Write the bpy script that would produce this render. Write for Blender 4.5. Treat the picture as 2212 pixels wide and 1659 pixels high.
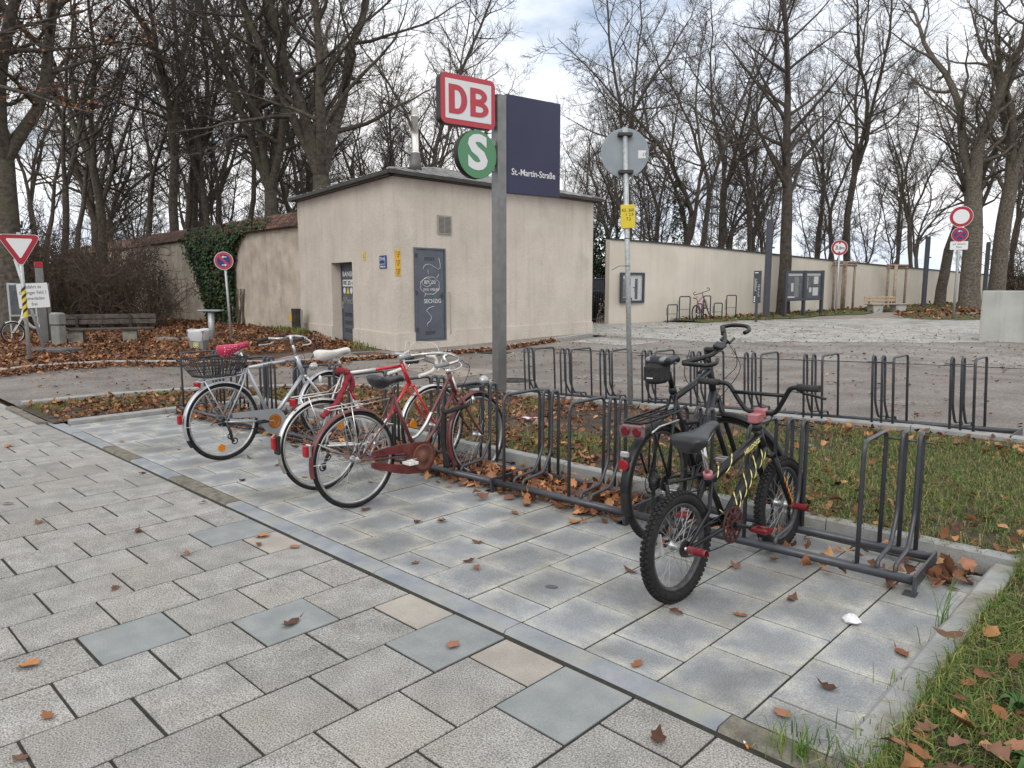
import bpy, bmesh, math, random
import numpy as np
from mathutils import Vector, Matrix
PI = math.pi
R = math.radians
random.seed(7)
rng = np.random.default_rng(7)
SC = bpy.context.scene
for o in list(bpy.data.objects):
    bpy.data.objects.remove(o)

# ------------------------------------------------------------------ camera
cam_d = bpy.data.cameras.new('camera')
cam = bpy.data.objects.new('camera', cam_d)
SC.collection.objects.link(cam)
SC.camera = cam
cam_d.sensor_fit = 'HORIZONTAL'
cam_d.sensor_width = 36
cam_d.lens = 36 * 1590 / 2212
cam_d.clip_start = 0.05
cam_d.clip_end = 3000
yaw, pitch = R(-44.093), R(7.7)
fw0 = Vector((math.sin(yaw), math.cos(yaw), 0))
right = Vector((math.cos(yaw), -math.sin(yaw), 0))
fw = fw0 * math.cos(pitch) - Vector((0, 0, math.sin(pitch)))
up = right.cross(fw)
cm = Matrix((right, up, -fw)).transposed().to_4x4()
cm.translation = (0, 0, 1.55)
cam.matrix_world = cm

# ------------------------------------------------------------------ world
SUN_EL, SUN_AZ = R(38), R(150)      # azimuth measured clockwise from +Y
wd = bpy.data.worlds.new('World')
SC.world = wd
wd.use_nodes = True
nt = wd.node_tree
nt.nodes.clear()
N = nt.nodes.new
Lk = nt.links.new
out = N('ShaderNodeOutputWorld')
sky = N('ShaderNodeTexSky')
sky.sky_type = 'NISHITA'
sky.sun_disc = False
sky.sun_elevation = SUN_EL
sky.sun_rotation = SUN_AZ
sky.dust_density = 2.0
bg1 = N('ShaderNodeBackground'); bg1.inputs[1].default_value = 0.11
Lk(sky.outputs[0], bg1.inputs[0])
tc = N('ShaderNodeTexCoord')
sep = N('ShaderNodeSeparateXYZ'); Lk(tc.outputs['Generated'], sep.inputs[0])
addz = N('ShaderNodeMath'); addz.operation = 'ADD'; addz.inputs[1].default_value = 0.16
ab = N('ShaderNodeMath'); ab.operation = 'ABSOLUTE'; Lk(sep.outputs[2], ab.inputs[0]); Lk(ab.outputs[0], addz.inputs[0])
dx = N('ShaderNodeMath'); dx.operation = 'DIVIDE'; Lk(sep.outputs[0], dx.inputs[0]); Lk(addz.outputs[0], dx.inputs[1])
dy = N('ShaderNodeMath'); dy.operation = 'DIVIDE'; Lk(sep.outputs[1], dy.inputs[0]); Lk(addz.outputs[0], dy.inputs[1])
cmb = N('ShaderNodeCombineXYZ'); Lk(dx.outputs[0], cmb.inputs[0]); Lk(dy.outputs[0], cmb.inputs[1])
n1 = N('ShaderNodeTexNoise'); n1.inputs['Scale'].default_value = 0.9; n1.inputs['Detail'].default_value = 6; n1.inputs['Roughness'].default_value = 0.55
Lk(cmb.outputs[0], n1.inputs['Vector'])
n2 = N('ShaderNodeTexNoise'); n2.inputs['Scale'].default_value = 0.45; n2.inputs['Detail'].default_value = 5
mp2 = N('ShaderNodeVectorMath'); mp2.operation = 'ADD'; mp2.inputs[1].default_value = (7.3, 2.1, 0)
Lk(cmb.outputs[0], mp2.inputs[0]); Lk(mp2.outputs[0], n2.inputs['Vector'])
r1 = N('ShaderNodeValToRGB')
r1.color_ramp.elements[0].position = 0.38; r1.color_ramp.elements[0].color = (0.66, 0.72, 0.82, 1)
r1.color_ramp.elements[1].position = 0.55; r1.color_ramp.elements[1].color = (0.985, 0.985, 0.985, 1)
Lk(n2.outputs[0], r1.inputs[0])
bg2 = N('ShaderNodeBackground'); bg2.inputs[1].default_value = 1.12
Lk(r1.outputs[0], bg2.inputs[0])
r2 = N('ShaderNodeValToRGB')
r2.color_ramp.elements[0].position = 0.29; r2.color_ramp.elements[0].color = (0, 0, 0, 1)
r2.color_ramp.elements[1].position = 0.41; r2.color_ramp.elements[1].color = (1, 1, 1, 1)
Lk(n1.outputs[0], r2.inputs[0])
mx = N('ShaderNodeMixShader')
Lk(r2.outputs[0], mx.inputs[0]); Lk(bg1.outputs[0], mx.inputs[1]); Lk(bg2.outputs[0], mx.inputs[2])
Lk(mx.outputs[0], out.inputs[0])

# ------------------------------------------------------------------ sun (veiled by cloud)
sl = bpy.data.lights.new('sun', 'SUN')
sl.energy = 1.0
sl.angle = R(30)
sl.color = (1.0, 0.96, 0.9)
so = bpy.data.objects.new('sun', sl)
SC.collection.objects.link(so)
sd = Vector((math.sin(SUN_AZ) * math.cos(SUN_EL), math.cos(SUN_AZ) * math.cos(SUN_EL), math.sin(SUN_EL)))
so.rotation_euler = sd.to_track_quat('Z', 'Y').to_euler()
so.location = sd * 60
vs = SC.view_settings
vs.view_transform = 'Standard'
vs.look = 'None'
vs.exposure = 0.30
vs.gamma = 1.0
vs.use_curve_mapping = False
SC.cycles.max_bounces = 6
SC.cycles.diffuse_bounces = 3
SC.cycles.glossy_bounces = 3
SC.cycles.transparent_max_bounces = 12
SC.cycles.use_denoising = True

# ------------------------------------------------------------------ helpers
COL = SC.collection


def tag(o, label=None, cat=None, group=None, kind=None):
    if label: o['label'] = label
    if cat: o['category'] = cat
    if group: o['group'] = group
    if kind: o['kind'] = kind
    return o


def thing(name, label, cat, loc=(0, 0, 0), rz=0.0, group=None):
    o = bpy.data.objects.new(name, None)
    o.empty_display_size = 0.1
    COL.objects.link(o)
    o.location = loc
    o.rotation_euler = (0, 0, rz)
    return tag(o, label, cat, group)


def clone(root, loc, rz=None, label=None, group=None, scale=None):
    r = root.copy(); COL.objects.link(r); r.location = loc
    if rz is not None: r.rotation_euler = (root.rotation_euler[0], root.rotation_euler[1], rz)
    if scale is not None: r.scale = scale
    if label: r['label'] = label
    if group: r['group'] = group
    for ch in list(root.children):
        c = ch.copy(); COL.objects.link(c); c.parent = r
        for g in list(ch.children):
            d = g.copy(); COL.objects.link(d); d.parent = c
    return r


class MB:
    """collects geometry for ONE mesh object"""
    def __init__(s):
        s.v = []; s.f = []; s.sm = []

    def add(s, vs, fs, smooth=False, M=None):
        b = len(s.v)
        if M is not None:
            vs = [M @ Vector(v) for v in vs]
        s.v.extend([tuple(v) for v in vs])
        for f in fs:
            s.f.append(tuple(i + b for i in f)); s.sm.append(smooth)
        return s

    def box(s, x0, x1, y0, y1, z0, z1, M=None):
        vs = [(x0, y0, z0), (x1, y0, z0), (x1, y1, z0), (x0, y1, z0), (x0, y0, z1), (x1, y0, z1), (x1, y1, z1), (x0, y1, z1)]
        return s.add(vs, [(0, 3, 2, 1), (4, 5, 6, 7), (0, 1, 5, 4), (1, 2, 6, 5), (2, 3, 7, 6), (3, 0, 4, 7)], False, M)

    def bbox(s, x0, x1, y0, y1, z0, z1, b=0.01, M=None):
        """box with chamfered edges (top and upright edges)"""
        def ring(i, z):
            return [(x0 + i + b, y0 + i, z), (x1 - i - b, y0 + i, z), (x1 - i, y0 + i + b, z), (x1 - i, y1 - i - b, z),
                    (x1 - i - b, y1 - i, z), (x0 + i + b, y1 - i, z), (x0 + i, y1 - i - b, z), (x0 + i, y0 + i + b, z)]
        vs = ring(b, z0) + ring(0, z0 + b) + ring(0, z1 - b) + ring(b, z1)
        fs = [tuple(range(7, -1, -1)), tuple(range(24, 32))]
        for k in range(3):
            for i in range(8):
                j = (i + 1) % 8
                fs.append((k * 8 + i, k * 8 + j, k * 8 + 8 + j, k * 8 + 8 + i))
        return s.add(vs, fs, False, M)

    def tube(s, pts, r, n=8, closed=False, cap=True, M=None, smooth=True):
        P = [Vector(p) for p in pts]
        m = len(P)
        rs = r if isinstance(r, (list, tuple)) else [r] * m
        T = []
        for i in range(m):
            a = P[i - 1] if (i > 0 or closed) else P[i]
            c = P[(i + 1) % m] if (i < m - 1 or closed) else P[i]
            t = (c - a)
            if t.length < 1e-9: t = Vector((0, 0, 1))
            T.append(t.normalized())
        up_ = Vector((0, 0, 1)) if abs(T[0].z) < 0.9 else Vector((1, 0, 0))
        x = T[0].cross(up_).normalized()
        vs = []
        for i in range(m):
            x = (x - T[i] * x.dot(T[i]))
            if x.length < 1e-6:
                x = T[i].orthogonal()
            x.normalize()
            y = T[i].cross(x)
            for k in range(n):
                a = 2 * PI * k / n
                vs.append(P[i] + (x * math.cos(a) + y * math.sin(a)) * rs[i])
        fs = []
        rng_ = m if closed else m - 1
        for i in range(rng_):
            j = (i + 1) % m
            for k in range(n):
                l = (k + 1) % n
                fs.append((i * n + k, i * n + l, j * n + l, j * n + k))
        s.add(vs, fs, smooth, M)
        if cap and not closed:
            b = len(s.v) - m * n
            s.f.append(tuple(b + k for k in range(n - 1, -1, -1))); s.sm.append(False)
            s.f.append(tuple(b + (m - 1) * n + k for k in range(n))); s.sm.append(False)
        return s

    def lathe(s, prof, n=16, M=None, smooth=True, cap=True):
        vs = []
        for (r, z) in prof:
            for k in range(n):
                a = 2 * PI * k / n
                vs.append((r * math.cos(a), r * math.sin(a), z))
        fs = []
        for i in range(len(prof) - 1):
            for k in range(n):
                l = (k + 1) % n
                fs.append((i * n + k, i * n + l, i * n + n + l, i * n + n + k))
        s.add(vs, fs, smooth, M)
        if cap:
            b = len(s.v) - len(prof) * n
            s.f.append(tuple(b + k for k in range(n - 1, -1, -1))); s.sm.append(False)
            s.f.append(tuple(b + (len(prof) - 1) * n + k for k in range(n))); s.sm.append(False)
        return s

    def prism(s, poly, z0, z1, M=None):
        n = len(poly)
        vs = [(x, y, z0) for x, y in poly] + [(x, y, z1) for x, y in poly]
        fs = [tuple(range(n - 1, -1, -1)), tuple(range(n, 2 * n))]
        for i in range(n):
            j = (i + 1) % n
            fs.append((i, j, n + j, n + i))
        return s.add(vs, fs, False, M)

    def torus(s, Rr, r, n=32, m=8, M=None, sx=1.0):
        """ring in local XZ plane, axis Y"""
        vs = []; fs = []
        for i in range(n):
            a = 2 * PI * i / n
            for k in range(m):
                b = 2 * PI * k / m
                q = Rr + r * math.cos(b)
                vs.append((q * math.cos(a), r * sx * math.sin(b), q * math.sin(a)))
        for i in range(n):
            j = (i + 1) % n
            for k in range(m):
                l = (k + 1) % m
                fs.append((i * m + k, i * m + l, j * m + l, j * m + k))
        return s.add(vs, fs, True, M)

    def mesh(s, name):
        me = bpy.data.meshes.new(name)
        me.from_pydata(s.v, [], s.f)
        me.polygons.foreach_set('use_smooth', s.sm)
        me.update()
        return me

    def build(s, name, mat, parent=None, loc=None, rz=None):
        me = s.mesh(name)
        if mat is not None: me.materials.append(mat)
        o = bpy.data.objects.new(name, me)
        COL.objects.link(o)
        if parent is not None: o.parent = parent
        if loc is not None: o.location = loc
        if rz is not None: o.rotation_euler = (0, 0, rz)
        return o


def np_mesh(name, V, F, mat, colors=None, smooth=False, parent=None, quads=False):
    """fast mesh from numpy arrays; F (n,3) or (n,4); colors per vertex"""
    me = bpy.data.meshes.new(name)
    V = np.asarray(V, dtype=np.float32); F = np.asarray(F, dtype=np.int32)
    nv, nf, k = len(V), len(F), F.shape[1]
    me.vertices.add(nv); me.vertices.foreach_set('co', V.ravel())
    me.loops.add(nf * k); me.loops.foreach_set('vertex_index', F.ravel())
    me.polygons.add(nf)
    me.polygons.foreach_set('loop_start', np.arange(0, nf * k, k, dtype=np.int32))
    me.polygons.foreach_set('use_smooth', np.full(nf, smooth))
    if colors is not None:
        at = me.color_attributes.new('tint', 'FLOAT_COLOR', 'POINT')
        at.data.foreach_set('color', np.asarray(colors, dtype=np.float32).ravel())
    me.update(calc_edges=True)
    me.validate()
    if mat: me.materials.append(mat)
    o = bpy.data.objects.new(name, me)
    COL.objects.link(o)
    if parent is not None: o.parent = parent
    return o


def frameM(o, x, y):
    """matrix with local X along x, local Y along y, origin o"""
    x = Vector(x).normalized(); y = Vector(y); y = (y - x * y.dot(x)).normalized(); z = x.cross(y)
    m = Matrix((x, y, z)).transposed().to_4x4(); m.translation = o
    return m


def text(name, body, size, mat, parent, M, bold=0.0, ext=0.002, align='CENTER', sx=1.0, ls=1.0):
    cu = bpy.data.curves.new('t', 'FONT')
    cu.body = body; cu.size = size; cu.extrude = ext; cu.offset = bold; cu.space_line = ls
    cu.align_x = align; cu.align_y = 'CENTER'; cu.resolution_u = 3
    to = bpy.data.objects.new('t', cu)
    COL.objects.link(to)
    me = bpy.data.meshes.new_from_object(to)
    bpy.data.objects.remove(to); bpy.data.curves.remove(cu)
    me.transform(M @ Matrix.Diagonal((sx, 1, 1, 1)))
    me.materials.clear(); me.materials.append(mat)
    me.name = name
    o = bpy.data.objects.new(name, me); COL.objects.link(o); o.parent = parent
    return o


# ------------------------------------------------------------------ terrain
def sm(a, b, x):
    t = min(1, max(0, (x - a) / (b - a))); return t * t * (3 - 2 * t)


def H(X, Y):
    A = min(.15, max(-.07, -.07 + .044 * (X + 6.77)))
    k = sm(4, 7.3, Y) * (1 - sm(11, 18, Y))
    return A * k + 0.012 * max(0, min(Y, 90) - 18)


# ------------------------------------------------------------------ materials
def nodes(name):
    m = bpy.data.materials.new(name)
    m.use_nodes = True
    t = m.node_tree
    b = t.nodes['Principled BSDF']
    return m, t, b


def mk(name, c1, c2=None, scale=6.0, rough=0.7, metal=0.0, bump=0.0, bscale=None, detail=5.0, rnd=0.0, world=True, fine=0.0,
       fscale=220.0, lo=0.35, hi=0.65, c3=None, s3=1.2, coat=0.0, rvar=0.0, spec=None, streak=0.0):
    m, t, b = nodes(name)
    n = t.nodes.new; l = t.links.new
    if world:
        g = n('ShaderNodeNewGeometry'); co = g.outputs['Position']
    else:
        g = n('ShaderNodeTexCoord'); co = g.outputs['Object']
    b.inputs['Roughness'].default_value = rough
    b.inputs['Metallic'].default_value = metal
    if spec is not None: b.inputs['Specular IOR Level'].default_value = spec
    if coat: b.inputs['Coat Weight'].default_value = coat
    col = None
    if c2 is None:
        rgb = n('ShaderNodeRGB'); rgb.outputs[0].default_value = (*c1, 1); col = rgb.outputs[0]
    else:
        tx = n('ShaderNodeTexNoise'); tx.inputs['Scale'].default_value = scale; tx.inputs['Detail'].default_value = detail
        l(co, tx.inputs['Vector'])
        rp = n('ShaderNodeValToRGB')
        rp.color_ramp.elements[0].position = lo; rp.color_ramp.elements[0].color = (*c1, 1)
        rp.color_ramp.elements[1].position = hi; rp.color_ramp.elements[1].color = (*c2, 1)
        l(tx.outputs[0], rp.inputs[0]); col = rp.outputs[0]
        if rvar:
            mr = n('ShaderNodeMapRange'); mr.inputs[3].default_value = rough - rvar; mr.inputs[4].default_value = rough + rvar
            l(tx.outputs[0], mr.inputs[0]); l(mr.outputs[0], b.inputs['Roughness'])
    if c3 is not None:
        tx3 = n('ShaderNodeTexNoise'); tx3.inputs['Scale'].default_value = s3; tx3.inputs['Detail'].default_value = 6
        l(co, tx3.inputs['Vector'])
        r3 = n('ShaderNodeValToRGB'); r3.color_ramp.elements[0].position = .5; r3.color_ramp.elements[1].position = .72
        l(tx3.outputs[0], r3.inputs[0])
        mx3 = n('ShaderNodeMix'); mx3.data_type = 'RGBA'; l(r3.outputs[0], mx3.inputs[0]); l(col, mx3.inputs[6]); mx3.inputs[7].default_value = (*c3, 1)
        col = mx3.outputs[2]
    if fine:
        tf = n('ShaderNodeTexNoise'); tf.inputs['Scale'].default_value = fscale; tf.inputs['Detail'].default_value = 2
        l(co, tf.inputs['Vector'])
        mr = n('ShaderNodeMapRange'); mr.inputs[1].default_value = .3; mr.inputs[2].default_value = .7
        mr.inputs[3].default_value = 1 - fine; mr.inputs[4].default_value = 1 + fine; mr.clamp = False
        l(tf.outputs[0], mr.inputs[0])
        mu = n('ShaderNodeVectorMath'); mu.operation = 'SCALE'; l(col, mu.inputs[0]); l(mr.outputs[0], mu.inputs['Scale']); col = mu.outputs[0]
    if streak:
        mpv = n('ShaderNodeVectorMath'); mpv.operation = 'MULTIPLY'; mpv.inputs[1].default_value = (5.5, 5.5, .45); l(co, mpv.inputs[0])
        tsn = n('ShaderNodeTexNoise'); tsn.inputs['Scale'].default_value = 1.0; tsn.inputs['Detail'].default_value = 7; tsn.inputs['Roughness'].default_value = .6; l(mpv.outputs[0], tsn.inputs['Vector'])
        rsn = n('ShaderNodeMapRange'); rsn.inputs[1].default_value = .52; rsn.inputs[2].default_value = .75; rsn.inputs[3].default_value = 1.0; rsn.inputs[4].default_value = 1 - streak; l(tsn.outputs[0], rsn.inputs[0])
        mus = n('ShaderNodeVectorMath'); mus.operation = 'SCALE'; l(col, mus.inputs[0]); l(rsn.outputs[0], mus.inputs['Scale']); col = mus.outputs[0]
        tcr = n('ShaderNodeTexNoise'); tcr.inputs['Scale'].default_value = 7.0; tcr.inputs['Detail'].default_value = 9; tcr.inputs['Roughness'].default_value = .72; l(co, tcr.inputs['Vector'])
        rcr = n('ShaderNodeMapRange'); rcr.inputs[1].default_value = .60; rcr.inputs[2].default_value = .70; rcr.inputs[3].default_value = 1.0; rcr.inputs[4].default_value = 1 - streak * .9; l(tcr.outputs[0], rcr.inputs[0])
        muc = n('ShaderNodeVectorMath'); muc.operation = 'SCALE'; l(col, muc.inputs[0]); l(rcr.outputs[0], muc.inputs['Scale']); col = muc.outputs[0]
    if rnd:
        oi = n('ShaderNodeObjectInfo')
        mr = n('ShaderNodeMapRange'); mr.inputs[3].default_value = 1 - rnd; mr.inputs[4].default_value = 1 + rnd
        l(oi.outputs['Random'], mr.inputs[0])
        mu = n('ShaderNodeVectorMath'); mu.operation = 'SCALE'; l(col, mu.inputs[0]); l(mr.outputs[0], mu.inputs['Scale']); col = mu.outputs[0]
    l(col, b.inputs['Base Color'])
    if bump:
        tb = n('ShaderNodeTexNoise'); tb.inputs['Scale'].default_value = bscale or scale; tb.inputs['Detail'].default_value = 4
        l(co, tb.inputs['Vector'])
        bp = n('ShaderNodeBump'); bp.inputs['Strength'].default_value = bump; bp.inputs['Distance'].default_value = 0.02
        l(tb.outputs[0], bp.inputs['Height']); l(bp.outputs[0], b.inputs['Normal'])
    return m


def attr_mat(name, rough=.8, trans=0.0, sheen=0.0):
    m, t, b = nodes(name)
    a = t.nodes.new('ShaderNodeVertexColor'); a.layer_name = 'tint'
    t.links.new(a.outputs[0], b.inputs['Base Color'])
    b.inputs['Roughness'].default_value = rough
    b.inputs['Specular IOR Level'].default_value = .25
    if trans: b.inputs['Subsurface Weight'].default_value = 0
    return m


MAT = {}
# ground
MAT['slab_old'] = mk('speckled concrete slab', (.235, .227, .214), (.32, .31, .293), 7, .85, bump=.45, bscale=130, fine=.62, fscale=160, rnd=.11, c3=(.285, .265, .235), s3=1.3)
MAT['slab_blue'] = mk('smooth green grey slab', (.195, .21, .213), (.25, .265, .265), 7, .8, bump=.15, bscale=150, fine=.12, fscale=180, rnd=.06)
MAT['slab_beige'] = mk('new beige slab', (.29, .265, .235), (.36, .33, .29), 5, .85, bump=.15, bscale=150, fine=.15, rnd=.05)
MAT['joint'] = mk('dark joint sand', (.016, .015, .012), (.035, .032, .022), 25, .95, bump=.4, bscale=120)
MAT['kerb_blue'] = mk('new blue grey kerb', (.195, .213, .24), (.275, .29, .312), 6, .75, bump=.1, bscale=90, fine=.1, c3=(.30, .30, .24), s3=3.5)
MAT['kerb_old'] = mk('weathered brown kerb', (.105, .095, .075), (.19, .175, .14), 14, .9, bump=.3, bscale=110, fine=.25)
MAT['kerb_grey'] = mk('grey concrete edging', (.25, .258, .258), (.36, .362, .35), 5, .8, bump=.2, bscale=80, fine=.15, c3=(.17, .155, .12), s3=5)
MAT['kerb_far'] = mk('granite road kerb', (.26, .26, .25), (.38, .38, .36), 12, .85, bump=.2, bscale=70, fine=.2)
MAT['asphalt'] = mk('brown grey asphalt', (.125, .108, .096), (.205, .182, .165), 1.6, .75, bump=.4, bscale=70, fine=.5, fscale=45, c3=(.22, .20, .18), s3=.5, rvar=.15)
MAT['asphalt_light'] = mk('light grey asphalt', (.165, .15, .135), (.255, .235, .215), 1.1, .65, bump=.4, bscale=40, fine=.5, fscale=22, c3=(.135, .118, .103), s3=.8, rvar=.2)
MAT['plaza'] = mk('pale sett paving', (.27, .262, .245), (.40, .392, .365), 3, .75, bump=.5, bscale=9, fine=.35, fscale=14, c3=(.20, .185, .165), s3=.9)
MAT['soil'] = mk('dark damp soil', (.035, .025, .018), (.085, .062, .045), 7, .95, bump=.8, bscale=60, fine=.4)
MAT['soil_leaf'] = mk('soil under leaf litter', (.05, .03, .02), (.12, .062, .035), 6, .95, bump=.8, bscale=40, fine=.4)
MAT['path'] = mk('gravel path', (.21, .18, .155), (.30, .265, .23), 3, .9, bump=.3, bscale=60, fine=.2)
MAT['verge'] = mk('mossy verge', (.05, .072, .02), (.10, .10, .04), 3, .95, bump=.6, bscale=40, fine=.4)
# leaves and grass
MAT['leaf'] = attr_mat('fallen leaf', .75)
MAT['grass'] = attr_mat('grass blade', .7)
MAT['ivy'] = attr_mat('ivy leaf', .45)
# buildings
MAT['render'] = mk('cream lime render', (.515, .457, .392), (.58, .52, .452), 1.3, .9, bump=.5, bscale=16, fine=.07, fscale=40, c3=(.485, .435, .37), s3=1.6, streak=.16)
MAT['render_old'] = mk('rough old render', (.40, .345, .28), (.53, .465, .385), 2.2, .95, bump=.7, bscale=30, fine=.1, fscale=50, c3=(.30, .26, .20), s3=.7, streak=.25)
MAT['render_wall'] = mk('smooth cream render', (.53, .485, .415), (.59, .545, .47), .9, .9, bump=.1, bscale=60, fine=.03, c3=(.49, .44, .375), s3=.4, streak=.10)
MAT['coping'] = mk('dark sheet coping', (.035, .035, .038), (.06, .06, .062), 8, .5, metal=.4)
MAT['zinc'] = mk('weathered zinc sheet', (.22, .225, .22), (.34, .345, .335), 3, .5, metal=.35, bump=.05, bscale=20)
MAT['gutter'] = mk('dark gutter sheet', (.03, .027, .025), (.055, .05, .046), 6, .5, metal=.3)
MAT['steel_bright'] = mk('stainless flue', (.62, .60, .56), (.75, .73, .69), 4, .28, metal=.9)
MAT['flue_base'] = mk('lead flashing', (.10, .10, .105), (.15, .15, .155), 5, .55, metal=.3)
MAT['door'] = mk('blue grey door paint', (.075, .085, .108), (.095, .105, .13), 4, .45, bump=.03, bscale=30, fine=.05)
MAT['door_dark'] = mk('dark grille', (.015, .016, .02), rough=.7)
MAT['vent'] = mk('grey vent slats', (.30, .285, .255), rough=.6)
MAT['tile'] = mk('clay roof tile', (.08, .045, .033), (.165, .09, .065), 7, .85, bump=.3, bscale=60, fine=.2, rnd=.32, c3=(.075, .05, .04), s3=2.5)
MAT['concrete'] = mk('fair faced concrete', (.33, .34, .315), (.41, .415, .39), 1.8, .8, bump=.12, bscale=60, fine=.05, c3=(.29, .295, .27), s3=.8, streak=.2)
MAT['concrete_old'] = mk('old concrete foot', (.15, .14, .115), (.26, .245, .21), 6, .9, bump=.3, bscale=60, fine=.2)
# metals, paints
MAT['rack'] = mk('dark grey powder coat', (.052, .056, .065), (.068, .072, .082), 20, .36, metal=.25, world=False)
MAT['galv'] = mk('galvanised steel', (.33, .355, .36), (.47, .49, .49), 30, .5, metal=.45, world=False, detail=2)
MAT['post'] = mk('anodised sign post', (.175, .175, .172), (.215, .215, .21), 9, .38, metal=.55, world=False)
MAT['sign_back'] = mk('grey sign back', (.23, .27, .30), (.27, .31, .335), 5, .55, world=False, metal=.1)
MAT['red'] = mk('traffic red', (.50, .045, .06), rough=.4)
MAT['sign_red'] = mk('sign red film', (.34, .010, .025), rough=.45)
MAT['sign_red2'] = mk('faded sign red', (.44, .042, .06), rough=.45)
MAT['sign_white'] = mk('sign white film', (.66, .67, .68), rough=.45)
MAT['sign_blue'] = mk('sign blue film', (.009, .038, .18), rough=.45)
MAT['sign_green'] = mk('station green', (.08, .235, .115), rough=.45)
MAT['navy'] = mk('navy sign panel', (.017, .02, .058), (.022, .026, .07), 1.2, .42, world=False)
MAT['black'] = mk('black plastic', (.012, .012, .013), rough=.5)
MAT['letter_black'] = mk('black lettering', (.02, .02, .02), rough=.6)
MAT['dark_steel'] = mk('anthracite steel', (.040, .046, .058), (.05, .056, .07), 8, .45, metal=.2)
MAT['yellow'] = mk('yellow marker plate', (.62, .47, .02), (.70, .55, .05), 8, .5)
MAT['orange_plate'] = mk('amber marker strip', (.66, .36, .015), (.72, .42, .03), 8, .5)
MAT['glass'] = None
MAT['paper'] = mk('notice paper', (.62, .65, .68), (.72, .74, .75), 3, .8)
MAT['paper_dark'] = mk('dark poster', (.045, .05, .06), (.10, .11, .12), 4, .7)
MAT['wood_old'] = mk('grey weathered timber', (.045, .037, .031), (.105, .088, .075), 9, .85, bump=.3, bscale=70)
MAT['wood_new'] = mk('pale bench timber', (.30, .225, .16), (.42, .33, .24), 7, .75, bump=.2, bscale=60)
MAT['stake'] = mk('brown round timber', (.17, .125, .09), (.28, .215, .16), 8, .85, bump=.3, bscale=50)
MAT['bark'] = mk('grey brown bark', (.045, .037, .030), (.115, .096, .078), 9, .95, bump=.8, bscale=24, world=False, fine=.2, fscale=60, c3=(.075, .078, .04), s3=.9)
MAT['bark_oak'] = mk('furrowed oak bark', (.06, .05, .04), (.16, .138, .11), 11, .95, bump=1.0, bscale=18, world=False, fine=.25, fscale=50, c3=(.075, .075, .05), s3=.8)
MAT['bark_plain'] = mk('dark bark', (.035, .028, .023), (.075, .061, .05), 7, .95, bump=.6, bscale=20, world=False)
MAT['twig'] = mk('dark twig', (.05, .041, .034), (.09, .075, .063), 3, .9, world=False)
MAT['twig_brown'] = mk('brown shrub twig', (.055, .038, .028), (.10, .072, .052), 3, .9, world=False)
MAT['bin_grey'] = mk('grey bin plastic', (.17, .175, .165), (.23, .235, .22), 6, .6, world=False)
MAT['plate_dark'] = mk('rubber foot plate', (.07, .07, .072), (.11, .11, .112), 6, .8)


def glassy(name, tint=(.9, .95, .95), alpha=.22, rough=.04):
    m, t, b = nodes(name)
    b.inputs['Base Color'].default_value = (*tint, 1)
    b.inputs['Roughness'].default_value = rough
    b.inputs['Alpha'].default_value = alpha
    b.inputs['Specular IOR Level'].default_value = .6
    return m


MAT['glass'] = glassy('pane glass', (.2, .22, .23), .12)
MAT['film'] = glassy('clear bin liner', (.80, .82, .84), .62, .3)


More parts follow.
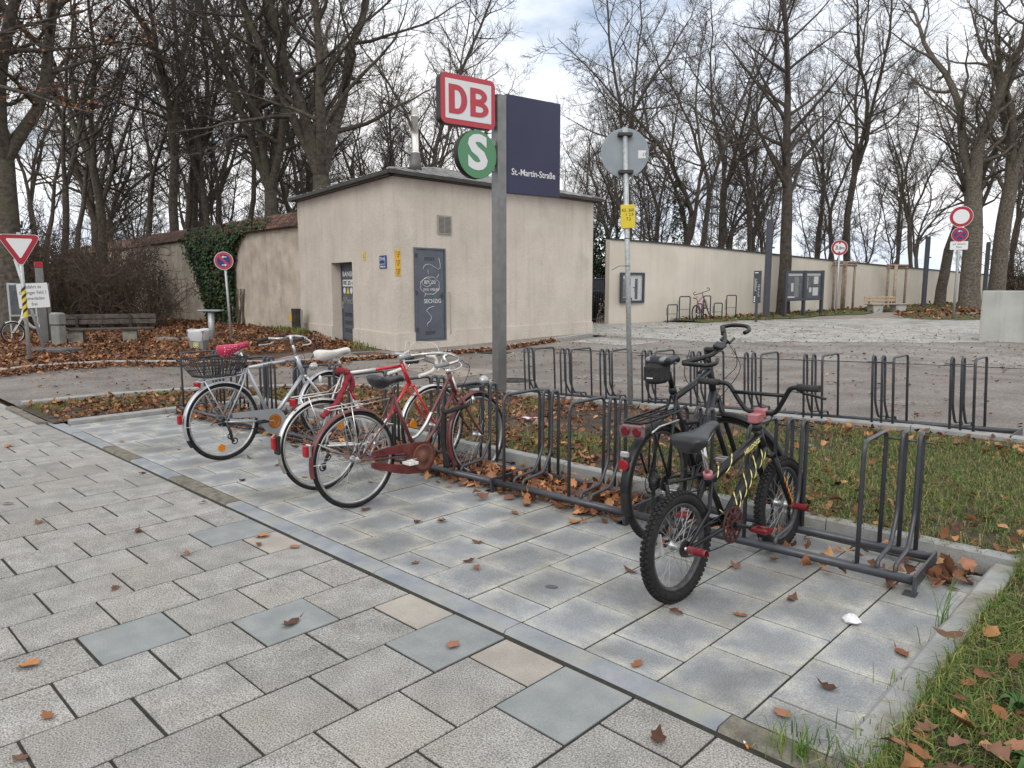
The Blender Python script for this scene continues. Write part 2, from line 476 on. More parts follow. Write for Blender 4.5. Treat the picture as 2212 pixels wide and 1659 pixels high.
def new_slab_mat():
    """blue grey slab whose rim carries pale yellowish lime bloom"""
    m, t, b = nodes('blue grey slab with lime bloom')
    n = t.nodes.new; l = t.links.new
    tcx = n('ShaderNodeTexCoord'); g = n('ShaderNodeNewGeometry'); oi = n('ShaderNodeObjectInfo')
    sp = n('ShaderNodeSeparateXYZ'); l(tcx.outputs['Generated'], sp.inputs[0])
    def edge(o):
        a = n('ShaderNodeMath'); a.operation = 'SUBTRACT'; a.inputs[1].default_value = .5; l(o, a.inputs[0])
        c = n('ShaderNodeMath'); c.operation = 'ABSOLUTE'; l(a.outputs[0], c.inputs[0]); return c.outputs[0]
    mxm = n('ShaderNodeMath'); mxm.operation = 'MAXIMUM'; l(edge(sp.outputs[0]), mxm.inputs[0]); l(edge(sp.outputs[1]), mxm.inputs[1])
    ns = n('ShaderNodeTexNoise'); ns.inputs['Scale'].default_value = 6.5; ns.inputs['Detail'].default_value = 7; ns.inputs['Roughness'].default_value = .62; l(g.outputs['Position'], ns.inputs['Vector'])
    mr = n('ShaderNodeMapRange'); mr.inputs[1].default_value = .25; mr.inputs[2].default_value = .75; mr.inputs[3].default_value = -.22; mr.inputs[4].default_value = .22; l(ns.outputs[0], mr.inputs[0])
    ad = n('ShaderNodeMath'); ad.operation = 'ADD'; l(mxm.outputs[0], ad.inputs[0]); l(mr.outputs[0], ad.inputs[1])
    rp = n('ShaderNodeValToRGB'); cr = rp.color_ramp
    cr.elements[0].position = .20; cr.elements[0].color = (.232, .245, .258, 1)
    cr.elements[1].position = .60; cr.elements[1].color = (.455, .445, .395, 1)
    e = cr.elements.new(.43); e.color = (.33, .336, .334, 1)
    l(ad.outputs[0], rp.inputs[0])
    fn = n('ShaderNodeTexNoise'); fn.inputs['Scale'].default_value = 150; fn.inputs['Detail'].default_value = 2; l(g.outputs['Position'], fn.inputs['Vector'])
    m2 = n('ShaderNodeMapRange'); m2.inputs[1].default_value = .3; m2.inputs[2].default_value = .7; m2.inputs[3].default_value = .70; m2.inputs[4].default_value = 1.30; l(fn.outputs[0], m2.inputs[0])
    m3 = n('ShaderNodeMapRange'); m3.inputs[3].default_value = .86; m3.inputs[4].default_value = 1.08; l(oi.outputs['Random'], m3.inputs[0])
    mu = n('ShaderNodeMath'); mu.operation = 'MULTIPLY'; l(m2.outputs[0], mu.inputs[0]); l(m3.outputs[0], mu.inputs[1])
    st_n = n('ShaderNodeTexNoise'); st_n.inputs['Scale'].default_value = 1.7; st_n.inputs['Detail'].default_value = 8; st_n.inputs['Roughness'].default_value = .65; l(g.outputs['Position'], st_n.inputs['Vector'])
    st_r = n('ShaderNodeValToRGB'); st_r.color_ramp.elements[0].position = .42; st_r.color_ramp.elements[0].color = (1, 1, 1, 1); st_r.color_ramp.elements[1].position = .72; st_r.color_ramp.elements[1].color = (.66, .62, .54, 1); l(st_n.outputs[0], st_r.inputs[0])
    dirt = n('ShaderNodeVectorMath'); dirt.operation = 'MULTIPLY'; l(rp.outputs[0], dirt.inputs[0]); l(st_r.outputs[0], dirt.inputs[1])
    vm = n('ShaderNodeVectorMath'); vm.operation = 'SCALE'; l(dirt.outputs[0], vm.inputs[0]); l(mu.outputs[0], vm.inputs['Scale'])
    l(vm.outputs[0], b.inputs['Base Color'])
    b.inputs['Roughness'].default_value = .75
    bp = n('ShaderNodeBump'); bp.inputs['Strength'].default_value = .3; bp.inputs['Distance'].default_value = .01; l(fn.outputs[0], bp.inputs['Height']); l(bp.outputs[0], b.inputs['Normal'])
    return m


MAT['slab_new'] = new_slab_mat()
# ================================================================== GROUND
def sheet(name, mat, xs, ys, zf, parent=None, kind='structure', keep=None):
    V = []; F = []
    nx, ny = len(xs), len(ys)
    for y in ys:
        for x in xs:
            V.append((x, y, zf(x, y)))
    for j in range(ny - 1):
        for i in range(nx - 1):
            if keep and not keep((xs[i] + xs[i + 1]) / 2, (ys[j] + ys[j + 1]) / 2): continue
            a = j * nx + i
            F.append((a, a + 1, a + nx + 1, a + nx))
    o = np_mesh(name, V, F, mat, smooth=True, parent=parent)
    if kind: o['kind'] = kind
    return o


def lin(a, b, st):
    n = max(1, int(round(abs(b - a) / st)))
    return [a + (b - a) * i / n for i in range(n + 1)]


def Hr(X, Y):
    return H(X, Y) - .05 * (1 - sm(4, 7.3, Y))


sheet('ground', MAT['soil_leaf'], [-900, -300, -120, -80] + lin(-60, 20, 2.0) + [60, 200, 900], [-300, -80, -30] + lin(-10, 60, 2.0) + [75, 90, 130, 300, 900],
      lambda x, y: H(x, y) - .16)
# dark asphalt carriageway with a lighter band and the pale sett plaza beyond it
sheet('road', MAT['asphalt'], lin(-60, 8, .5), lin(2.36, 17, .5), Hr,
      keep=lambda x, y: x < -10.2 or y > 6.0)
def seam_y(x): return 14.84 + .238 * (x + 7.88)


def band(name, mat, xs, fa, fb, n, dz):
    V = []; F = []
    for x in xs:
        for k in range(n + 1):
            y = fa(x) + (fb(x) - fa(x)) * k / n; V.append((x, y, Hr(x, y) + dz))
    for i in range(len(xs) - 1):
        for k in range(n): a = i * (n + 1) + k; F.append((a, a + n + 1, a + n + 2, a + 1))
    o = np_mesh(name, V, F, mat, smooth=True); o['kind'] = 'structure'; return o


band('road_light', MAT['asphalt_light'], lin(-13.4, 10, .5), seam_y, lambda x: 26, 24, .006)
band('road_seam', MAT['joint'], lin(-13.2, 10, .5), lambda x: seam_y(x) - .05 - .012 * math.sin(x * 5), lambda x: seam_y(x) + .012 * math.sin(x * 3.3), 1, .010)
band('road_patch', MAT['asphalt_light'], lin(-8.2, -5.4, .4), lambda x: 9.9 + .05 * (x + 8) + .03 * math.sin(x * 4), lambda x: 10.55 + .04 * x * 0 + .04 * math.sin(x * 6), 2, .005)
band('road_patch', MAT['path'], lin(-12.2, -9.6, .4), lambda x: 8.6 + .1 * math.sin(x * 2), lambda x: 9.7 + .08 * math.sin(x * 3), 3, .005)
band('road_patch', MAT['plaza'], lin(-13, -11, .4), lambda x: 15.6 + .05 * math.sin(x * 3), lambda x: 17.2, 3, .011)
sheet('plaza', MAT['plaza'], lin(-18.5, 12, .5), lin(15, 36, .5), lambda x, y: Hr(x, y) + .012,
      keep=lambda x, y: y > 15.0 + .75 * (x + 14) and y > 18 and y < 22.2 + 1.35 * (x + 17.5))
sheet('path', MAT['path'], lin(-18, 12, .5), lin(22, 75, 1.0), lambda x, y: Hr(x, y) + .004)

# kerb between dark and light asphalt is only a colour change; the verge by the long wall is grass and moss
WALL = [(-17.11, 22.75, 3.24), (-16.86, 22.67, 3.22), (-16.25, 24.4, 3.15), (-15.45, 27.8, 3.02), (-14.75, 33.2, 2.84), (-13.95, 38.7, 2.64),
        (-12.55, 45.7, 2.40), (-11.7, 49.7, 2.26), (-10.75, 54.4, 2.10), (-8.2, 66.0, 1.9), (-5.0, 80.0, 1.9)]


def wall_x(y):
    for (x0, y0, _), (x1, y1, _) in zip(WALL[1:-1], WALL[2:]):
        if y0 <= y <= y1: return x0 + (x1 - x0) * (y - y0) / (y1 - y0)
    return WALL[-1][0]


VS = []; VF = []
ys = lin(25.2, 66, 1.2)
for i, y in enumerate(ys):
    x0 = wall_x(y); w = 1.6 + .9 * sm(25, 34, y) + .35 * math.sin(y * 1.3)
    for k in range(5):
        x = x0 - .05 + w * k / 4
        VS.append((x, y, H(x, y) + .03 + .05 * math.sin(k / 4 * PI)))
for i in range(len(ys) - 1):
    for k in range(4):
        a = i * 5 + k; VF.append((a, a + 1, a + 6, a + 5))
o = np_mesh('verge', VS, VF, MAT['verge'], smooth=True); o['kind'] = 'structure'
# small raised green round the large oak at the right
VS = []; VF = []
for i in range(24):
    a = 2 * PI * i / 24
    for k, q in enumerate((1.0, .7, .35)):
        x = -8.2 + 2.6 * q * math.cos(a) * (1 + .12 * math.sin(3 * a)); y = 38.2 + 6.0 * q * math.sin(a)
        VS.append((x, y, H(x, y) + .02 + .12 * (1 - q)))
for i in range(24):
    j = (i + 1) % 24
    for k in range(2):
        VF.append((i * 3 + k, j * 3 + k, j * 3 + k + 1, i * 3 + k + 1))
o = np_mesh('tree_verge', VS, VF, MAT['verge'], smooth=True); o['kind'] = 'structure'

# ---- leaf covered ground on the left, up to the old cemetery wall
KERB = [(-15.2, -6), (-15.5, 0), (-15.9, 3.05), (-16.28, 3.7), (-16.22, 4.9), (-15.22, 6.0), (-13.75, 7.5), (-13.56, 8.77), (-13.12, 11.1), (-13.05, 13.15), (-14.0, 18.12)]


def kerb_x(y):
    for (x0, y0), (x1, y1) in zip(KERB[:-1], KERB[1:]):
        if y0 <= y <= y1: return x0 + (x1 - x0) * (y - y0) / (y1 - y0)
    return -15.5


def zleaf(x, y):
    return -.03 + .12 * sm(8.5, 11.8, y) * sm(-17.5, -19.5, x) + .025 * math.sin(x * 1.7) * math.sin(y * 2.1)


VS = []; VF = []
ys = lin(-6, 13.6, .5)
for y in ys:
    k0 = kerb_x(y) - .12
    for k in range(15):
        x = k0 - (k / 14) ** 1.5 * 45
        VS.append((x, y, zleaf(x, y)))
for i in range(len(ys) - 1):
    for k in range(14):
        a = i * 15 + k; VF.append((a, a + 15, a + 16, a + 1))
o = np_mesh('leaf_ground', VS, VF, MAT['soil_leaf'], smooth=True); o['kind'] = 'structure'

# ---- narrow concrete footway along the house
VS = []; VF = []
ys = [6.9] + lin(7.5, 18.1, .7)
for y in ys:
    x1 = kerb_x(y) - .13; x0 = min(x1 - .05, -14.6 if y > 9.6 else x1 - 1.4 * sm(6.9, 9.0, y) - .1)
    VS += [(x0, y, Hr(x0, y) + .055), (x1, y, Hr(x1, y) + .05)]
for i in range(len(ys) - 1):
    a = 2 * i; VF.append((a, a + 1, a + 3, a + 2))
o = np_mesh('footway', VS, VF, MAT['asphalt_light'], smooth=True); o['kind'] = 'structure'


def kerb_line(name, pts, width, h, zf, stone, mats, bev=.015, depth=.15, side=1, joints=None):
    """row of kerb stones along a polyline, every stone an object of its own"""
    par = bpy.data.objects.new(name, None); COL.objects.link(par); par['kind'] = 'structure'
    P = [Vector((x, y, 0)) for x, y in pts]
    seg = []
    for a, b in zip(P[:-1], P[1:]):
        n = max(1, int(round((b - a).length / stone)))
        for i in range(n): seg.append((a.lerp(b, i / n), a.lerp(b, (i + 1) / n)))
    if joints:
        seg = [(Vector((a, pts[0][1], 0)), Vector((b, pts[0][1], 0))) for a, b in zip(joints[:-1], joints[1:])]
    for i, (a, b) in enumerate(seg):
        L = (b - a).length - .006
        d = (b - a).normalized(); s = Vector((-d.y, d.x, 0)) * side
        c = (a + b) / 2
        z0 = zf(a.x, a.y); z1 = zf(b.x, b.y)
        zc = (z0 + z1) / 2 + random.uniform(-.003, .003)
        mb = MB()
        xd = s.cross(Vector((0, 0, 1))); sg = 1 if xd.dot(d) > 0 else -1
        M = frameM((c.x, c.y, zc), (xd.x, xd.y, sg * (z1 - z0) / max(L, .01)), s)
        y0, y1 = (0, width)
        prof = [(y0, -depth), (y1, -depth), (y1, h - .004), (y1 - .006, h), (y0 + bev, h), (y0, h - bev)]
        if side < 0: prof = prof
        n = len(prof)
        vs = [(-L / 2, y, z) for y, z in prof] + [(L / 2, y, z) for y, z in prof]
        fs = [tuple(range(n)), tuple(range(2 * n - 1, n - 1, -1))] + [(k, n + k, n + (k + 1) % n, (k + 1) % n) for k in range(n)]
        me_ = mb.add(vs, fs)
        mt = mats(i) if callable(mats) else mats
        ob = mb.build('kerb_stone', mt, par)
        ob.matrix_local = M
    return par


kerb_line('road_kerb', KERB[2:], .13, .075, lambda x, y: Hr(x, y), 1.0, MAT['kerb_far'], side=1)

# ---- old pavement: every slab a piece
pav = sheet('pavement', MAT['joint'], lin(-30, 4, 1.0), lin(-3, 2.21, .5), lambda x, y: -.0055)
A_, B_, OX, OY = .3421, .18337, -3.8729, .8678


def slab_mesh(name, sx, sy, b=.0022, t=.05):
    mb = MB(); mb.bbox(-sx / 2, sx / 2, -sy / 2, sy / 2, -t, 0, b)
    return mb.mesh(name)


cache = {}


def put_slab(parent, x0, x1, y0, y1, mat, gap=.0115, jit=.002):
    sx, sy = round(x1 - x0 - gap, 3), round(y1 - y0 - gap, 3)
    key = (sx, sy, mat.name)
    if key not in cache:
        me = slab_mesh('slab', sx, sy); me.materials.append(mat); cache[key] = me
    o = bpy.data.objects.new('slab', cache[key]); COL.objects.link(o); o.parent = parent
    o.location = ((x0 + x1) / 2 + random.uniform(-.0015, .0015), (y0 + y1) / 2 + random.uniform(-.0015, .0015), random.uniform(-jit, jit))
    o.rotation_euler = (random.uniform(-.003, .003), random.uniform(-.003, .003), random.uniform(-.003, .003))
    return o


vp = cam.matrix_world.inverted()


def inview(x, y, z=0, m=.06):
    p = vp @ Vector((x, y, z))
    if p.z > -.1: return False
    u = p.x / -p.z * 1590 / 2212; v = p.y / -p.z * 1590 / 2212
    return abs(u) < .5 + m and abs(v) < .375 + m


SPECIAL = {}   # (row, column) -> material, as the photograph shows them
cells = []
for i in range(-26, 12):
    x0 = OX + A_ * i
    par_ = 1 if i % 2 == 0 else 0
    js = [j for j in range(-22, 8) if (j % 2 == par_)]
    for a, b in zip(js[:-1], js[1:]):
        cells.append((i, a, x0, x0 + A_, OY + B_ * a, OY + B_ * b))
    last = OY + B_ * js[-1]
    if 2.195 - last > .09: cells.append((i, js[-1], x0, x0 + A_, last, 2.195))
    else: cells[-1] = cells[-1][:5] + (2.195,)
vis = [c for c in cells if inview((c[2] + c[3]) / 2, (c[4] + c[5]) / 2)]
vis.sort(key=lambda c: (c[2] + c[3]) ** 2 + (c[4] + c[5]) ** 2)
blue = [(-3.36, 1.05), (-3.01, 1.6), (-4.38, 1.97), (-2.3, 2.0), (-1.57, 1.98), (-5.6, .62)]
beige = [(-2.67, 2.09), (-1.96, 2.1), (-4.07, 2.08)]
for c in vis[:300]:
    cx, cy = (c[2] + c[3]) / 2, (c[4] + c[5]) / 2
    mt = MAT['slab_old']
    if any(abs(cx - bx) < .17 and abs(cy - by) < .18 for bx, by in blue): mt = MAT['slab_blue']
    if any(abs(cx - bx) < .17 and abs(cy - by) < .10 for bx, by in beige) and c[5] > 2.19: mt = MAT['slab_beige']
    put_slab(pav, *c[2:], mt)
rest = MB()
for c in vis[300:]:
    rest.box(c[2] + .004, c[3] - .004, c[4] + .004, c[5] - .004, -.03, 0)
if rest.v:
    o = rest.build('slab_field', MAT['slab_old'], pav); o['kind'] = 'stuff'

# ---- chamfered kerb between the old pavement and the bicycle bay
J = [-.1, -1.15, -2.2, -3.19, -4.09, -4.98, -6.0, -6.86, -7.6, -8.55, -9.5]
OLD = {0, 5, 7}
sheet('kerb_joint', MAT['joint'], lin(-9.5, -.1, 1), [2.188, 2.368], lambda x, y: -.0025)
kerb_line('bay_kerb', [(0, 2.211), (-9, 2.211)], .124, .012, lambda x, y: 0, 1, lambda i: MAT['kerb_old'] if i in OLD else MAT['kerb_blue'], bev=.02, side=-1, joints=J)

# ---- bicycle bay of new slabs
bay = sheet('bicycle_bay', MAT['joint'], lin(-9.12, -.68, .5), lin(2.33, 4.5, .5), lambda x, y: -.005)
XL = [-.8] + [-1.115 - .367 * k for k in range(0, 22)] + [-9.1]
for k in range(len(XL) - 1):
    x1, x0 = XL[k], XL[k + 1]
    off = .2 if k % 2 == 0 else .0
    yj = [2.35] + [2.36 + off + .4 * j for j in range(0 if off else 1, 7) if 2.36 + off + .4 * j < 4.44] + [4.46]
    for a, b in zip(yj[:-1], yj[1:]):
        if b - a > .04: put_slab(bay, x0, x1, a, b, MAT['slab_new'], gap=.0095, jit=.0018)

kerb_line('bay_back_kerb', [(-9.1, 4.47), (-.62, 4.56)], .085, .10, lambda x, y: 0, 1.0, MAT['kerb_grey'], bev=.012, side=1)
kerb_line('bay_end_kerb', [(-.80, 2.34), (-.79, 4.54)], .12, .035, lambda x, y: .03 * sm(2.3, 4.5, y), .72, MAT['kerb_grey'], bev=.02, side=-1)
kerb_line('bay_far_kerb', [(-9.12, 2.36), (-9.16, 4.45)], .09, .06, lambda x, y: 0, 1.0, MAT['kerb_grey'], bev=.015, side=1)

# ---- planted island between the bay and the road
IB = [(-10.9, 2.3), (-10.88, 3.28), (-10.64, 4.18), (-10.44, 4.69), (-9.7, 5.94), (-8.5, 6.8), (-7.4, 7.36), (-5.0, 7.38), (0, 7.32), (6, 7.3)]


def back_y(x):
    for (x0, y0), (x1, y1) in zip(IB[:-1], IB[1:]):
        if x0 <= x <= x1: return y0 + (y1 - y0) * (x - x0) / max(1e-6, x1 - x0)
    return 7.3


def front_y(x):
    if x < -9.22: return 2.22
    if x < -.62: return 4.56 if x > -9.2 else 4.5
    return .3


def zisl(x, y):
    if x > -.62 and y < 4.6:
        return .012 + .066 * sm(2.6, 4.6, y) + .01 * math.sin(x * 3) * math.sin(y * 4)
    f = min(1, max(0, (y - 4.56) / 2.8))
    z0 = .078 if x > -9.2 else .03
    return z0 * (1 - f) + (H(x, 7.4) + .07) * f + .012 * math.sin(x * 2.3 + 1) * math.sin(y * 3.1) * min(1, f * 6)


VS = []; VF = []
xs = [-10.89, -10.7, -10.5, -10.2, -9.9, -9.6, -9.3, -9.221, -9.199] + lin(-8.9, -.7, .3) + [-.621, -.619] + lin(-.4, 6, .4)
ny = 16
for x in xs:
    a, b = front_y(x), back_y(x)
    for k in range(ny): 
        y = a + (b - a) * k / (ny - 1); VS.append((x, y, zisl(x, y)))
for i in range(len(xs) - 1):
    for k in range(ny - 1):
        a = i * ny + k; VF.append((a, a + ny, a + ny + 1, a + 1))
isl = np_mesh('island_soil', VS, VF, MAT['soil'], smooth=True); isl['kind'] = 'structure'
kerb_line('island_kerb', IB, .10, .125, lambda x, y: Hr(x, y), 1.0, MAT['kerb_grey'], bev=.015, side=1, depth=.12)
kerb_line('island_front_kerb', [(-9.4, 2.12), (-10.9, 2.12)], .09, .03, lambda x, y: 0, .8, MAT['kerb_old'], bev=.01, side=-1)

# ---- manhole covers in the road
for (x, y, r_) in [(-12.4, 12.2, .42), (-8.6, 8.9, .36)]:
    mh = thing('manhole_cover', 'round iron manhole cover in the asphalt ' + ('near the cream house' if r_ > .4 else 'just behind the station sign post'), 'manhole cover', (x, y, Hr(x, y) + .004))
    MB().lathe([(r_ + .05, 0), (r_ + .05, .006), (r_ + .012, .006)], 28, cap=False).build('frame', MAT['kerb_far'], mh)
    c = MB(); c.lathe([(r_, .0), (r_, .008), (.02, .008)], 28)
    for q in range(1, 4): c.torus(r_ * q / 4, .008, 28, 5, Matrix.Translation((0, 0, .009)) @ Matrix.Rotation(PI / 2, 4, 'X'))
    c.build('lid', MAT['gutter'], mh)

# ================================================================== LEAVES AND GRASS
PAL = np.array([(.25, .105, .045), (.17, .07, .035), (.32, .15, .065), (.105, .05, .03), (.38, .21, .10), (.21, .10, .06), (.145, .075, .05)])
_up = [(-.38, .13), (-.18, .27), (.06, .24), (.16, .33), (.34, .17)]
LEAF_V = np.array([(-.5, 0, 0), (-.2, 0, 0), (.1, 0, 0), (.34, 0, 0), (.6, 0, 0)] + [(x, y, 0) for x, y in _up] + [(x, -y, 0) for x, y in _up] + [(-.78, .05, .0), (-.5, .025, 0)])
LEAF_F = np.array([(0, 1, 5), (5, 1, 6), (6, 1, 2), (6, 2, 7), (7, 2, 3), (7, 3, 8), (8, 3, 9), (9, 3, 4), (1, 0, 10), (1, 10, 11), (2, 1, 11), (2, 11, 12), (3, 2, 12), (3, 12, 13), (3, 13, 14), (3, 14, 4), (0, 16, 15)])


def leaves_geo(P, s0, s1, tilt=.35, pal=PAL, bright=1.0, r=rng, curl=1.0):
    n = len(P); nv = len(LEAF_V)
    s = r.uniform(s0, s1, n) * r.uniform(.75, 1.1, n)
    asp = r.uniform(.75, 1.35, n)
    V = np.repeat(LEAF_V[None], n, 0)
    V[:, :, 1] *= asp[:, None]
    V[:, :, 1] += r.normal(0, .03, (n, nv)); V[:, :, 0] += r.normal(0, .025, (n, nv))
    c1 = r.normal(.9, 1.0, n) * curl; c2 = r.normal(.35, .55, n) * curl; c3 = r.normal(0, .5, n) * curl
    V[:, :, 2] += c1[:, None] * V[:, :, 1] ** 2 + c2[:, None] * V[:, :, 0] ** 2 + c3[:, None] * V[:, :, 0] * V[:, :, 1]
    V[:, :, 2] += r.normal(0, .018, (n, nv))
    V *= s[:, None, None]
    a = r.uniform(0, 2 * PI, n); tx = r.normal(0, tilt, n); ty = r.normal(0, tilt, n)
    def rot(V, i, j, t):
        c, s_ = np.cos(t)[:, None], np.sin(t)[:, None]
        A = V[:, :, i] * c - V[:, :, j] * s_; B = V[:, :, i] * s_ + V[:, :, j] * c
        V[:, :, i] = A; V[:, :, j] = B
    rot(V, 1, 2, tx); rot(V, 0, 2, ty); rot(V, 0, 1, a)
    V[:, :, 2] -= V[:, :, 2].min(1)[:, None] * .85
    V += P[:, None, :]
    F = (LEAF_F[None] + (np.arange(n) * nv)[:, None, None]).reshape(-1, 3)
    C = pal[r.integers(0, len(pal), n)] * r.uniform(.55, 1.3, (n, 1)) * bright
    C = np.repeat(C[:, None, :], nv, 1) * (1 + r.normal(0, .12, (n, nv, 1)))
    C = np.concatenate([np.clip(C, .005, .9), np.ones((n, nv, 1))], 2)
    return V.reshape(-1, 3), F, C.reshape(-1, 4)


def leaf_field(name, label, pts, s0, s1, tilt=.35, lift=.008, **k):
    P = np.array(pts); P[:, 2] += lift * rng.random(len(P))
    V, F, C = leaves_geo(P, s0, s1, tilt, **k)
    o = np_mesh(name, V, F, MAT['leaf'], C, smooth=True)
    return tag(o, label, 'leaves', kind='stuff')


def noise2(x, y, s=1.0):
    return (math.sin(x * 1.7 * s + 1.3 * math.sin(y * 1.1 * s)) + math.sin(y * 2.3 * s + 1.7 * math.sin(x * .9 * s + 2)) + math.sin((x + y) * 3.1 * s + 4)) / 3


rd = random.Random(3)
pts = []
while len(pts) < 26000:
    x = -13.2 - 26 * rd.random() ** 1.4; y = rd.uniform(-1, 12.4)
    if x > kerb_x(y) - .2: continue
    if y > 9.3 and x > -20.2 and y > 10.75 - .20 * (x + 14.1): continue
    if y > 7.2 and x > -15.6: continue
    pts.append((x, y, zleaf(x, y) + .005))
leaf_field('leaf_litter', 'thick brown leaf litter under the trees by the old wall', pts, .075, .13, .4, .05)
pts = []
while len(pts) < 4800:      # gutter leaves along the road kerb
    y = rd.uniform(1.5, 15.5); d = abs(rd.gauss(0, .36)) if y < 8.5 else abs(rd.gauss(0, .13))
    x = kerb_x(y) + .02 + d
    pts.append((x, y, Hr(x, y) + .003))
leaf_field('gutter_leaves', 'brown leaves swept against the road kerb', pts, .06, .12, .35, .03)
pts = []
while len(pts) < 3200:      # thinly strewn over the road
    x = rd.uniform(-17, 3); y = rd.uniform(3, 27)
    if y < back_y(x) + .2 and x > -10.9 or x < kerb_x(y) + .1: continue
    if y > 9 and rd.random() < .25: continue
    pts.append((x, y, Hr(x, y) + .016))
leaf_field('road_leaves', 'scattered fallen leaves on the asphalt road', pts, .035, .08, .2, .0)
pts = []
while len(pts) < 6800:      # island
    x = rd.uniform(-10.8, 2.5); y = rd.uniform(2.3, 7.3)
    if y < front_y(x) + .02 or y > back_y(x) - .03: continue
    if x > -.62 and y < 4.6 and rd.random() < .3: continue
    dens = .55 + .45 * noise2(x, y, 1.2)
    if x < -5.5: dens += .35
    if x > -3.5 and 4.8 < y < 6.8: dens -= .3
    if y < 5.1 and x < -2: dens += .5
    if rd.random() > dens: continue
    pts.append((x, y, zisl(x, y) + .002))
leaf_field('island_leaves', 'brown leaves strewn over the planted island', pts, .035, .085, .45, .03)
pts = []
while len(pts) < 2900:      # heap caught between the rack rails
    x = rd.uniform(-9.0, -.85)
    yc = 4.02 + .058 * (x + 1.2)
    y = yc + rd.gauss(.16, .22)
    if y > 4.46 or y < yc - .35: continue
    d = .95 if x < -2.75 else .10
    if y < yc - .12: d *= .14
    if rd.random() > d: continue
    pts.append((x, y, .004 + .07 * rd.random() * max(0, 1 - abs(y - yc - .2) / .3) * (1 if x < -2.75 else .2)))
leaf_field('rack_leaves', 'heaped orange brown leaves caught under the bicycle rack', pts, .055, .105, .5, .02, bright=1.2)
pts = []
while len(pts) < 150:
    x = rd.uniform(-1.0, -.82); y = rd.gauss(4.3, .1)
    if y > 4.46: continue
    pts.append((x, y, .004 + .02 * rd.random()))
leaf_field('corner_leaves', 'curled leaves gathered in the corner of the bay', pts[:24], .07, .12, .5, .01, bright=1.2)
pts = []
while len(pts) < 900:      # far verge
    y = rd.uniform(25.5, 55); x = wall_x(y) + abs(rd.gauss(0, 1.1)); pts.append((x, y, H(x, y) + .07))
leaf_field('verge_leaves', 'leaves lying on the verge along the long cream wall', pts, .10, .2, .4, .03)
pts = []
while len(pts) < 700:
    a = rd.uniform(0, 2 * PI); q = rd.random() ** .5
    x = -8.2 + 2.5 * q * math.cos(a); y = 37.2 + 5.6 * q * math.sin(a); pts.append((x, y, H(x, y) + .08 + .10 * (1 - q)))
leaf_field('oak_leaves', 'leaves lying round the foot of the big oak', pts, .12, .22, .4, .03)


def grass_field(name, label, pts, h0, h1, w=.004, dry=.25, lean=.5):
    P = np.array(pts); n = len(P)
    hgt = rng.uniform(h0, h1, n) * rng.uniform(.6, 1.2, n); a = rng.uniform(0, 2 * PI, n); ln = np.abs(rng.normal(lean, .35, n))
    wd_ = rng.uniform(.6, 1.4, n) * w
    d = np.stack([np.cos(a), np.sin(a), 0 * a], 1); s = np.stack([-np.sin(a), np.cos(a), 0 * a], 1)
    zz = np.array([0, 0, 1.0])
    m = P + d * (hgt * ln * .35)[:, None] + zz * (hgt * .62)[:, None]
    t = P + d * (hgt * ln * 1.1)[:, None] + zz * (hgt * np.maximum(.25, 1 - ln * .45))[:, None]
    V = np.stack([P - s * wd_[:, None], P + s * wd_[:, None], m - s * wd_[:, None] * .8, m + s * wd_[:, None] * .8, t], 1)
    F = (np.array([(0, 1, 3), (0, 3, 2), (2, 3, 4)])[None] + (np.arange(n) * 5)[:, None, None]).reshape(-1, 3)
    pal = np.array([(.07, .14, .026), (.10, .18, .034), (.17, .20, .05), (.055, .10, .022)])
    C = pal[rng.integers(0, 4, n)] * rng.uniform(.7, 1.25, (n, 1))
    dr = rng.random(n) < dry
    C[dr] = np.array((.30, .25, .10)) * rng.uniform(.5, 1.1, (dr.sum(), 1))
    C = np.repeat(np.concatenate([C, np.ones((n, 1))], 1), 5, 0)
    o = np_mesh(name, V.reshape(-1, 3), F, MAT['grass'], C)
    return tag(o, label, 'grass', kind='stuff')


pts = []
while len(pts) < 80000:
    x = rd.uniform(-10.7, 2.2); y = rd.uniform(4.56, 7.2)
    if x < -9.3: y = rd.uniform(2.3, back_y(max(x, -10.88)) - .1)
    if y > back_y(x) - .05 or y < front_y(x): continue
    d = .35 + .75 * noise2(x, y, 1.6)
    if -5.9 < x < -3.3 and y > 5.6: d -= .9
    if x > -3.2: d += .5
    if x > -2.2: d += .2
    if rd.random() > d: continue
    pts.append((x, y, zisl(x, y) - .004))
grass_field('island_grass', 'thin green and straw coloured grass on the island', pts, .03, .085, .0020, .36, 1.0)
pts = []
while len(pts) < 34000:
    x = -.66 + 1.7 * rd.random() ** 1.3; y = rd.uniform(2.1, 4.7)
    if rd.random() > .55 + .6 * noise2(x * 1.5, y * 1.5, 2): continue
    pts.append((x, y, zisl(x, y) - .004))
grass_field('lawn_grass', 'green lawn grass beside the end kerb of the bay', pts, .03, .095, .0016, .26, 1.0)
pts = []
for cx_, cy_, n_, s_ in [(-.72, 3.42, 40, .05), (-.9, 2.30, 60, .06), (-.62, 2.9, 160, .09), (-.6, 2.5, 200, .1), (-.7, 2.3, 120, .08)]:
    for k in range(n_):
        x = rd.gauss(cx_, s_); y = rd.gauss(cy_, s_); pts.append((x, y, .005))
grass_field('kerb_tufts', 'grass tufts growing over the end kerb', pts, .05, .13, .0022, .12, .5)
pts = []
while len(pts) < 9000:
    y = rd.uniform(25.5, 55); x = wall_x(y) + .1 + 2.1 * rd.random(); 
    if noise2(x, y, .9) < -.25: continue
    pts.append((x, y, H(x, y) + .05))
grass_field('verge_grass', 'short grass on the verge along the cream wall', pts, .05, .12, .012, .3, .6)
pts = []
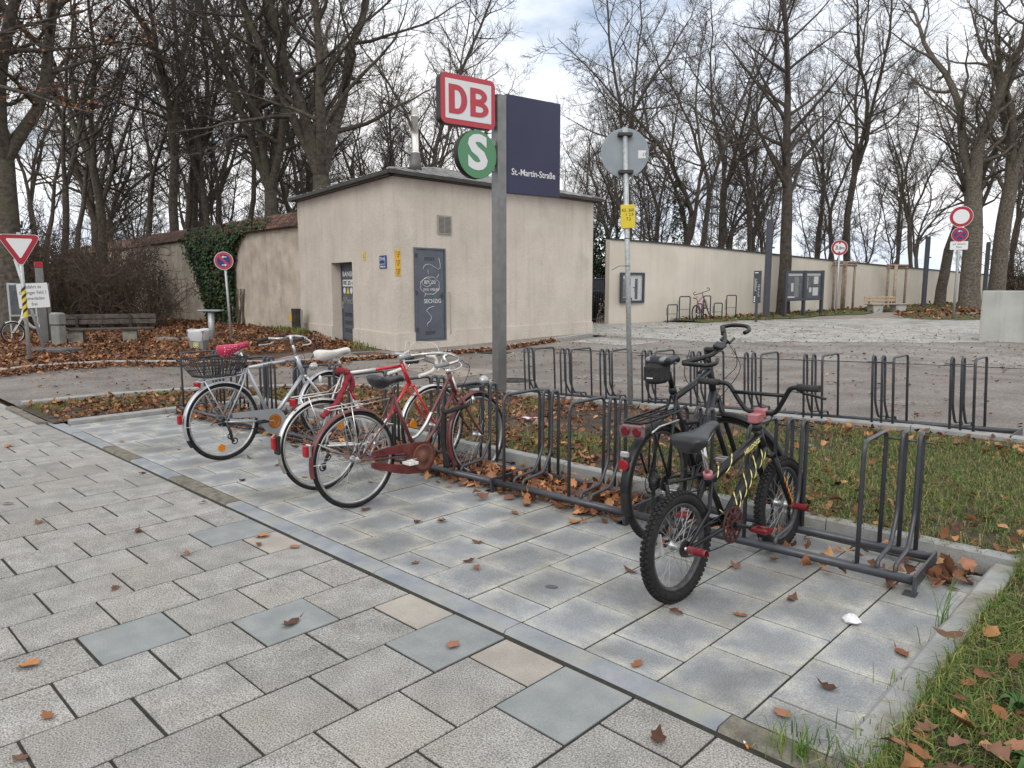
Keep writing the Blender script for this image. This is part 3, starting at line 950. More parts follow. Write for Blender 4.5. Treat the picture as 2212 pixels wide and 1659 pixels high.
for k in range(1600):
    t = rd.random(); x = -14.4 - 7.5 * t; y = 10.35 + 1.45 * t + rd.gauss(0, .12)
    if t > .62 or t < .2 and rd.random() < .3: pts.append((x, y - .12, zleaf(x, y)))
grass_field('wall_foot_weeds', 'weeds growing at the foot of the house wall', pts, .08, .28, .008, .35, .5)

# long grass stalks and a leafy weed at the end kerb
def blades(name, label, cx, cy, n, L0, L1, wd_, cat='plant'):
    V, F, C = [], [], []
    for k in range(n):
        a = rd.uniform(0, 6.28); L = rd.uniform(L0, L1); ln_ = rd.uniform(.3, 1.1); b_ = len(V)
        x0, y0 = cx + rd.gauss(0, .012), cy + rd.gauss(0, .012); dx_, dy_ = math.cos(a), math.sin(a); m = 7
        c = np.array((.08, .15, .03)) * rd.uniform(.7, 1.4)
        for i in range(m):
            t = i / (m - 1); r_ = ln_ * L * t * t; z = L * (t - .45 * ln_ * t ** 2.4); wq = wd_ * (1 - t) ** .6 + .0003
            V += [(x0 + dx_ * r_ - dy_ * wq, y0 + dy_ * r_ + dx_ * wq, max(.004, z)), (x0 + dx_ * r_ + dy_ * wq, y0 + dy_ * r_ - dx_ * wq, max(.004, z))]; C += [(*c, 1)] * 2
        for i in range(m - 1): F.append((b_ + 2 * i, b_ + 2 * i + 1, b_ + 2 * i + 3, b_ + 2 * i + 2))
    return tag(np_mesh(name, V, F, MAT['grass'], C), label, cat)
blades('grass_tuft', 'tuft of long grass stalks arching over the end kerb beside the rack', -.80, 3.62, 13, .14, .34, .0022)
blades('grass_tuft', 'small grass tuft at the old brown kerb stone', -.88, 2.27, 26, .06, .13, .0022)
def rosette(label, cx, cy, n, L0, wd_):
    V, F, C = [], [], []
    for k in range(n):
        a = 2 * PI * k / n + rd.uniform(-.3, .3); L = L0 * rd.uniform(.7, 1.2); b_ = len(V); m = 7; dx_, dy_ = math.cos(a), math.sin(a)
        c = np.array((.05, .10, .03)) * rd.uniform(.7, 1.3)
        for i in range(m):
            t = i / (m - 1); wq = wd_ * math.sin(PI * (.08 + .9 * t)) * (1.25 if i % 2 else .8); z = .035 + .05 * math.sin(PI * t) - .02 * t
            for s_ in (-1, 0, 1): V.append((cx + dx_ * L * t - dy_ * wq * s_, cy + dy_ * L * t + dx_ * wq * s_, zisl(cx, cy) + z + (.012 if s_ else 0))); C.append((*c, 1))
        for i in range(m - 1):
            for q in (0, 1): e = b_ + 3 * i + q; F.append((e, e + 1, e + 4, e + 3))
    return tag(np_mesh('weed_rosette', V, F, MAT['grass'], C, smooth=True), label, 'weed')
rosette('broad leaved weed rosette in the lawn nearest the end of the kerb', -.30, 2.62, 8, .085, .013)
rosette('smaller leafy weed rosette in the lawn further along the end kerb', -.40, 2.98, 7, .07, .011)
# ================================================================== HOUSE
UP = Vector((0, 0, 1))
C0 = Vector((-14.1, 10.6, 0)); dL = Vector((-.98, .2, 0)).normalized(); dR = Vector((-.025, 1, 0)).normalized()
LL, LR = 6.75, 7.75
ZW = 4.03
house = thing('house', 'small cream rendered house with low metal hip roof behind the bicycles', 'house', C0)
house.location = (0, 0, 0)
house['label'] = 'small cream rendered house with low metal hip roof behind the bicycles'
ML = frameM(C0, dL, UP)      # local x along the left face, y up, z inward
MR = frameM(C0, dR, UP)      # local x along the right face, y up, z outward
w = MB()
# left face with the door recess
s0, s1, dz = 2.55, 4.05, 2.14
w.box(.10, s0, -.4, ZW, 0, .35, ML); w.box(s1, LL, -.4, ZW, 0, .35, ML); w.box(s0, s1, dz, ZW, 0, .35, ML)
w.box(s0, s1, -.4, ZW, .35, .45, ML)
w.build('wall', MAT['render'], house)
cq = [C0 + dL * .10, C0, C0 + dR * .10, C0 + dL * .3 + dR * .3]
MB().prism([(q.x, q.y) for q in cq][::-1], -.4, ZW - .001).build('wall', MAT['render'], house)
w = MB(); w.box(.10, LR, -.4, ZW - .002, -.35, 0, MR); w.build('wall', MAT['render'], house)
P1 = C0 + dL * LL; P2 = C0 + dR * LR; P3 = P1 + dR * LR
w = MB(); w.box(0, LR, -.4, ZW - .004, 0, .3, frameM(P1, dR, UP)); w.build('wall', MAT['render'], house)
w = MB(); w.box(0, LL, -.4, ZW - .006, -.3, 0, frameM(P2, dL, UP)); w.build('wall', MAT['render'], house)
# plinth, three centimetres proud
p = MB()
for a, b in [(0.10, .60), (1.56, LR)]:
    p.box(a, b, -.4, .40, 0, .035, MR); p.build('plinth', MAT['render'], house); p = MB()
p.box(.60, 1.56, -.4, .19, 0, .035, MR); p.build('plinth', MAT['render'], house); p = MB()
for a, b in [(.10, s0), (s1, LL)]:
    p.box(a, b, -.4, .39, -.035, 0, ML); p.build('plinth', MAT['render'], house); p = MB()
cq2 = [C0 + dL * .10 - (ML.to_3x3() @ Vector((0, 0, 1))) * .035, C0 - dL * .02 - dR * .035, C0 - dL * .035 - dR * .02, C0 + dR * .10 - dL * .0357, C0 + dL * .2 + dR * .2]
p.prism([(q.x, q.y) for q in cq2][::-1], -.4, .395)
p.build('plinth', MAT['render'], house)
# roof
ov = .22
def off(pv, a, b): return pv + a + b
E0 = C0 - dL * ov - dR * ov; E1 = P1 + dL * ov - dR * ov; E2 = P2 - dL * ov + dR * ov; E3 = P3 + dL * ov + dR * ov
cen = (C0 + P1 + P2 + P3) / 4
ra = cen - dR * .5; rb = cen + dR * .5
ze, zr = 4.13, 4.98
def V3(pv, z): return (pv.x, pv.y, z)
roofp = MB().add([V3(E0, ze), V3(E2, ze), V3(E3, ze), V3(E1, ze), V3(ra, zr), V3(rb, zr)], [(0, 1, 5, 4), (1, 2, 5), (2, 3, 4, 5), (3, 0, 4)]).build('roof', MAT['zinc'], house)
seam = MB()
def seams(A, B, RA, RB, n):
    for k in range(n + 1):
        t = k / n
        q = A.lerp(B, t)
        # walk up slope perpendicular to the eave until hip or ridge
        e = (B - A).normalized()
        inn = Vector((-e.y, e.x, 0))
        if inn.dot(cen - q) < 0: inn = -inn
        dist = (RA - A).dot(inn)
        sa = (RA - A).dot(e); sb = (RB - A).dot(e); s = (q - A).dot(e); Lt = (B - A).length
        if s < sa: u = s / sa
        elif s > sb: u = (Lt - s) / (Lt - sb)
        else: u = 1
        if u < .03: continue
        a = Vector(V3(q, ze + .012)); b = Vector(V3(q + inn * dist * u, ze + (zr - ze) * u + .012))
        one = MB(); one.tube([a, b], .018, 4, smooth=False); one.build('roof_seam', MAT['zinc'], roofp)
seams(E0, E2, ra, rb, 15); seams(E0, E1, ra, ra, 13)
hip = MB()
for a, b in [(E0, ra), (E1, ra), (E2, rb), (E3, rb)]:
    hip.tube([V3(a, ze + .02), V3(b, zr + .02)], .035, 6)
hip.tube([V3(ra, zr + .02), V3(rb, zr + .02)], .04, 6)
hip.build('ridge_cap', MAT['zinc'], roofp)
g = MB()
for a, b in [(E0, E2), (E0, E1), (E2, E3), (E1, E3)]:
    d_ = (b - a).normalized(); n_ = Vector((-d_.y, d_.x, 0))
    if n_.dot(cen - a) < 0: n_ = -n_
    M_ = frameM(V3(a, ze), d_, UP)
    zs = M_.to_3x3() @ Vector((0, 0, 1)); sgn = 1 if zs.dot(n_) > 0 else -1
    L_ = (b - a).length
    z0_, z1_ = sorted((-.03 * sgn, .06 * sgn)); g.box(-.02, L_ + .02, -.075, .008, z0_, z1_, M_)
    z0_, z1_ = sorted((.06 * sgn, .26 * sgn)); g.box(.2, L_ - .2, -.095, -.07, z0_, z1_, M_)
g.build('gutter', MAT['gutter'], house)
# flue
CH = Vector((-15.03, 12.02, 0))
fl = MB(); fl.lathe([(.165, 4.38), (.15, 4.55), (.12, 4.80), (.115, 4.82)], 18, Matrix.Translation(CH)); fl.build('flue_flashing', MAT['flue_base'], house)
fl = MB(); fl.lathe([(.118, 4.81), (.118, 4.84), (.092, 4.85), (.092, 5.68), (.098, 5.68), (.098, 5.72), (.092, 5.72), (.092, 5.88), (.08, 5.88)], 20, Matrix.Translation(CH)); fl.build('flue', MAT['steel_bright'], house)

# door in the left recess
dr = MB(); dr.bbox(s0 + .02, s1 - .02, 0, 2.06, .29, .34, .006, ML); d1 = dr.build('door', MAT['door'], house)
tag(d1, 'recessed grey door with stickers and scrawls')
fr = MB(); fr.box(s0, s0 + .05, 0, dz, .27, .35, ML); fr.box(s1 - .05, s1, 0, dz, .27, .35, ML); fr.box(s0 + .05, s1 - .05, 2.06, dz, .27, .35, ML); fr.build('door_frame', MAT['door'], d1)
vt = MB()
for zc in (.28, .5, .72):
    for k in range(3):
        for q in range(5):
            x = 3.35 + q * .11; vt.box(x, x + .085, zc - .05 + k * .04, zc - .03 + k * .04, .284, .292, ML)
vt.build('grille', MAT['door_dark'], d1)
MLt = frameM(C0, -dL, UP)   # reads left to right from outside; z outward
def lt(s, z, o=.0): return frameM(C0 + dL * s + UP * z - (ML.to_3x3() @ Vector((0, 0, 1))) * o, -dL, UP)
# the visible part of the leaf is its right hand side as seen from the street
pl = MB(); pl.box(3.05, 3.95, 1.50, 1.68, .281, .2895, ML); stk = pl.build('sticker', MAT['sign_white'], d1)
text('lettering', 'RE 25 c', .15, MAT['letter_black'], d1, lt(3.55, 1.59, -.278), .003, sx=1.5)
text('lettering', 'BANSH', .19, MAT['sign_white'], d1, lt(3.55, 1.83, -.2855), .004, sx=1.35)
text('lettering', '07mck', .26, MAT['vent'], d1, lt(3.58, 1.1, -.2855), .0, sx=1.2)
for k, (cx, mm) in enumerate([(3.85, 'sign_white'), (3.6, 'yellow'), (3.36, 'sign_white')]):
    b_ = MB()
    if k == 1: b_.prism([(-.1, -.08), (.1, -.08), (0, .1)], -.004, .0, lt(cx, 1.38, -.286))
    else: b_.lathe([(.085, -.004), (.085, .0)], 16, lt(cx, 1.38, -.286))
    b_.build('sticker', MAT[mm], d1)
h_ = MB(); h_.box(3.96, 4.0, .88, 1.06, .265, .29, ML); h_.tube([(3.98, 1.0, .27), (3.98, 1.0, .24), (3.88, 1.0, .24)], .009, 6, M=ML); h_.build('door_handle', MAT['galv'], d1)
# steel door in the right face
dr = MB(); dr.bbox(.63, 1.53, .21, 2.39, -.01, .03, .008, MR); d2 = dr.build('door', MAT['door'], house)
tag(d2, 'blue grey steel door covered in white chalk scrawls')
fr = MB(); fr.box(.585, .63, .17, 2.43, -.01, .05, MR); fr.box(1.53, 1.575, .17, 2.43, -.01, .05, MR); fr.box(.63, 1.53, 2.39, 2.43, -.01, .05, MR); fr.box(.63, 1.53, .17, .21, -.01, .05, MR)
fr.build('door_frame', MAT['door'], d2)
vt = MB()
for zc in (.36, 2.16):
    for k in range(3):
        for q in range(5):
            x = .90 + q * .066; vt.box(x, x + .052, zc - .03 + k * .03, zc - .016 + k * .03, .029, .0335, MR)
vt.build('grille', MAT['door_dark'], d2)
hg = MB()
for z in (.42, 1.3, 2.2): hg.box(.60, .66, z, z + .09, .03, .065, MR)
hg.build('hinge', MAT['dark_steel'], d2)
hk = MB(); hk.box(1.43, 1.47, 1.2, 1.35, .03, .04, MR); hk.tube([(1.45, 1.28, .04), (1.45, 1.28, .07), (1.36, 1.28, .07)], .009, 6, M=MR); hk.build('door_handle', MAT['dark_steel'], d2)
ch = MB()
def scr(pts, r=.006): ch.tube([(x, z, .034) for x, z in pts], r, 4, M=MR)
scr([(1.36, 2.2), (1.40, 2.05), (1.40, 1.95), (1.34, 1.92), (1.2, 1.98), (1.05, 2.04), (.93, 2.03), (.86, 1.97), (.85, 1.9)])
scr([(1.0, 1.9), (1.01, 1.8)]); scr([(1.28, 1.7), (1.35, 1.8)])
clo = []
for k in range(49):
    a = 2 * PI * k / 48; rr_ = 1 + .09 * abs(math.sin(4 * a)); clo.append((1.06 + .29 * rr_ * math.cos(a), 1.52 + .2 * rr_ * math.sin(a)))
scr(clo)
scr([(.96 + .15 * math.cos(a / 3) * 1.0, 1.60 + .1 * math.sin(a / 3)) for a in range(0, 20)])
scr([(.88, 1.25), (.93, 1.34)]); scr([(1.18, 1.02), (1.02, .98), (.93, .92), (1.02, .84), (1.10, .76), (1.06, .66), (.95, .60), (.97, .52)])
ch.build('chalk_scrawl', MAT['sign_white'], d2)
def rt(s, z, o): return frameM(C0 + dR * s + UP * z + (MR.to_3x3() @ Vector((0, 0, 1))) * o, dR, UP)
text('lettering', 'BPL 20', .13, MAT['sign_white'], d2, rt(1.06, 1.6, .033), -.001)
text('lettering', 'XH5 1908.RE', .095, MAT['sign_white'], d2, rt(1.1, 1.42, .033), -.001)
text('lettering', 'TS1', .1, MAT['sign_green'], d2, rt(1.2, 1.27, .033), .0)
text('lettering', 'SECHZiG', .14, MAT['sign_white'], d2, rt(1.14, 1.14, .033), .0)
# ventilation grille
vn = MB(); vn.box(1.35, 1.81, 2.78, 3.24, 0, .03, MR); v1 = vn.build('vent', MAT['vent'], house)
for cxx in (1.39, 1.60):
    b_ = MB(); b_.box(cxx, cxx + .17, 2.82, 3.20, .03, .033, MR); b_.build('vent_opening', MAT['door_dark'], v1)
for k in range(13):
    for cxx in (1.39, 1.60):
        sl_ = MB(); sl_.box(cxx, cxx + .17, 2.83 + k * .0285, 2.845 + k * .0285, .03, .046, MR); sl_.build('slat', MAT['vent'], v1)
cp = MB(); cp.tube([(1.70, 1.36, .02), (1.72, 1.33, .045), (1.72, .32, .045), (1.70, .3, .02)], .012, 6, M=MR); cp.build('conduit', MAT['vent'], house)

# plates fixed to the house are things of their own
def plate(name, label, cat, M, w_, h_, mat, t=.012):
    o = thing(name, label, cat)
    MB().bbox(-w_ / 2, w_ / 2, -h_ / 2, h_ / 2, 0, t, .002, M).build('panel', MAT[mat], o)
    return o
np_ = plate('house_number_plate', 'dark blue enamel house number plate reading 39 41 on the house corner', 'house number', lt(.60, 2.085, .004), .40, .31, 'sign_blue')
text('lettering', '39+41', .135, MAT['sign_white'], np_, lt(.62, 2.155, .0165), .0, sx=.95)
text('lettering', 'St.-Martin-Str.', .068, MAT['sign_white'], np_, lt(.60, 1.975, .0165), .001, sx=.85)
b_ = MB(); b_.box(-.19, .12, -.006, .006, 0, .0015, lt(.60, 2.035, .0162)); b_.box(.115, .127, -.006, .14, 0, .0015, lt(.60, 2.035, .0162)); b_.build('line', MAT['sign_white'], np_)
yp = plate('marker_plate', 'small pale yellow pipe marker plate between the recessed door and the house number', 'marker plate', lt(1.72, 2.26, .004), .14, .21, 'yellow')
text('lettering', 'S 5\n2,4', .06, MAT['letter_black'], yp, lt(1.72, 2.26, .0165), 0, sx=.9, ls=.9)
ys_ = plate('marker_strip', 'tall amber strip of three pipe markers on the house corner', 'marker plate', rt(.10, 2.055, .004), .15, .60, 'orange_plate')
for k in range(3):
    text('lettering', 'H 150\n-|- 8,2\n4,6', .055, MAT['letter_black'], ys_, rt(.10, 2.25 - .2 * k, .0165), 0, sx=.85, ls=.85)

# ---- meter cabinet on a post by the house
mp = C0 + dL * 6.15 - (ML.to_3x3() @ Vector((0, 0, 1))) * .35
mc = thing('meter_cabinet', 'grey brown meter cabinet with amber plate on a post at the house corner', 'cabinet', (mp.x, mp.y, .03), math.atan2(-dL.y, -dL.x))
MB().bbox(-.17, .17, -.1, .1, .22, .80, .015).build('cabinet', MAT['gutter'], mc)
MB().box(.05, .13, .02, .10, -.05, .22).build('post', MAT['vent'], mc)
MB().box(.19, .25, .06, .12, -.05, .76).build('post', MAT['vent'], mc)
MB().bbox(-.24, -.10, -.13, -.105, .42, .64, .004).build('marker_plate', MAT['orange_plate'], mc)

# ================================================================== OLD CEMETERY WALL
WA = C0 + dL * LL + dR * .05; WB = Vector((-36.5, 12.9, 0)); dW = (WB - WA).normalized(); LW = (WB - WA).length + 14
MW = frameM(WA, dW, UP)       # z inward (away from the street)
ow = thing('old_wall', 'old cream rendered cemetery wall with clay tile coping', 'wall', (0, 0, 0))
zt0, zt1 = 3.36, 3.30
w = MB()
nseg = 40
for k in range(nseg + 1):
    x = LW * k / nseg; zt = zt0 + (zt1 - zt0) * k / nseg + .02 * math.sin(k * 1.3)
    w.v += [tuple(MW @ Vector((x, -.3, 0))), tuple(MW @ Vector((x, zt, 0))), tuple(MW @ Vector((x, zt, .45))), tuple(MW @ Vector((x, -.3, .45)))]
for k in range(nseg):
    a = 4 * k; w.f += [(a, a + 4, a + 5, a + 1), (a + 1, a + 5, a + 6, a + 2), (a + 2, a + 6, a + 7, a + 3)]; w.sm += [False] * 3
w.f.append((0, 1, 2, 3)); w.sm.append(False)
w.build('wall', MAT['render_old'], ow)
cop = MB(); cop.add([MW @ Vector(v) for v in [(0, zt0 - .05, -.16), (0, zt0 + .42, .225), (0, zt0 - .05, .61), (LW, zt1 - .05, -.16), (LW, zt1 + .42, .225), (LW, zt1 - .05, .61)]], [(0, 1, 4, 3), (1, 2, 5, 4), (0, 2, 1), (3, 4, 5), (0, 3, 5, 2)])
coping = cop.build('coping', MAT['tile'], ow)
# clay tiles, street side, four courses; the nearest 260 are single pieces
tm = MB()
prof = [(-.1, 0), (-.06, .018), (0, .026), (.06, .018), (.1, 0)]
for y_, z_ in ((0, .012), (.19, 0)):
    tm.v += [(x, y_, z + z_) for x, z in prof]
tm.v += [(x, -.002, z) for x, z in prof]
for k in range(4):
    tm.f += [(k, k + 1, k + 6, k + 5), (k + 10, k + 11, k + 1, k)]; tm.sm += [True, False]
tme = tm.mesh('tile'); tme.materials.append(MAT['tile'])
sl_dir = Vector((0, .47, .385)).normalized()
cnt = 0
for k in range(75):
    for c in range(4):
        x = .1 + k * .198 + (.099 if c % 2 else 0)
        zt = zt0 + (zt1 - zt0) * x / LW
        if x > LW - .2 or cnt >= 298: continue
        p0 = Vector((x, zt - .045 + .47 * c * .245, -.165 + .385 * c * .245))
        o = bpy.data.objects.new('tile', tme); COL.objects.link(o); o.parent = coping
        n_ = Vector((1, 0, 0)).cross(sl_dir)
        Mt = Matrix(((1, 0, 0), sl_dir, n_)).transposed().to_4x4()
        if n_.z > 0: Mt = Matrix(((-1, 0, 0), sl_dir, -n_)).transposed().to_4x4()
        Mt.translation = p0
        o.matrix_local = MW @ Mt @ Matrix.Rotation(random.uniform(-.03, .03), 4, 'Z')
        cnt += 1

# ---- ivy on the old wall
def ivy_patch(name, label, samples, smin, smax, parentM):
    n = len(samples)
    P = np.array(samples)          # s, z, out
    V = []; F = []; C = []
    r = np.random.default_rng(5)
    for i, (s, z, o_) in enumerate(samples):
        sz = r.uniform(smin, smax); a = r.normal(-PI / 2, .7); til = r.normal(.5, .35); rol = r.normal(0, .4)
        q = Matrix.Translation((s, z, -o_)) @ Matrix.Rotation(a, 4, 'Z') @ Matrix.Rotation(til, 4, 'Y') @ Matrix.Rotation(rol, 4, 'X')
        b = len(V)
        for v in ((-.3, 0, 0), (-.1, .45, .05), (.25, .3, .0), (.65, 0, -.05), (.25, -.3, .0), (-.1, -.45, .05)):
            V.append(parentM @ (q @ Vector((v[0] * sz, v[1] * sz, v[2] * sz))))
        F += [(b, b + 1, b + 2), (b, b + 2, b + 3), (b, b + 3, b + 4), (b, b + 4, b + 5)]
        c = np.array([(.018, .042, .016), (.028, .062, .02), (.045, .085, .028), (.014, .03, .014)][r.integers(0, 4)]) * r.uniform(.6, 1.4)
        if r.random() < .06: c = np.array((.14, .07, .03))
        C += [(*c, 1)] * 6
    return np_mesh(name, [tuple(v) for v in V], F, MAT['ivy'], C)


ri = random.Random(11)
sam = []
def px_s(px):   # helper table: image column -> distance along the wall, measured once
    return np.interp(px, [330, 400, 430, 460, 500, 520, 560, 600, 640], [15.5, 9.6, 7.9, 6.5, 4.9, 4.2, 2.8, 1.5, .15])
while len(sam) < 15000:
    z = ri.uniform(0.0, 3.85)
    t = z / 3.3
    c0 = np.interp(z, [0, .8, 1.6, 2.4, 3.0, 3.4], [425, 428, 420, 408, 400, 400]); c1 = np.interp(z, [0, .8, 1.6, 2.2, 2.7, 3.1, 3.4], [495, 497, 499, 501, 507, 518, 545])
    s_a, s_b = px_s(c1), px_s(c0)
    s = ri.uniform(s_a, s_b)
    if z < .9 and math.sin(s * 14) + .5 * math.sin(s * 31) < .2 + .6 * (.9 - z): continue
    e = min(s - s_a, s_b - s); 
    if e < .25 and ri.random() < .5: continue
    if z > 3.3:
        oz = (z - 3.3); s = ri.uniform(px_s(585), px_s(395))
        if ri.random() < .55: continue
        sam.append((s, 3.32 + oz * .85, .14 - oz * .72 + ri.uniform(0, .12))); continue
    sam.append((s, z, .03 + abs(ri.gauss(0, .10)) * (.5 + t)))
iv = ivy_patch('ivy', '', sam, .065, .125, MW)
tag(iv, 'dense dark green ivy hanging over the old wall', 'ivy')
st = MB()
for k in range(34):
    s = ri.uniform(4.3, 7.9); pts_ = []
    for q in range(6):
        pts_.append(MW @ Vector((s, q * .28, -.03 - .02 * ri.random()))); s += ri.uniform(-.12, .12)
    st.tube(pts_, [.03, .026, .022, .018, .014, .01], 5)
st.build('ivy_stem', MAT['twig_brown'], iv)

# ================================================================== LONG CREAM WALL AT THE RIGHT
lw = thing('cream_wall', 'long smooth cream rendered wall with dark coping receding to the right', 'wall')
th = .3
W = MB(); CP = MB()
n = len(WALL)
for i, (x, y, zt) in enumerate(WALL):
    z0 = H(x, y) - .3
    xb, yb = (x - th, y + .12) if i > 1 else (x - .02 * i, y + .6 + .2 * i)
    if i == 0: xb, yb = x + .02, y + .5
    if i == 1: xb, yb = x - .2, y + .55
    W.v += [(x, y, z0), (x, y, zt), (xb, yb, zt), (xb, yb, z0)]
    CP.v += [(x + .05, y - .03, zt), (x + .05, y - .03, zt + .055), (xb - .05, yb, zt + .055), (xb - .05, yb, zt)]
for i in range(n - 1):
    a = 4 * i
    for B_2 in (W, CP):
        B_2.f += [(a, a + 4, a + 5, a + 1), (a + 1, a + 5, a + 6, a + 2), (a + 2, a + 6, a + 7, a + 3)]; B_2.sm += [False] * 3
        if B_2 is CP: B_2.f += [(a, a + 3, a + 7, a + 4)]; B_2.sm += [False]
for B_2 in (W, CP): B_2.f.append((0, 1, 2, 3)); B_2.sm.append(False)
W.build('wall', MAT['render_wall'], lw); CP.build('coping', MAT['coping'], lw)

# gate and fence between house and wall
gt = thing('iron_gate', 'dark iron bar gate between the house and the cream wall', 'gate', (-17.15, 22.85, .05))
g0 = Vector((0, 0, 0)); gd = Vector((-1, -.06, 0)).normalized()
for k in range(30):
    b_ = MB(); q = gd * (.1 + k * .11); b_.tube([(q.x, q.y, 0), (q.x, q.y, 1.86)], .011, 5); b_.build('bar', MAT['dark_steel'], gt)
for z in (.16, 1.25, 1.72):
    b_ = MB(); e = gd * 3.4; b_.tube([(0, 0, z), (e.x, e.y, z)], .022, 6); b_.build('rail', MAT['dark_steel'], gt)
b_ = MB(); e0 = gd * .1; e1 = gd * 3.3; b_.add([(e0.x, e0.y + .02, 1.3), (e1.x, e1.y + .02, 1.3), (e1.x, e1.y + .02, 1.7), (e0.x, e0.y + .02, 1.7), (e0.x, e0.y + .03, 1.3), (e1.x, e1.y + .03, 1.3), (e1.x, e1.y + .03, 1.7), (e0.x, e0.y + .03, 1.7)], [(0, 1, 2, 3), (7, 6, 5, 4), (0, 4, 5, 1), (3, 2, 6, 7)]); b_.build('panel', MAT['dark_steel'], gt)

# concrete block at the right edge
cb = thing('concrete_wall_block', 'pale grey fair faced concrete block at the right edge of the street', 'wall', (-4.68, 22.59, H(-4.68, 22.59)), math.atan2(.17, .985))
MB().bbox(0, 7, 0, 1.2, -.3, 1.33, .012).build('block', MAT['concrete'], cb)

# ================================================================== SIGNS
def disc(parent, name, r, mat, M, z0, z1, n=32):
    return MB().lathe([(r, z0), (r, z1)], n, M, smooth=False).build(name, MAT[mat], parent)


def face(pos, az_to_cam=0.0):
    """frame at pos whose z axis looks towards the viewer side (+ yaw offset)"""
    d = Vector((-pos[0], -pos[1], 0)).normalized()
    d.rotate(Matrix.Rotation(az_to_cam, 3, 'Z'))
    x = UP.cross(d)
    return frameM(pos, x, UP)


def pole(parent, r, h, lean=(0, 0), n=12, mat='galv'):
    MB().tube([(0, 0, -.1), (lean[0] * .5, lean[1] * .5, h / 2), (lean[0], lean[1], h)], r, n).build('pole', MAT[mat], parent)


# -- station sign: post, red letters board, green disc, navy panel
dB = Vector((.157, .988, 0)).normalized()
SP = Vector((-7.32, 7.33, 0))
ss = thing('station_sign', 'tall grey station sign post with red lettered board, green disc and navy panel', 'station sign', SP)
Mb = frameM((0, 0, 0), dB, UP)
ps = MB(); ps.box(-.085, .085, -.2, 4.08, -.075, .0, Mb); ps.box(-.085, .085, -.2, 4.08, -.09, -.076, Mb)
ps.box(-.085, .06, -.2, 4.075, .0, .055, Mb); ps.build('post', MAT['post'], ss)


def rrect(x0, x1, y0, y1, r, n=5):
    P = []
    for cx, cy, a0 in ((x1 - r, y1 - r, 0), (x0 + r, y1 - r, PI / 2), (x0 + r, y0 + r, PI), (x1 - r, y0 + r, 1.5 * PI)):
        for k in range(n + 1):
            a = a0 + PI / 2 * k / n; P.append((cx + r * math.cos(a), cy + r * math.sin(a)))
    return P


MB().prism(rrect(-.965, -.11, 3.60, 4.23, .085), -.075, .028, Mb).build('board_case', MAT['black'], ss)
dbp = MB().prism(rrect(-.962, -.113, 3.603, 4.227, .083), .028, .036, Mb).build('board', MAT['sign_red2'], ss)
MB().prism(rrect(-.895, -.18, 3.67, 4.16, .012), .036, .040, Mb).build('white_field', MAT['sign_white'], dbp)


def letterD(x, y, h, w_, t, hole=True):
    out_ = [(x, y), (x + w_ * .45, y)]
    n_ = 10
    for k in range(n_ + 1):
        a = -PI / 2 + PI * k / n_; out_.append((x + w_ * .45 + w_ * .55 * math.cos(a), y + h / 2 + h / 2 * math.sin(a)))
    out_.append((x, y + h))
    inn = [(x + t, y + t * .72), (x + w_ * .45, y + t * .72)]
    for k in range(n_ + 1):
        a = -PI / 2 + PI * k / n_; inn.append((x + w_ * .45 + (w_ * .55 - t) * math.cos(a), y + h / 2 + (h / 2 - t * .72) * math.sin(a)))
    inn.append((x + t, y + h - t * .72))
    return out_, inn


def ring_prism(mb, o_, i_, z0, z1, M):
    n_ = len(o_)
    vs_ = [(x, y, z) for z in (z0, z1) for x, y in o_] + [(x, y, z) for z in (z0, z1) for x, y in i_]
    fs_ = []
    for k in range(n_):
        j = (k + 1) % n_
        fs_ += [(n_ + k, n_ + j, 3 * n_ + j, 3 * n_ + k), (k, j, n_ + j, n_ + k), (2 * n_ + j, 2 * n_ + k, 3 * n_ + k, 3 * n_ + j)]
    mb.add(vs_, fs_, False, M)


lm = MB(); o_, i_ = letterD(-.845, 3.735, .36, .28, .088); ring_prism(lm, o_, i_, .040, .046, Mb); lm.build('letter', MAT['sign_red2'], dbp)
lm = MB()
o_, i_ = letterD(-.515, 3.735, .20, .29, .082); ring_prism(lm, o_, i_, .040, .046, Mb)
o_, i_ = letterD(-.515, 3.90, .195, .265, .082); ring_prism(lm, o_, i_, .040, .0465, Mb)
lm.build('letter', MAT['sign_red2'], dbp)
Ms = frameM(dB * -.40 + UP * 3.26, dB, UP)
MB().lathe([(.312, -.075), (.312, .028)], 40, Ms).build('disc_case', MAT['black'], ss)
sd_ = MB().lathe([(.308, .028), (.308, .036)], 40, Ms).build('disc', MAT['sign_green'], ss)
text('letter', 'S', .60, MAT['sign_white'], sd_, Ms @ Matrix.Translation((0, .005, .038)), .024, sx=1.12)
np_b = MB().bbox(.09, 1.055, 2.80, 4.11, -.07, .02, .006, Mb).build('panel', MAT['navy'], ss)
text('lettering', 'St.-Martin-Straße', .124, MAT['sign_white'], np_b, frameM(dB * .565 + UP * 3.09 + (Mb.to_3x3() @ Vector((0, 0, 1))) * .0215, dB, UP), .0012, sx=.92)
br = MB()
for z in (4.02, 3.70, 3.44, 3.10):
    br.box(-.14 if z > 3.5 else -.13, -.08, z - .03, z + .03, -.05, .0, Mb)
br.build('bracket', MAT['galv'], ss)

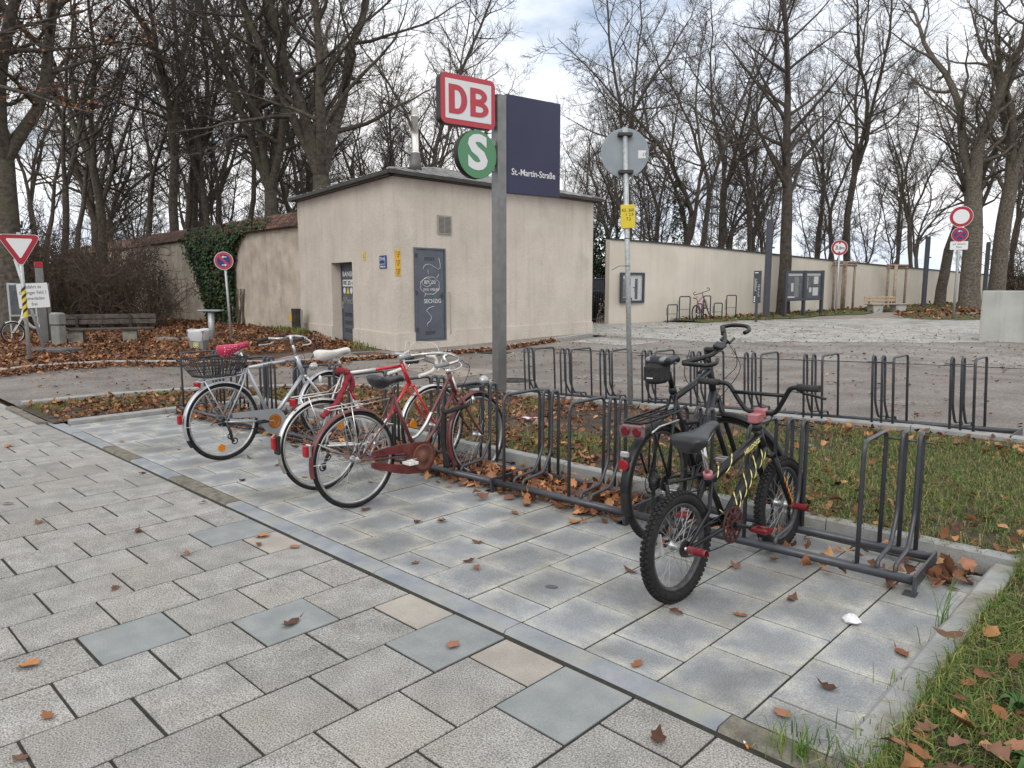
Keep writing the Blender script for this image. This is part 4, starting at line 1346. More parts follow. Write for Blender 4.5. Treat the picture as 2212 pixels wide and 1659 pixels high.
# -- round sign seen from behind on a leaning galvanised pole
rp = thing('round_sign', 'back of a round grey sign on a leaning galvanised pole with yellow plate', 'road sign', (-5.10, 7.33, zisl(-5.1, 7.3)))
tilt = -right * .135
pole(rp, .030, 3.28, (tilt.x, tilt.y))
def onp(z): return Vector((tilt.x * z / 3.28, tilt.y * z / 3.28, z))
pm = onp(3.0)
Mf = frameM(pm, right, UP)           # z towards the viewer
dsk = MB().lathe([(.275, -.05), (.28, -.045), (.28, -.04), (.272, -.038)], 40, Mf, smooth=False).build('sign_disc', MAT['sign_back'], rp)
for z in (2.78, 3.2):
    q = onp(z); M_ = frameM(q, right, UP); c_ = MB(); c_.bbox(-.085, .085, -.022, .022, -.04, .036, .008, M_); c_.build('clamp', MAT['gutter'], rp)
MB().box(.155, .245, -.06, .03, -.0375, -.0355, Mf).build('sticker', MAT['sign_white'], dsk)
text('lettering', '17', .05, MAT['letter_black'], dsk, frameM(pm + right * .215 - UP * .03 - fw0 * .0352 + fw0 * 0.0, right, UP) @ Matrix.Translation((0, 0, -.0352 + .0352)), .001, ext=.0006)
yq = onp(2.27); My = frameM(yq + right * .01, right.lerp(UP, .03), UP)
yb = MB().bbox(-.085, .085, -.135, .135, .032, .040, .004, My).build('marker_plate', MAT['yellow'], rp)
text('lettering', 'KS  360\n   I  2.9\n 7.2', .05, MAT['letter_black'], yb, My @ Matrix.Translation((0, .02, .0405)), .0006, ext=.0005, sx=.9)
for z in (2.02, 1.70):
    q = onp(z); tz = MB(); tz.torus(.032, .004, 16, 5, Matrix.Translation(q) @ Matrix.Rotation(PI / 2, 4, 'X'))
    sg = 1 if z > 1.9 else -1
    tz.tube([q + right * .03 * sg, q + right * .10 * sg, q + right * .19 * sg + UP * (.0 if sg > 0 else -.05)], .0035, 5); tz.build('cable_tie', MAT['black'], rp)

# -- give way sign
gw = thing('give_way_sign', 'red and white triangular give way sign on a galvanised pole with hazard tape', 'road sign', (-17.3, 3.85, -.05))
pole(gw, .038, 2.62)
Mg = face((0, 0, 0)); gdir = Vector((17.3, -3.85, 0)).normalized()
Mg = frameM((0, 0, 2.36), UP.cross(gdir), UP)
def tri(r, k=.06):
    P = []
    for a0 in (PI / 2 + PI, PI / 6, PI - PI / 6):
        c = Vector((math.cos(a0), math.sin(a0))) * (r - 2 * k)
        for q in (-1, -.5, 0, .5, 1):
            a = a0 + q * PI / 3; P.append((c.x + k * math.cos(a), c.y + k * math.sin(a)))
    return P
order = tri(.44)
MB().prism(order, .035, .045, Mg).build('rim', MAT['sign_white'], gw)
tf = MB().prism(tri(.425), .045, .049, Mg).build('face', MAT['sign_red'], gw)
MB().prism(tri(.265, .02), .049, .052, Mg @ Matrix.Translation((0, .006, 0))).build('white_field', MAT['sign_white'], tf)
tp = MB(); tpy = MB().lathe([(.041, .95), (.041, 1.52)], 16, cap=False).build('hazard_tape', MAT['yellow'], gw)
for k in range(4):
    pts_ = [(.0425 * math.cos(a), .0425 * math.sin(a), 1.0 + k * .14 + .10 * (a + 2.6) / 2.6) for a in [-2.6 + .26 * q for q in range(18)]]
    for a, b in zip(pts_[:-1], pts_[1:]):
        tp.add([(a[0], a[1], a[2] - .03), (b[0], b[1], b[2] - .03), (b[0], b[1], b[2] + .03), (a[0], a[1], a[2] + .03)], [(0, 1, 2, 3)])
    tp.build('hazard_stripe', MAT['black'], tpy); tp = MB()

# -- temporary text sign on a slanted post with rubber foot
ts = thing('temporary_sign', 'leaning temporary white sign with black German access text on a rubber foot', 'road sign', (-19.6, 4.68, -.03))
tdir = Vector((19.6, -4.68, 0)).normalized(); tr = UP.cross(tdir)
ln = tr * -.42
MB().tube([(0, 0, .05), (ln.x, ln.y, 2.15)], .035, 10).build('post', MAT['galv'], ts)
MB().bbox(-.2, .75, -.25, .25, 0, .13, .03, Matrix.Rotation(.6, 4, 'Z')).build('foot_plate', MAT['plate_dark'], ts)
Mt = frameM(ln * .55 + tr * .10 + UP * 1.33, tr + UP * .05, UP)
MB().prism(rrect(-.31, .31, -.29, .29, .03), .04, .05, Mt).build('sign_back', MAT['letter_black'], ts)
tp_ = MB().prism(rrect(-.30, .30, -.28, .28, .025), .05, .054, Mt).build('sign_face', MAT['sign_white'], ts)
text('lettering', 'Zufahrt zu\nGiesinger Feld 1\nBlumenladen\nfrei', .108, MAT['letter_black'], tp_, Mt @ Matrix.Translation((0, .0, .0545)), .0006, ext=.0005, sx=.76, ls=1.2)


def arrow(parent, M, x, y, L_, s=1):
    p = [(-L_ / 2, -.012), (L_ * .1, -.012), (L_ * .1, -.04), (L_ / 2, 0), (L_ * .1, .04), (L_ * .1, .012), (-L_ / 2, .012)]
    if s < 0: p = [(-a, b) for a, b in p][::-1]
    MB().prism([(a + x, b + y) for a, b in p], .053, .0555, M).build('arrow', MAT['sign_white'], parent)


# -- no parking sign before the ivy
nsn = thing('no_parking_sign', 'round red and blue no stopping sign with white arrows before the ivy', 'road sign', (-19.8, 9.25, -.04))
nd = Vector((19.8, -9.25, 0)).normalized(); nr = UP.cross(nd)
pole(nsn, .032, 2.3, (nr * -.08)[:2])
Mn = frameM(nr * -.1 + UP * 2.23, nr, UP)
disc(nsn, 'rim', .245, 'sign_white', Mn, .034, .044)
f_ = disc(nsn, 'face', .232, 'sign_red2', Mn, .044, .047)
disc(f_, 'blue_field', .172, 'sign_blue', Mn, .047, .0495)
MB().box(-.178, .178, -.03, .03, .0495, .052, Mn @ Matrix.Rotation(-PI / 4, 4, 'Z')).build('bar', MAT['sign_red2'], f_)
arrow(f_, Mn, .01, .105, .13, -1); arrow(f_, Mn, .01, -.115, .13, 1)

# -- height limit sign
hs = thing('height_limit_sign', 'round red rimmed sign reading 3,8m on a thin pole before the cream wall', 'road sign', (-12.53, 33.63, H(-12.53, 33.63)))
hd = Vector((12.53, -33.63, 0)).normalized(); hr_ = UP.cross(hd)
pole(hs, .04, 3.1)
Mh = frameM(UP * 2.96, hr_, UP)
disc(hs, 'rim', .335, 'sign_white', Mh, .042, .05)
f_ = disc(hs, 'face', .32, 'sign_red', Mh, .05, .054); wf = disc(f_, 'white_field', .235, 'sign_white', Mh, .054, .057)
text('lettering', '3', .25, MAT['letter_black'], f_, Mh @ Matrix.Translation((-.12, 0, .0575)), .006, ext=.0005)
text('lettering', ',8m', .19, MAT['letter_black'], f_, Mh @ Matrix.Translation((.075, -.015, .0575)), .004, ext=.0005, sx=.9)
for s_ in (1, -1):
    MB().prism([(-.06, .225 * s_), (0, .15 * s_), (.06, .225 * s_)][::s_], .057, .0585, Mh).build('wedge', MAT['letter_black'], f_)

# -- stack of signs at the oak
rs = thing('restriction_sign', 'tall pole with white no entry disc, red blue no stopping disc and text plate', 'road sign', (-7.76, 33.01, H(-7.76, 33.01)))
qd = Vector((7.76, -33.01, 0)).normalized(); qr = UP.cross(qd)
pole(rs, .05, 4.2)
M1 = frameM(UP * 3.97, qr, UP)
disc(rs, 'rim', .40, 'sign_white', M1, .052, .06); f_ = disc(rs, 'face', .385, 'sign_red', M1, .06, .064); disc(f_, 'white_field', .275, 'sign_white', M1, .064, .067)
M2 = frameM(UP * 3.29, qr, UP)
disc(rs, 'rim', .285, 'sign_white', M2, .052, .06); f_ = disc(rs, 'face', .272, 'sign_red', M2, .06, .064); disc(f_, 'blue_field', .20, 'sign_blue', M2, .064, .0665)
for a in (PI / 4, -PI / 4):
    MB().box(-.205, .205, -.03, .03, .0665, .069 + (.001 if a > 0 else 0), M2 @ Matrix.Rotation(a, 4, 'Z')).build('bar', MAT['sign_red'], f_)
arrow(f_, M2 @ Matrix.Translation((0, 0, .018)), 0, .13, .15, -1)
M3 = frameM(UP * 2.87, qr, UP)
pf = MB().prism(rrect(-.30, .30, -.16, .16, .03), .052, .06, M3).build('text_plate', MAT['sign_white'], rs)
text('lettering', 'auf diesem\nPlatz', .12, MAT['letter_black'], pf, M3 @ Matrix.Translation((0, 0, .0605)), .0, ext=.0006, sx=.85, ls=1.0)

# ================================================================== BICYCLE RACKS
def arc_pts(pts, rad, n=4):
    """round the inner corners of a polyline"""
    P = [Vector(p) for p in pts]; out_ = [P[0]]
    for a, b, c in zip(P[:-2], P[1:-1], P[2:]):
        d1_ = (a - b); d2_ = (c - b); r_ = min(rad, d1_.length * .49, d2_.length * .49)
        p, q = b + d1_.normalized() * r_, b + d2_.normalized() * r_
        for k in range(n + 1):
            t = k / n; out_.append(p.lerp(b, t).lerp(b.lerp(q, t), t))
    out_.append(P[-1]); return out_


def rack(label, xs_, xa, xb, M, group, dep=.42):
    """xs_: hoop positions; local y runs from the wheel side rail to the stop rail"""
    o = bpy.data.objects.new('bicycle_rack', None); COL.objects.link(o)
    o.matrix_world = M; tag(o, label, 'bicycle rack', group)
    zr_ = .075; rt_ = .025; th_ = .0122
    for y in (0, dep): MB().tube([(xa + .004, y, zr_), (xb - .004, y, zr_)], rt_, 10).build('rail', MAT['rack'], o)
    for x in xs_:
        MB().tube(arc_pts([(x, 0, zr_), (x, 0, .745), (x, dep, .745), (x, dep, zr_)], .055), th_, 8).build('hoop', MAT['rack'], o)
        for dxx in (.10, .185):
            MB().tube(arc_pts([(x + dxx, 0, zr_), (x + dxx, .0, .135), (x + dxx, .24, .15), (x + dxx, .335, .31), (x + dxx, .335, .66), (x + dxx, .345, .755), (x + dxx, dep - .012, .755), (x + dxx, dep, .66), (x + dxx, dep, zr_)], .045, 3), th_ * .98, 8).build('wheel_guide', MAT['rack'], o)
        MB().tube([(x, dep + .012, .70), (x + .235, dep + .012, .70)], .0055, 6).build('tie_rod', MAT['rack'], o)
    for x in (xa, xb):
        q = MB(); s_ = .006
        q.box(x - s_, x + s_, -.035, dep + .035, .035, .105)
        q.box(x - s_ - .0005, x + s_ + .0005, -.035, .02, .0, .034); q.box(x - s_ - .0005, x + s_ + .0005, dep - .02, dep + .035, .0, .034)
        q.box(x - .05, x + .012, -.04, .03, 0, .007); q.box(x - .05, x + .012, dep - .03, dep + .04, 0, .007)
        q.build('end_bracket', MAT['rack'], o)
    return o


def RM(X):      # front rack line
    return 3.935 + .055 * (X + 1.2)


fa = math.atan(.055)
FR = [([-1.28, -1.9, -2.5], -2.69, -1.0, 'nearest dark grey rack section holding the small black and yellow bicycle'),
      ([-3.16, -3.76], -3.86, -2.695, 'empty dark grey rack section between the black and the maroon bicycle'),
      ([-4.39, -5.0, -5.63], -5.74, -3.865, 'dark grey rack section holding the maroon and the red white bicycle'),
      ([-6.5, -7.12], -7.22, -5.745, 'dark grey rack section holding the silver bicycle'),
      ([-7.72, -8.32, -8.88], -9.0, -7.225, 'farthest dark grey rack section, behind the wire basket')]
for hx, xa, xb, lb in FR:
    xc = (xa + xb) / 2
    M_ = Matrix.Translation((xc, RM(xc), 0)) @ Matrix.Rotation(fa, 4, 'Z')
    rack(lb, [h_ - xc for h_ in hx], xa - xc, xb - xc, M_, 'rack sections along the bay')
sb_ = math.atan(.044)
for q, lb in enumerate(['empty road side rack section nearest the station sign post', 'middle empty road side rack section, behind the black bicycle', 'empty road side rack section at the right end']):
    ks = [3 * q, 3 * q + 1, 3 * q + 2]
    xc = -6.767 + .658 * (ks[1])
    yc = 7.884 - .0131 * ks[1]
    zc = -.071 + .044 * (xc + 6.767)
    M_ = Matrix.Translation((xc, yc, zc)) @ Matrix.Rotation(-sb_, 4, 'Y') @ Matrix.Rotation(PI, 4, 'Z')
    rack(lb, [-.658, 0, .658], -.98 + .10 - .06, .98 + .10 - .06, M_, 'empty rack sections by the road')
# ================================================================== BICYCLES
MAT['tyre'] = mk('black rubber tyre', (.009, .009, .0095), (.02, .0195, .019), 40, .8, world=False, bump=.2, bscale=200, spec=.3)
MAT['rim'] = mk('alloy rim', (.42, .42, .42), (.55, .55, .54), 20, .35, metal=.85, world=False)
MAT['rim_dark'] = mk('dull black rim', (.05, .05, .052), (.09, .09, .09), 20, .5, metal=.3, world=False)
MAT['spoke'] = mk('steel spoke', (.45, .45, .44), rough=.35, metal=.9)
MAT['spoke_dark'] = mk('dark spoke', (.10, .10, .10), rough=.45, metal=.7)
MAT['chrome'] = mk('worn chrome', (.52, .51, .49), (.66, .65, .62), 15, .25, metal=.95, world=False)
MAT['alloy'] = mk('brushed alloy', (.45, .455, .46), (.58, .58, .58), 15, .4, metal=.8, world=False)
MAT['silver_paint'] = mk('silver lacquer', (.40, .425, .45), (.47, .49, .51), 6, .32, metal=.55, world=False)
MAT['maroon'] = mk('faded maroon lacquer', (.085, .014, .016), (.135, .03, .03), 14, .38, world=False, coat=.25, c3=(.14, .05, .035), s3=9)
MAT['rust'] = mk('rusty maroon disc', (.085, .025, .018), (.15, .06, .035), 16, .65, world=False, fine=.2, fscale=120)
MAT['bike_red'] = mk('red lacquer', (.46, .012, .022), (.52, .02, .03), 8, .3, world=False, coat=.4)
MAT['bike_white'] = mk('white lacquer', (.66, .65, .62), (.74, .73, .71), 8, .35, world=False, coat=.3)
MAT['bike_black'] = mk('black lacquer', (.006, .0065, .008), (.011, .0115, .013), 10, .36, world=False, spec=.35)
MAT['bike_slate'] = mk('slate black lacquer', (.011, .013, .018), (.019, .022, .028), 8, .38, world=False, spec=.4)
MAT['pink'] = mk('pink anodised', (.36, .12, .14), (.46, .19, .21), 10, .35, metal=.35, world=False)
MAT['peg_red'] = mk('scuffed red peg', (.22, .010, .018), (.16, .02, .025), 18, .4, metal=.35, world=False, c3=(.28, .2, .19), s3=14)
MAT['peg_dark'] = mk('dull dark red alloy', (.035, .008, .008), (.065, .018, .015), 20, .6, metal=.1, world=False)
MAT['flame'] = mk('pale yellow decal', (.72, .66, .26), rough=.45)
MAT['saddle_black'] = mk('black saddle vinyl', (.014, .015, .018), (.03, .031, .035), 12, .38, world=False, bump=.08, bscale=60)
MAT['saddle_white'] = mk('dirty white saddle', (.60, .585, .545), (.72, .71, .69), 7, .5, world=False, c3=(.42, .38, .28), s3=3)
MAT['saddle_grey'] = mk('grey saddle pad', (.19, .19, .195), (.25, .25, .255), 8, .6, world=False)
MAT['grip'] = mk('black rubber grip', (.018, .018, .018), (.03, .03, .03), 60, .75, world=False, bump=.3, bscale=120)
MAT['reflect_red'] = mk('red reflector', (.26, .008, .014), (.36, .012, .02), 60, .2, world=False)
MAT['reflect_amber'] = mk('amber reflector', (.52, .17, .01), (.62, .22, .012), 60, .25, world=False)
MAT['lamp_red'] = mk('smoky red lens', (.10, .008, .012), (.15, .012, .018), 60, .15, world=False)
MAT['amber_disc'] = mk('brown amber disc', (.24, .075, .008), (.36, .12, .012), 30, .35, world=False)
MAT['lamp_shell'] = mk('smoky lamp shell', (.12, .07, .07), (.2, .13, .13), 30, .15, world=False)
MAT['lens'] = mk('lamp lens', (.36, .37, .38), (.5, .5, .5), 30, .2, metal=.4, world=False)
MAT['fabric_red'] = mk('red lock sleeve', (.20, .018, .026), (.29, .035, .045), 30, .9, world=False, bump=.8, bscale=60)
MAT['fabric_black'] = mk('black lock sleeve', (.012, .012, .012), (.022, .022, .022), 30, .9, world=False, bump=.5, bscale=60)
MAT['cable'] = mk('black cable', (.015, .015, .015), rough=.5)
MAT['cable_white'] = mk('cream cable', (.6, .58, .5), rough=.5)
MAT['wire'] = mk('black basket wire', (.018, .018, .02), rough=.45)
MAT['bar_tape'] = mk('white bar tape', (.60, .58, .53), (.70, .69, .65), 30, .6, world=False, bump=.2, bscale=90)
MAT['plum'] = mk('plum lacquer', (.14, .03, .075), (.19, .05, .11), 8, .35, world=False)
MAT['tan'] = mk('tan saddle', (.36, .20, .06), rough=.6)


def dots_mat():
    m, t, b = nodes('pink saddle cover with white dots')
    n = t.nodes.new; l = t.links.new
    tc_ = n('ShaderNodeTexCoord'); v = n('ShaderNodeTexVoronoi'); v.feature = 'F1'; v.inputs['Scale'].default_value = 52; v.inputs['Randomness'].default_value = .35
    l(tc_.outputs['Object'], v.inputs['Vector'])
    rp_ = n('ShaderNodeValToRGB'); rp_.color_ramp.elements[0].position = .20; rp_.color_ramp.elements[0].color = (.75, .70, .72, 1)
    rp_.color_ramp.elements[1].position = .25; rp_.color_ramp.elements[1].color = (.42, .015, .065, 1)
    l(v.outputs['Distance'], rp_.inputs[0]); l(rp_.outputs[0], b.inputs['Base Color']); b.inputs['Roughness'].default_value = .6
    return m


MAT['dots'] = dots_mat()
RX = Matrix.Rotation


def steerM(pivot, axis, ang):
    return Matrix.Translation(pivot) @ Matrix.Rotation(ang, 4, Vector(axis).normalized()) @ Matrix.Translation(-Vector(pivot))


def wheel(root, cx, Rw, tr, rim='rim', spoke='spoke', ns=36, M=None, knob=False, hub='alloy', sw=.0013, rimw=.011):
    T0 = Matrix.Translation((cx, 0, Rw)); T = (M @ T0) if M is not None else T0
    w_ = MB(); rr = Rw - 2 * tr
    # rim with a box section
    vs_ = []; n_ = 56
    sec = [(rr + .004, rimw), (rr + .004, -rimw), (rr - .010, -rimw * .85), (rr - .015, 0), (rr - .010, rimw * .85)]
    for i in range(n_):
        a = 2 * PI * i / n_
        for q, y in sec: vs_.append((q * math.cos(a), y, q * math.sin(a)))
    k = len(sec); fs_ = [(i * k + j, i * k + (j + 1) % k, ((i + 1) % n_) * k + (j + 1) % k, ((i + 1) % n_) * k + j) for i in range(n_) for j in range(k)]
    w_.add(vs_, fs_, True, T); wh = w_.build('wheel', MAT[rim], root)
    t_ = MB(); t_.torus(Rw - tr, tr, 64, 12, T)
    if knob:
        for i in range(64):
            for j, (bb, yy) in enumerate(((-.55, 1), (0, 0), (.55, -1))):
                a = 2 * PI * (i + (.5 if j == 1 else 0)) / 64
                q = Rw - tr + (tr + .002) * math.cos(bb)
                Mk = T @ Matrix.Rotation(-a, 4, 'Y') @ Matrix.Translation((q, (tr + .002) * math.sin(bb), 0)) @ Matrix.Rotation(bb, 4, 'Z')
                t_.box(-.004, .005, -.0075, .0075, -.0085, .0085, Mk)
    t_.build('tyre', MAT['tyre'], wh)
    s_ = MB(); hr = .022
    for i in range(ns):
        a = 2 * PI * i / ns; sd_2 = 1 if i % 2 else -1; b = a + (.55 if (i // 2) % 2 else -.55)
        s_.tube([(hr * math.cos(b), .03 * sd_2, hr * math.sin(b)), ((rr - .012) * math.cos(a), 0, (rr - .012) * math.sin(a))], sw, 3, cap=False, M=T)
    s_.build('spokes', MAT[spoke], wh)
    h_2 = MB(); h_2.lathe([(.006, -.062), (.010, -.06), (.010, -.045), (.024, -.034), (.024, -.028), (.014, -.022), (.014, .022), (.024, .028), (.024, .034), (.010, .045), (.010, .06), (.006, .062)], 12, T @ RX(PI / 2, 4, 'X'))
    h_2.build('hub', MAT[hub], wh)
    return wh


def fender(root, cx, Rw, a0, a1, mat, M=None, wd_=.026, gap=.014, n=26, name='mudguard'):
    T = Matrix.Translation((cx, 0, Rw)); T = (M @ T) if M is not None else T
    mb = MB(); sec = [(-1, -.014), (-.7, -.004), (0, .002), (.7, -.004), (1, -.014)]
    for i in range(n + 1):
        a = R(a0 + (a1 - a0) * i / n)
        for s_, dz_ in sec:
            q = Rw + gap + dz_; mb.v.append(tuple(T @ Vector((q * math.cos(a), s_ * wd_, q * math.sin(a)))))
        for s_, dz_ in sec:
            q = Rw + gap + dz_ - .0015; mb.v.append(tuple(T @ Vector((q * math.cos(a), s_ * wd_ * .97, q * math.sin(a)))))
    k = 5
    for i in range(n):
        for j in range(4):
            a = i * 10 + j; mb.f.append((a, a + 1, a + 11, a + 10)); mb.sm.append(True)
            a += 5; mb.f.append((a + 10, a + 11, a + 1, a)); mb.sm.append(True)
        for j in (0, 4):
            a = i * 10 + j; mb.f.append((a, a + 10, a + 15, a + 5)); mb.sm.append(False)
    return mb.build(name, MAT[mat], root)


def saddle(root, x, z, L=.27, wr=.078, wf=.02, mat='saddle_black', M=None, thick=.05, rear=.0, tail=0.0):
    """x,z : middle of the saddle top"""
    st = [(-.5, .45, -.02), (-.47, .75, 0.0), (-.38, 1.0, .004), (-.22, .92, -.004), (-.05, .6, -.012), (.12, .36, -.012), (.3, .27, -.008), (.43, .24, -.008), (.485, .19, -.016), (.5, .1, -.028)]
    mb = MB(); n_ = 12; vs_ = []
    for t, wq, dz_ in st:
        w_ = wf + (wr - wf) * max(0, (wq - .24) / .76) if wq > .24 else wf * wq / .24
        th_ = thick * (.42 + 1.0 * max(0, wq - .24)) * (1 if abs(t) < .49 else .5)
        for k in range(n_):
            a = 2 * PI * k / n_
            y = math.cos(a) * w_; zz = math.sin(a)
            zz = (zz * .018 if zz > 0 else zz * th_) + dz_ + z - .018 + (tail * max(0, -t - .2))
            vs_.append((x + t * L, y, zz))
    fs_ = [(i * n_ + k, i * n_ + (k + 1) % n_, (i + 1) * n_ + (k + 1) % n_, (i + 1) * n_ + k) for i in range(len(st) - 1) for k in range(n_)]
    fs_ = [f[::-1] for f in fs_]
    fs_ += [tuple(range(n_)), tuple(range((len(st) - 1) * n_ + n_ - 1, (len(st) - 1) * n_ - 1, -1))]
    mb.add(vs_, fs_, True, M); sd_ = mb.build('saddle', MAT[mat], root)
    rl = MB()
    for s_ in (-1, 1):
        rl.tube([(x - .42 * L, s_ * .03, z - .055), (x - .2 * L, s_ * .022, z - .085), (x + .1 * L, s_ * .022, z - .085), (x + .42 * L, s_ * .008, z - .05)], .0035, 5, M=M)
    rl.box(x - .03, x + .03, -.026, .026, z - .098, z - .078, M)
    rl.build('rails', MAT['chrome'], sd_)
    return sd_


def crank(root, bx, bz, ring_r, ang, mat='alloy', ring='alloy', arm=.165, M=None, ring_y=-.045, pedal='black', pm=None):
    c = MB(); T = Matrix.Translation((bx, 0, bz))
    c.lathe([(.018, -.06), (.018, .06)], 12, T @ RX(PI / 2, 4, 'X'))
    for s_, a in ((-1, ang), (1, ang + PI)):
        e = Vector((arm * math.cos(a), s_ * .075, arm * math.sin(a)))
        c.tube([T @ Vector((0, s_ * .062, 0)), T @ e], [.013, .009], 7)
    cr_ = c.build('crank', MAT[mat], root)
    if ring_r:
        g_ = MB(); g_.torus(ring_r, .004, 36, 5, T @ Matrix.Translation((0, ring_y, 0)), sx=.5); g_.torus(ring_r * .8, .006, 30, 5, T @ Matrix.Translation((0, ring_y, 0)), sx=.4)
        for k in range(5):
            a = 2 * PI * k / 5 + .3; g_.tube([T @ Vector((.015 * math.cos(a), ring_y, .015 * math.sin(a))), T @ Vector((ring_r * .95 * math.cos(a), ring_y, ring_r * .95 * math.sin(a)))], .006, 5)
        for k in range(40):
            a = 2 * PI * k / 40; g_.box(-.003, .004, -.0012, .0012, -.0028, .0028, T @ Matrix.Translation((0, ring_y, 0)) @ RX(-a, 4, 'Y') @ Matrix.Translation((ring_r + .003, 0, 0)))
        g_.build('chainring', MAT[ring], cr_)
    for s_, a in ((-1, ang), (1, ang + PI)):
        e = T @ Vector((arm * math.cos(a), s_ * .08, arm * math.sin(a)))
        p_ = MB(); y0, y1 = (e.y - .095, e.y - .005) if s_ < 0 else (e.y + .005, e.y + .095)
        p_.tube([(e.x, e.y, e.z), (e.x, y0 if s_ < 0 else y1, e.z)], .006, 6)
        for dx_ in (-.036, .032): p_.bbox(e.x + dx_ - .006, e.x + dx_ + .008, y0, y1, e.z - .011, e.z + .011, .003)
        for yy in (y0, y1 - .006): p_.box(e.x - .034, e.x + .034, yy, yy + .006, e.z - .009, e.z + .009)
        p_.build('pedal', MAT[pm or pedal], root)
    return cr_


def chain(root, bx, bz, rr_, ax, az, rs_, y=-.045, mat='black'):
    c = MB()
    for s_ in (1, -1):
        a = (bx, y, bz + s_ * rr_); b = (ax, y, az + s_ * rs_); n_ = 14
        pts_ = [Vector(a).lerp(Vector(b), k / n_) for k in range(n_ + 1)]
        if s_ < 0:
            for k in range(n_ + 1): pts_[k].z -= .012 * math.sin(PI * k / n_)
        c.tube(pts_, [.0048 if k % 2 else .0034 for k in range(n_ + 1)], 4)
    c.lathe([(rs_, -.004), (rs_, .004)], 18, Matrix.Translation((ax, y, az)) @ RX(PI / 2, 4, 'X'), smooth=False)
    return c.build('chain', MAT[mat], root)


def fork(root, hb, ax, az, mat, M, rake=.05, w_=.05, r0=.013, r1=.008, straight=False, lug=None):
    f_ = MB(); hb = Vector(hb)
    f_.tube([hb + Vector((0, -w_, -.01)), hb + Vector((0, 0, .008)), hb + Vector((0, w_, -.01))], r0 * 1.15, 8, M=M)
    for s_ in (-1, 1):
        p0 = hb + Vector((0, s_ * w_, -.01)); p2 = Vector((ax, s_ * (w_ + .005), az)); mid = p0.lerp(p2, .6)
        if not straight: mid.x -= rake * .35
        m2 = p0.lerp(p2, .85)
        if not straight: m2.x -= rake * .22
        f_.tube([p0, mid, m2, p2], [r0, r0 * .92, r1 * 1.1, r1], 8, M=M)
    return f_.build('fork', MAT[mat], root)


def tubes(root, name, mat, segs, M=None, n=10):
    mb = MB()
    for s_ in segs: mb.tube(s_[0], s_[1], n, M=M)
    return mb.build(name, MAT[mat], root)


def bike(label, pos, head, lean=0.0, name='bicycle'):
    o = thing(name, label, 'bicycle', (pos[0], pos[1], pos[2] if len(pos) > 2 else 0))
    a = math.atan2(head[1], head[0])
    o.rotation_mode = 'XYZ'
    o.rotation_euler = (lean, 0, a)      # lean about the travel axis
    return o


def stays(root, bx, bz, ax, az, cl, mat, w_=.055, r_=.0085, top=None):
    top = top or cl
    sg = []
    for s_ in (-1, 1):
        sg.append(([(bx, s_ * .02, bz), (bx - .12, s_ * .045, bz + (az - bz) * .3), (ax, s_ * w_, az)], [r_ * 1.1, r_, r_ * .85]))
        sg.append(([(top[0], s_ * .014, top[1]), (top[0] - .06, s_ * .04, top[1] - .14), (ax, s_ * w_, az)], [r_ * .9, r_ * .85, r_ * .75]))
    return tubes(root, 'stays', mat, sg, n=8)


def cable(root, pts_, mat='cable', r_=.0028, M=None, name='cable'):
    P = [Vector(p) for p in pts_]; out_ = []
    for i in range(len(P) - 1):
        p0 = P[max(i - 1, 0)]; p1 = P[i]; p2 = P[i + 1]; p3 = P[min(i + 2, len(P) - 1)]
        for k in range(5):
            t = k / 5
            out_.append(.5 * ((2 * p1) + (p2 - p0) * t + (2 * p0 - 5 * p1 + 4 * p2 - p3) * t * t + (3 * p1 - p0 - 3 * p2 + p3) * t ** 3))
    out_.append(P[-1])
    return MB().tube(out_, r_, 5, M=M).build(name, MAT[mat], root)


def spline(pts_, m=6):
    P = [Vector(p) for p in pts_]; out_ = []
    for i in range(len(P) - 1):
        p0 = P[max(i - 1, 0)]; p1 = P[i]; p2 = P[i + 1]; p3 = P[min(i + 2, len(P) - 1)]
        for k in range(m):
            t = k / m
            out_.append(.5 * ((2 * p1) + (p2 - p0) * t + (2 * p0 - 5 * p1 + 4 * p2 - p3) * t * t + (3 * p1 - p0 - 3 * p2 + p3) * t ** 3))
    out_.append(P[-1]); return out_


# ------------------------------------------------------------------ maroon step-through bicycle (nearest of the three on the left)
b = bike('maroon step-through bicycle with black saddle and rusty chain case in the rack', (-4.27, 2.84), (-.005, 1), R(-1.0))
Rw = .342; wb = 1.185; HB = Vector((.955, 0, .70)); HT = Vector((.885, 0, .875)); ax_ = HT - HB
SM = steerM(HB, ax_, R(6))
wheel(b, 0, Rw, .017); wheel(b, wb, Rw, .017, M=SM)
fender(b, 0, Rw, 55, 192, 'maroon'); fender(b, wb, Rw, 72, 215, 'maroon', M=SM)
tubes(b, 'frame', 'maroon', [([(.55, 0, .275), (.335, 0, .77)], .0145), (spline([(.50, 0, .41), (.56, 0, .43), (.64, 0, .50), (.80, 0, .715), (.893, 0, .845)], 5), .013), ([(.55, 0, .275), (.72, 0, .44), (.945, 0, .725)], .0145), ([(.95, 0, .695), (.875, 0, .895)], .0185), ([(.55, -.035, .275), (.55, .035, .275)], .022)])
tubes(b, 'frame_sleeve', 'chrome', [(spline([(.505, 0, .413), (.56, 0, .43), (.64, 0, .50), (.70, 0, .585)], 5), .0142)])
tubes(b, 'headset', 'chrome', [([(.882, 0, .87), (.872, 0, .905)], .021)])
stays(b, .55, .275, 0, Rw, (.34, .75), 'maroon')
fork(b, (.952, 0, .70), wb, Rw, 'maroon', SM)
tubes(b, 'head_sleeve', 'bike_white', [([(.948, 0, .735), (.905, 0, .835)], .0195)])
tubes(b, 'seat_post', 'chrome', [([(.335, 0, .77), (.30, 0, .845)], .0125)])
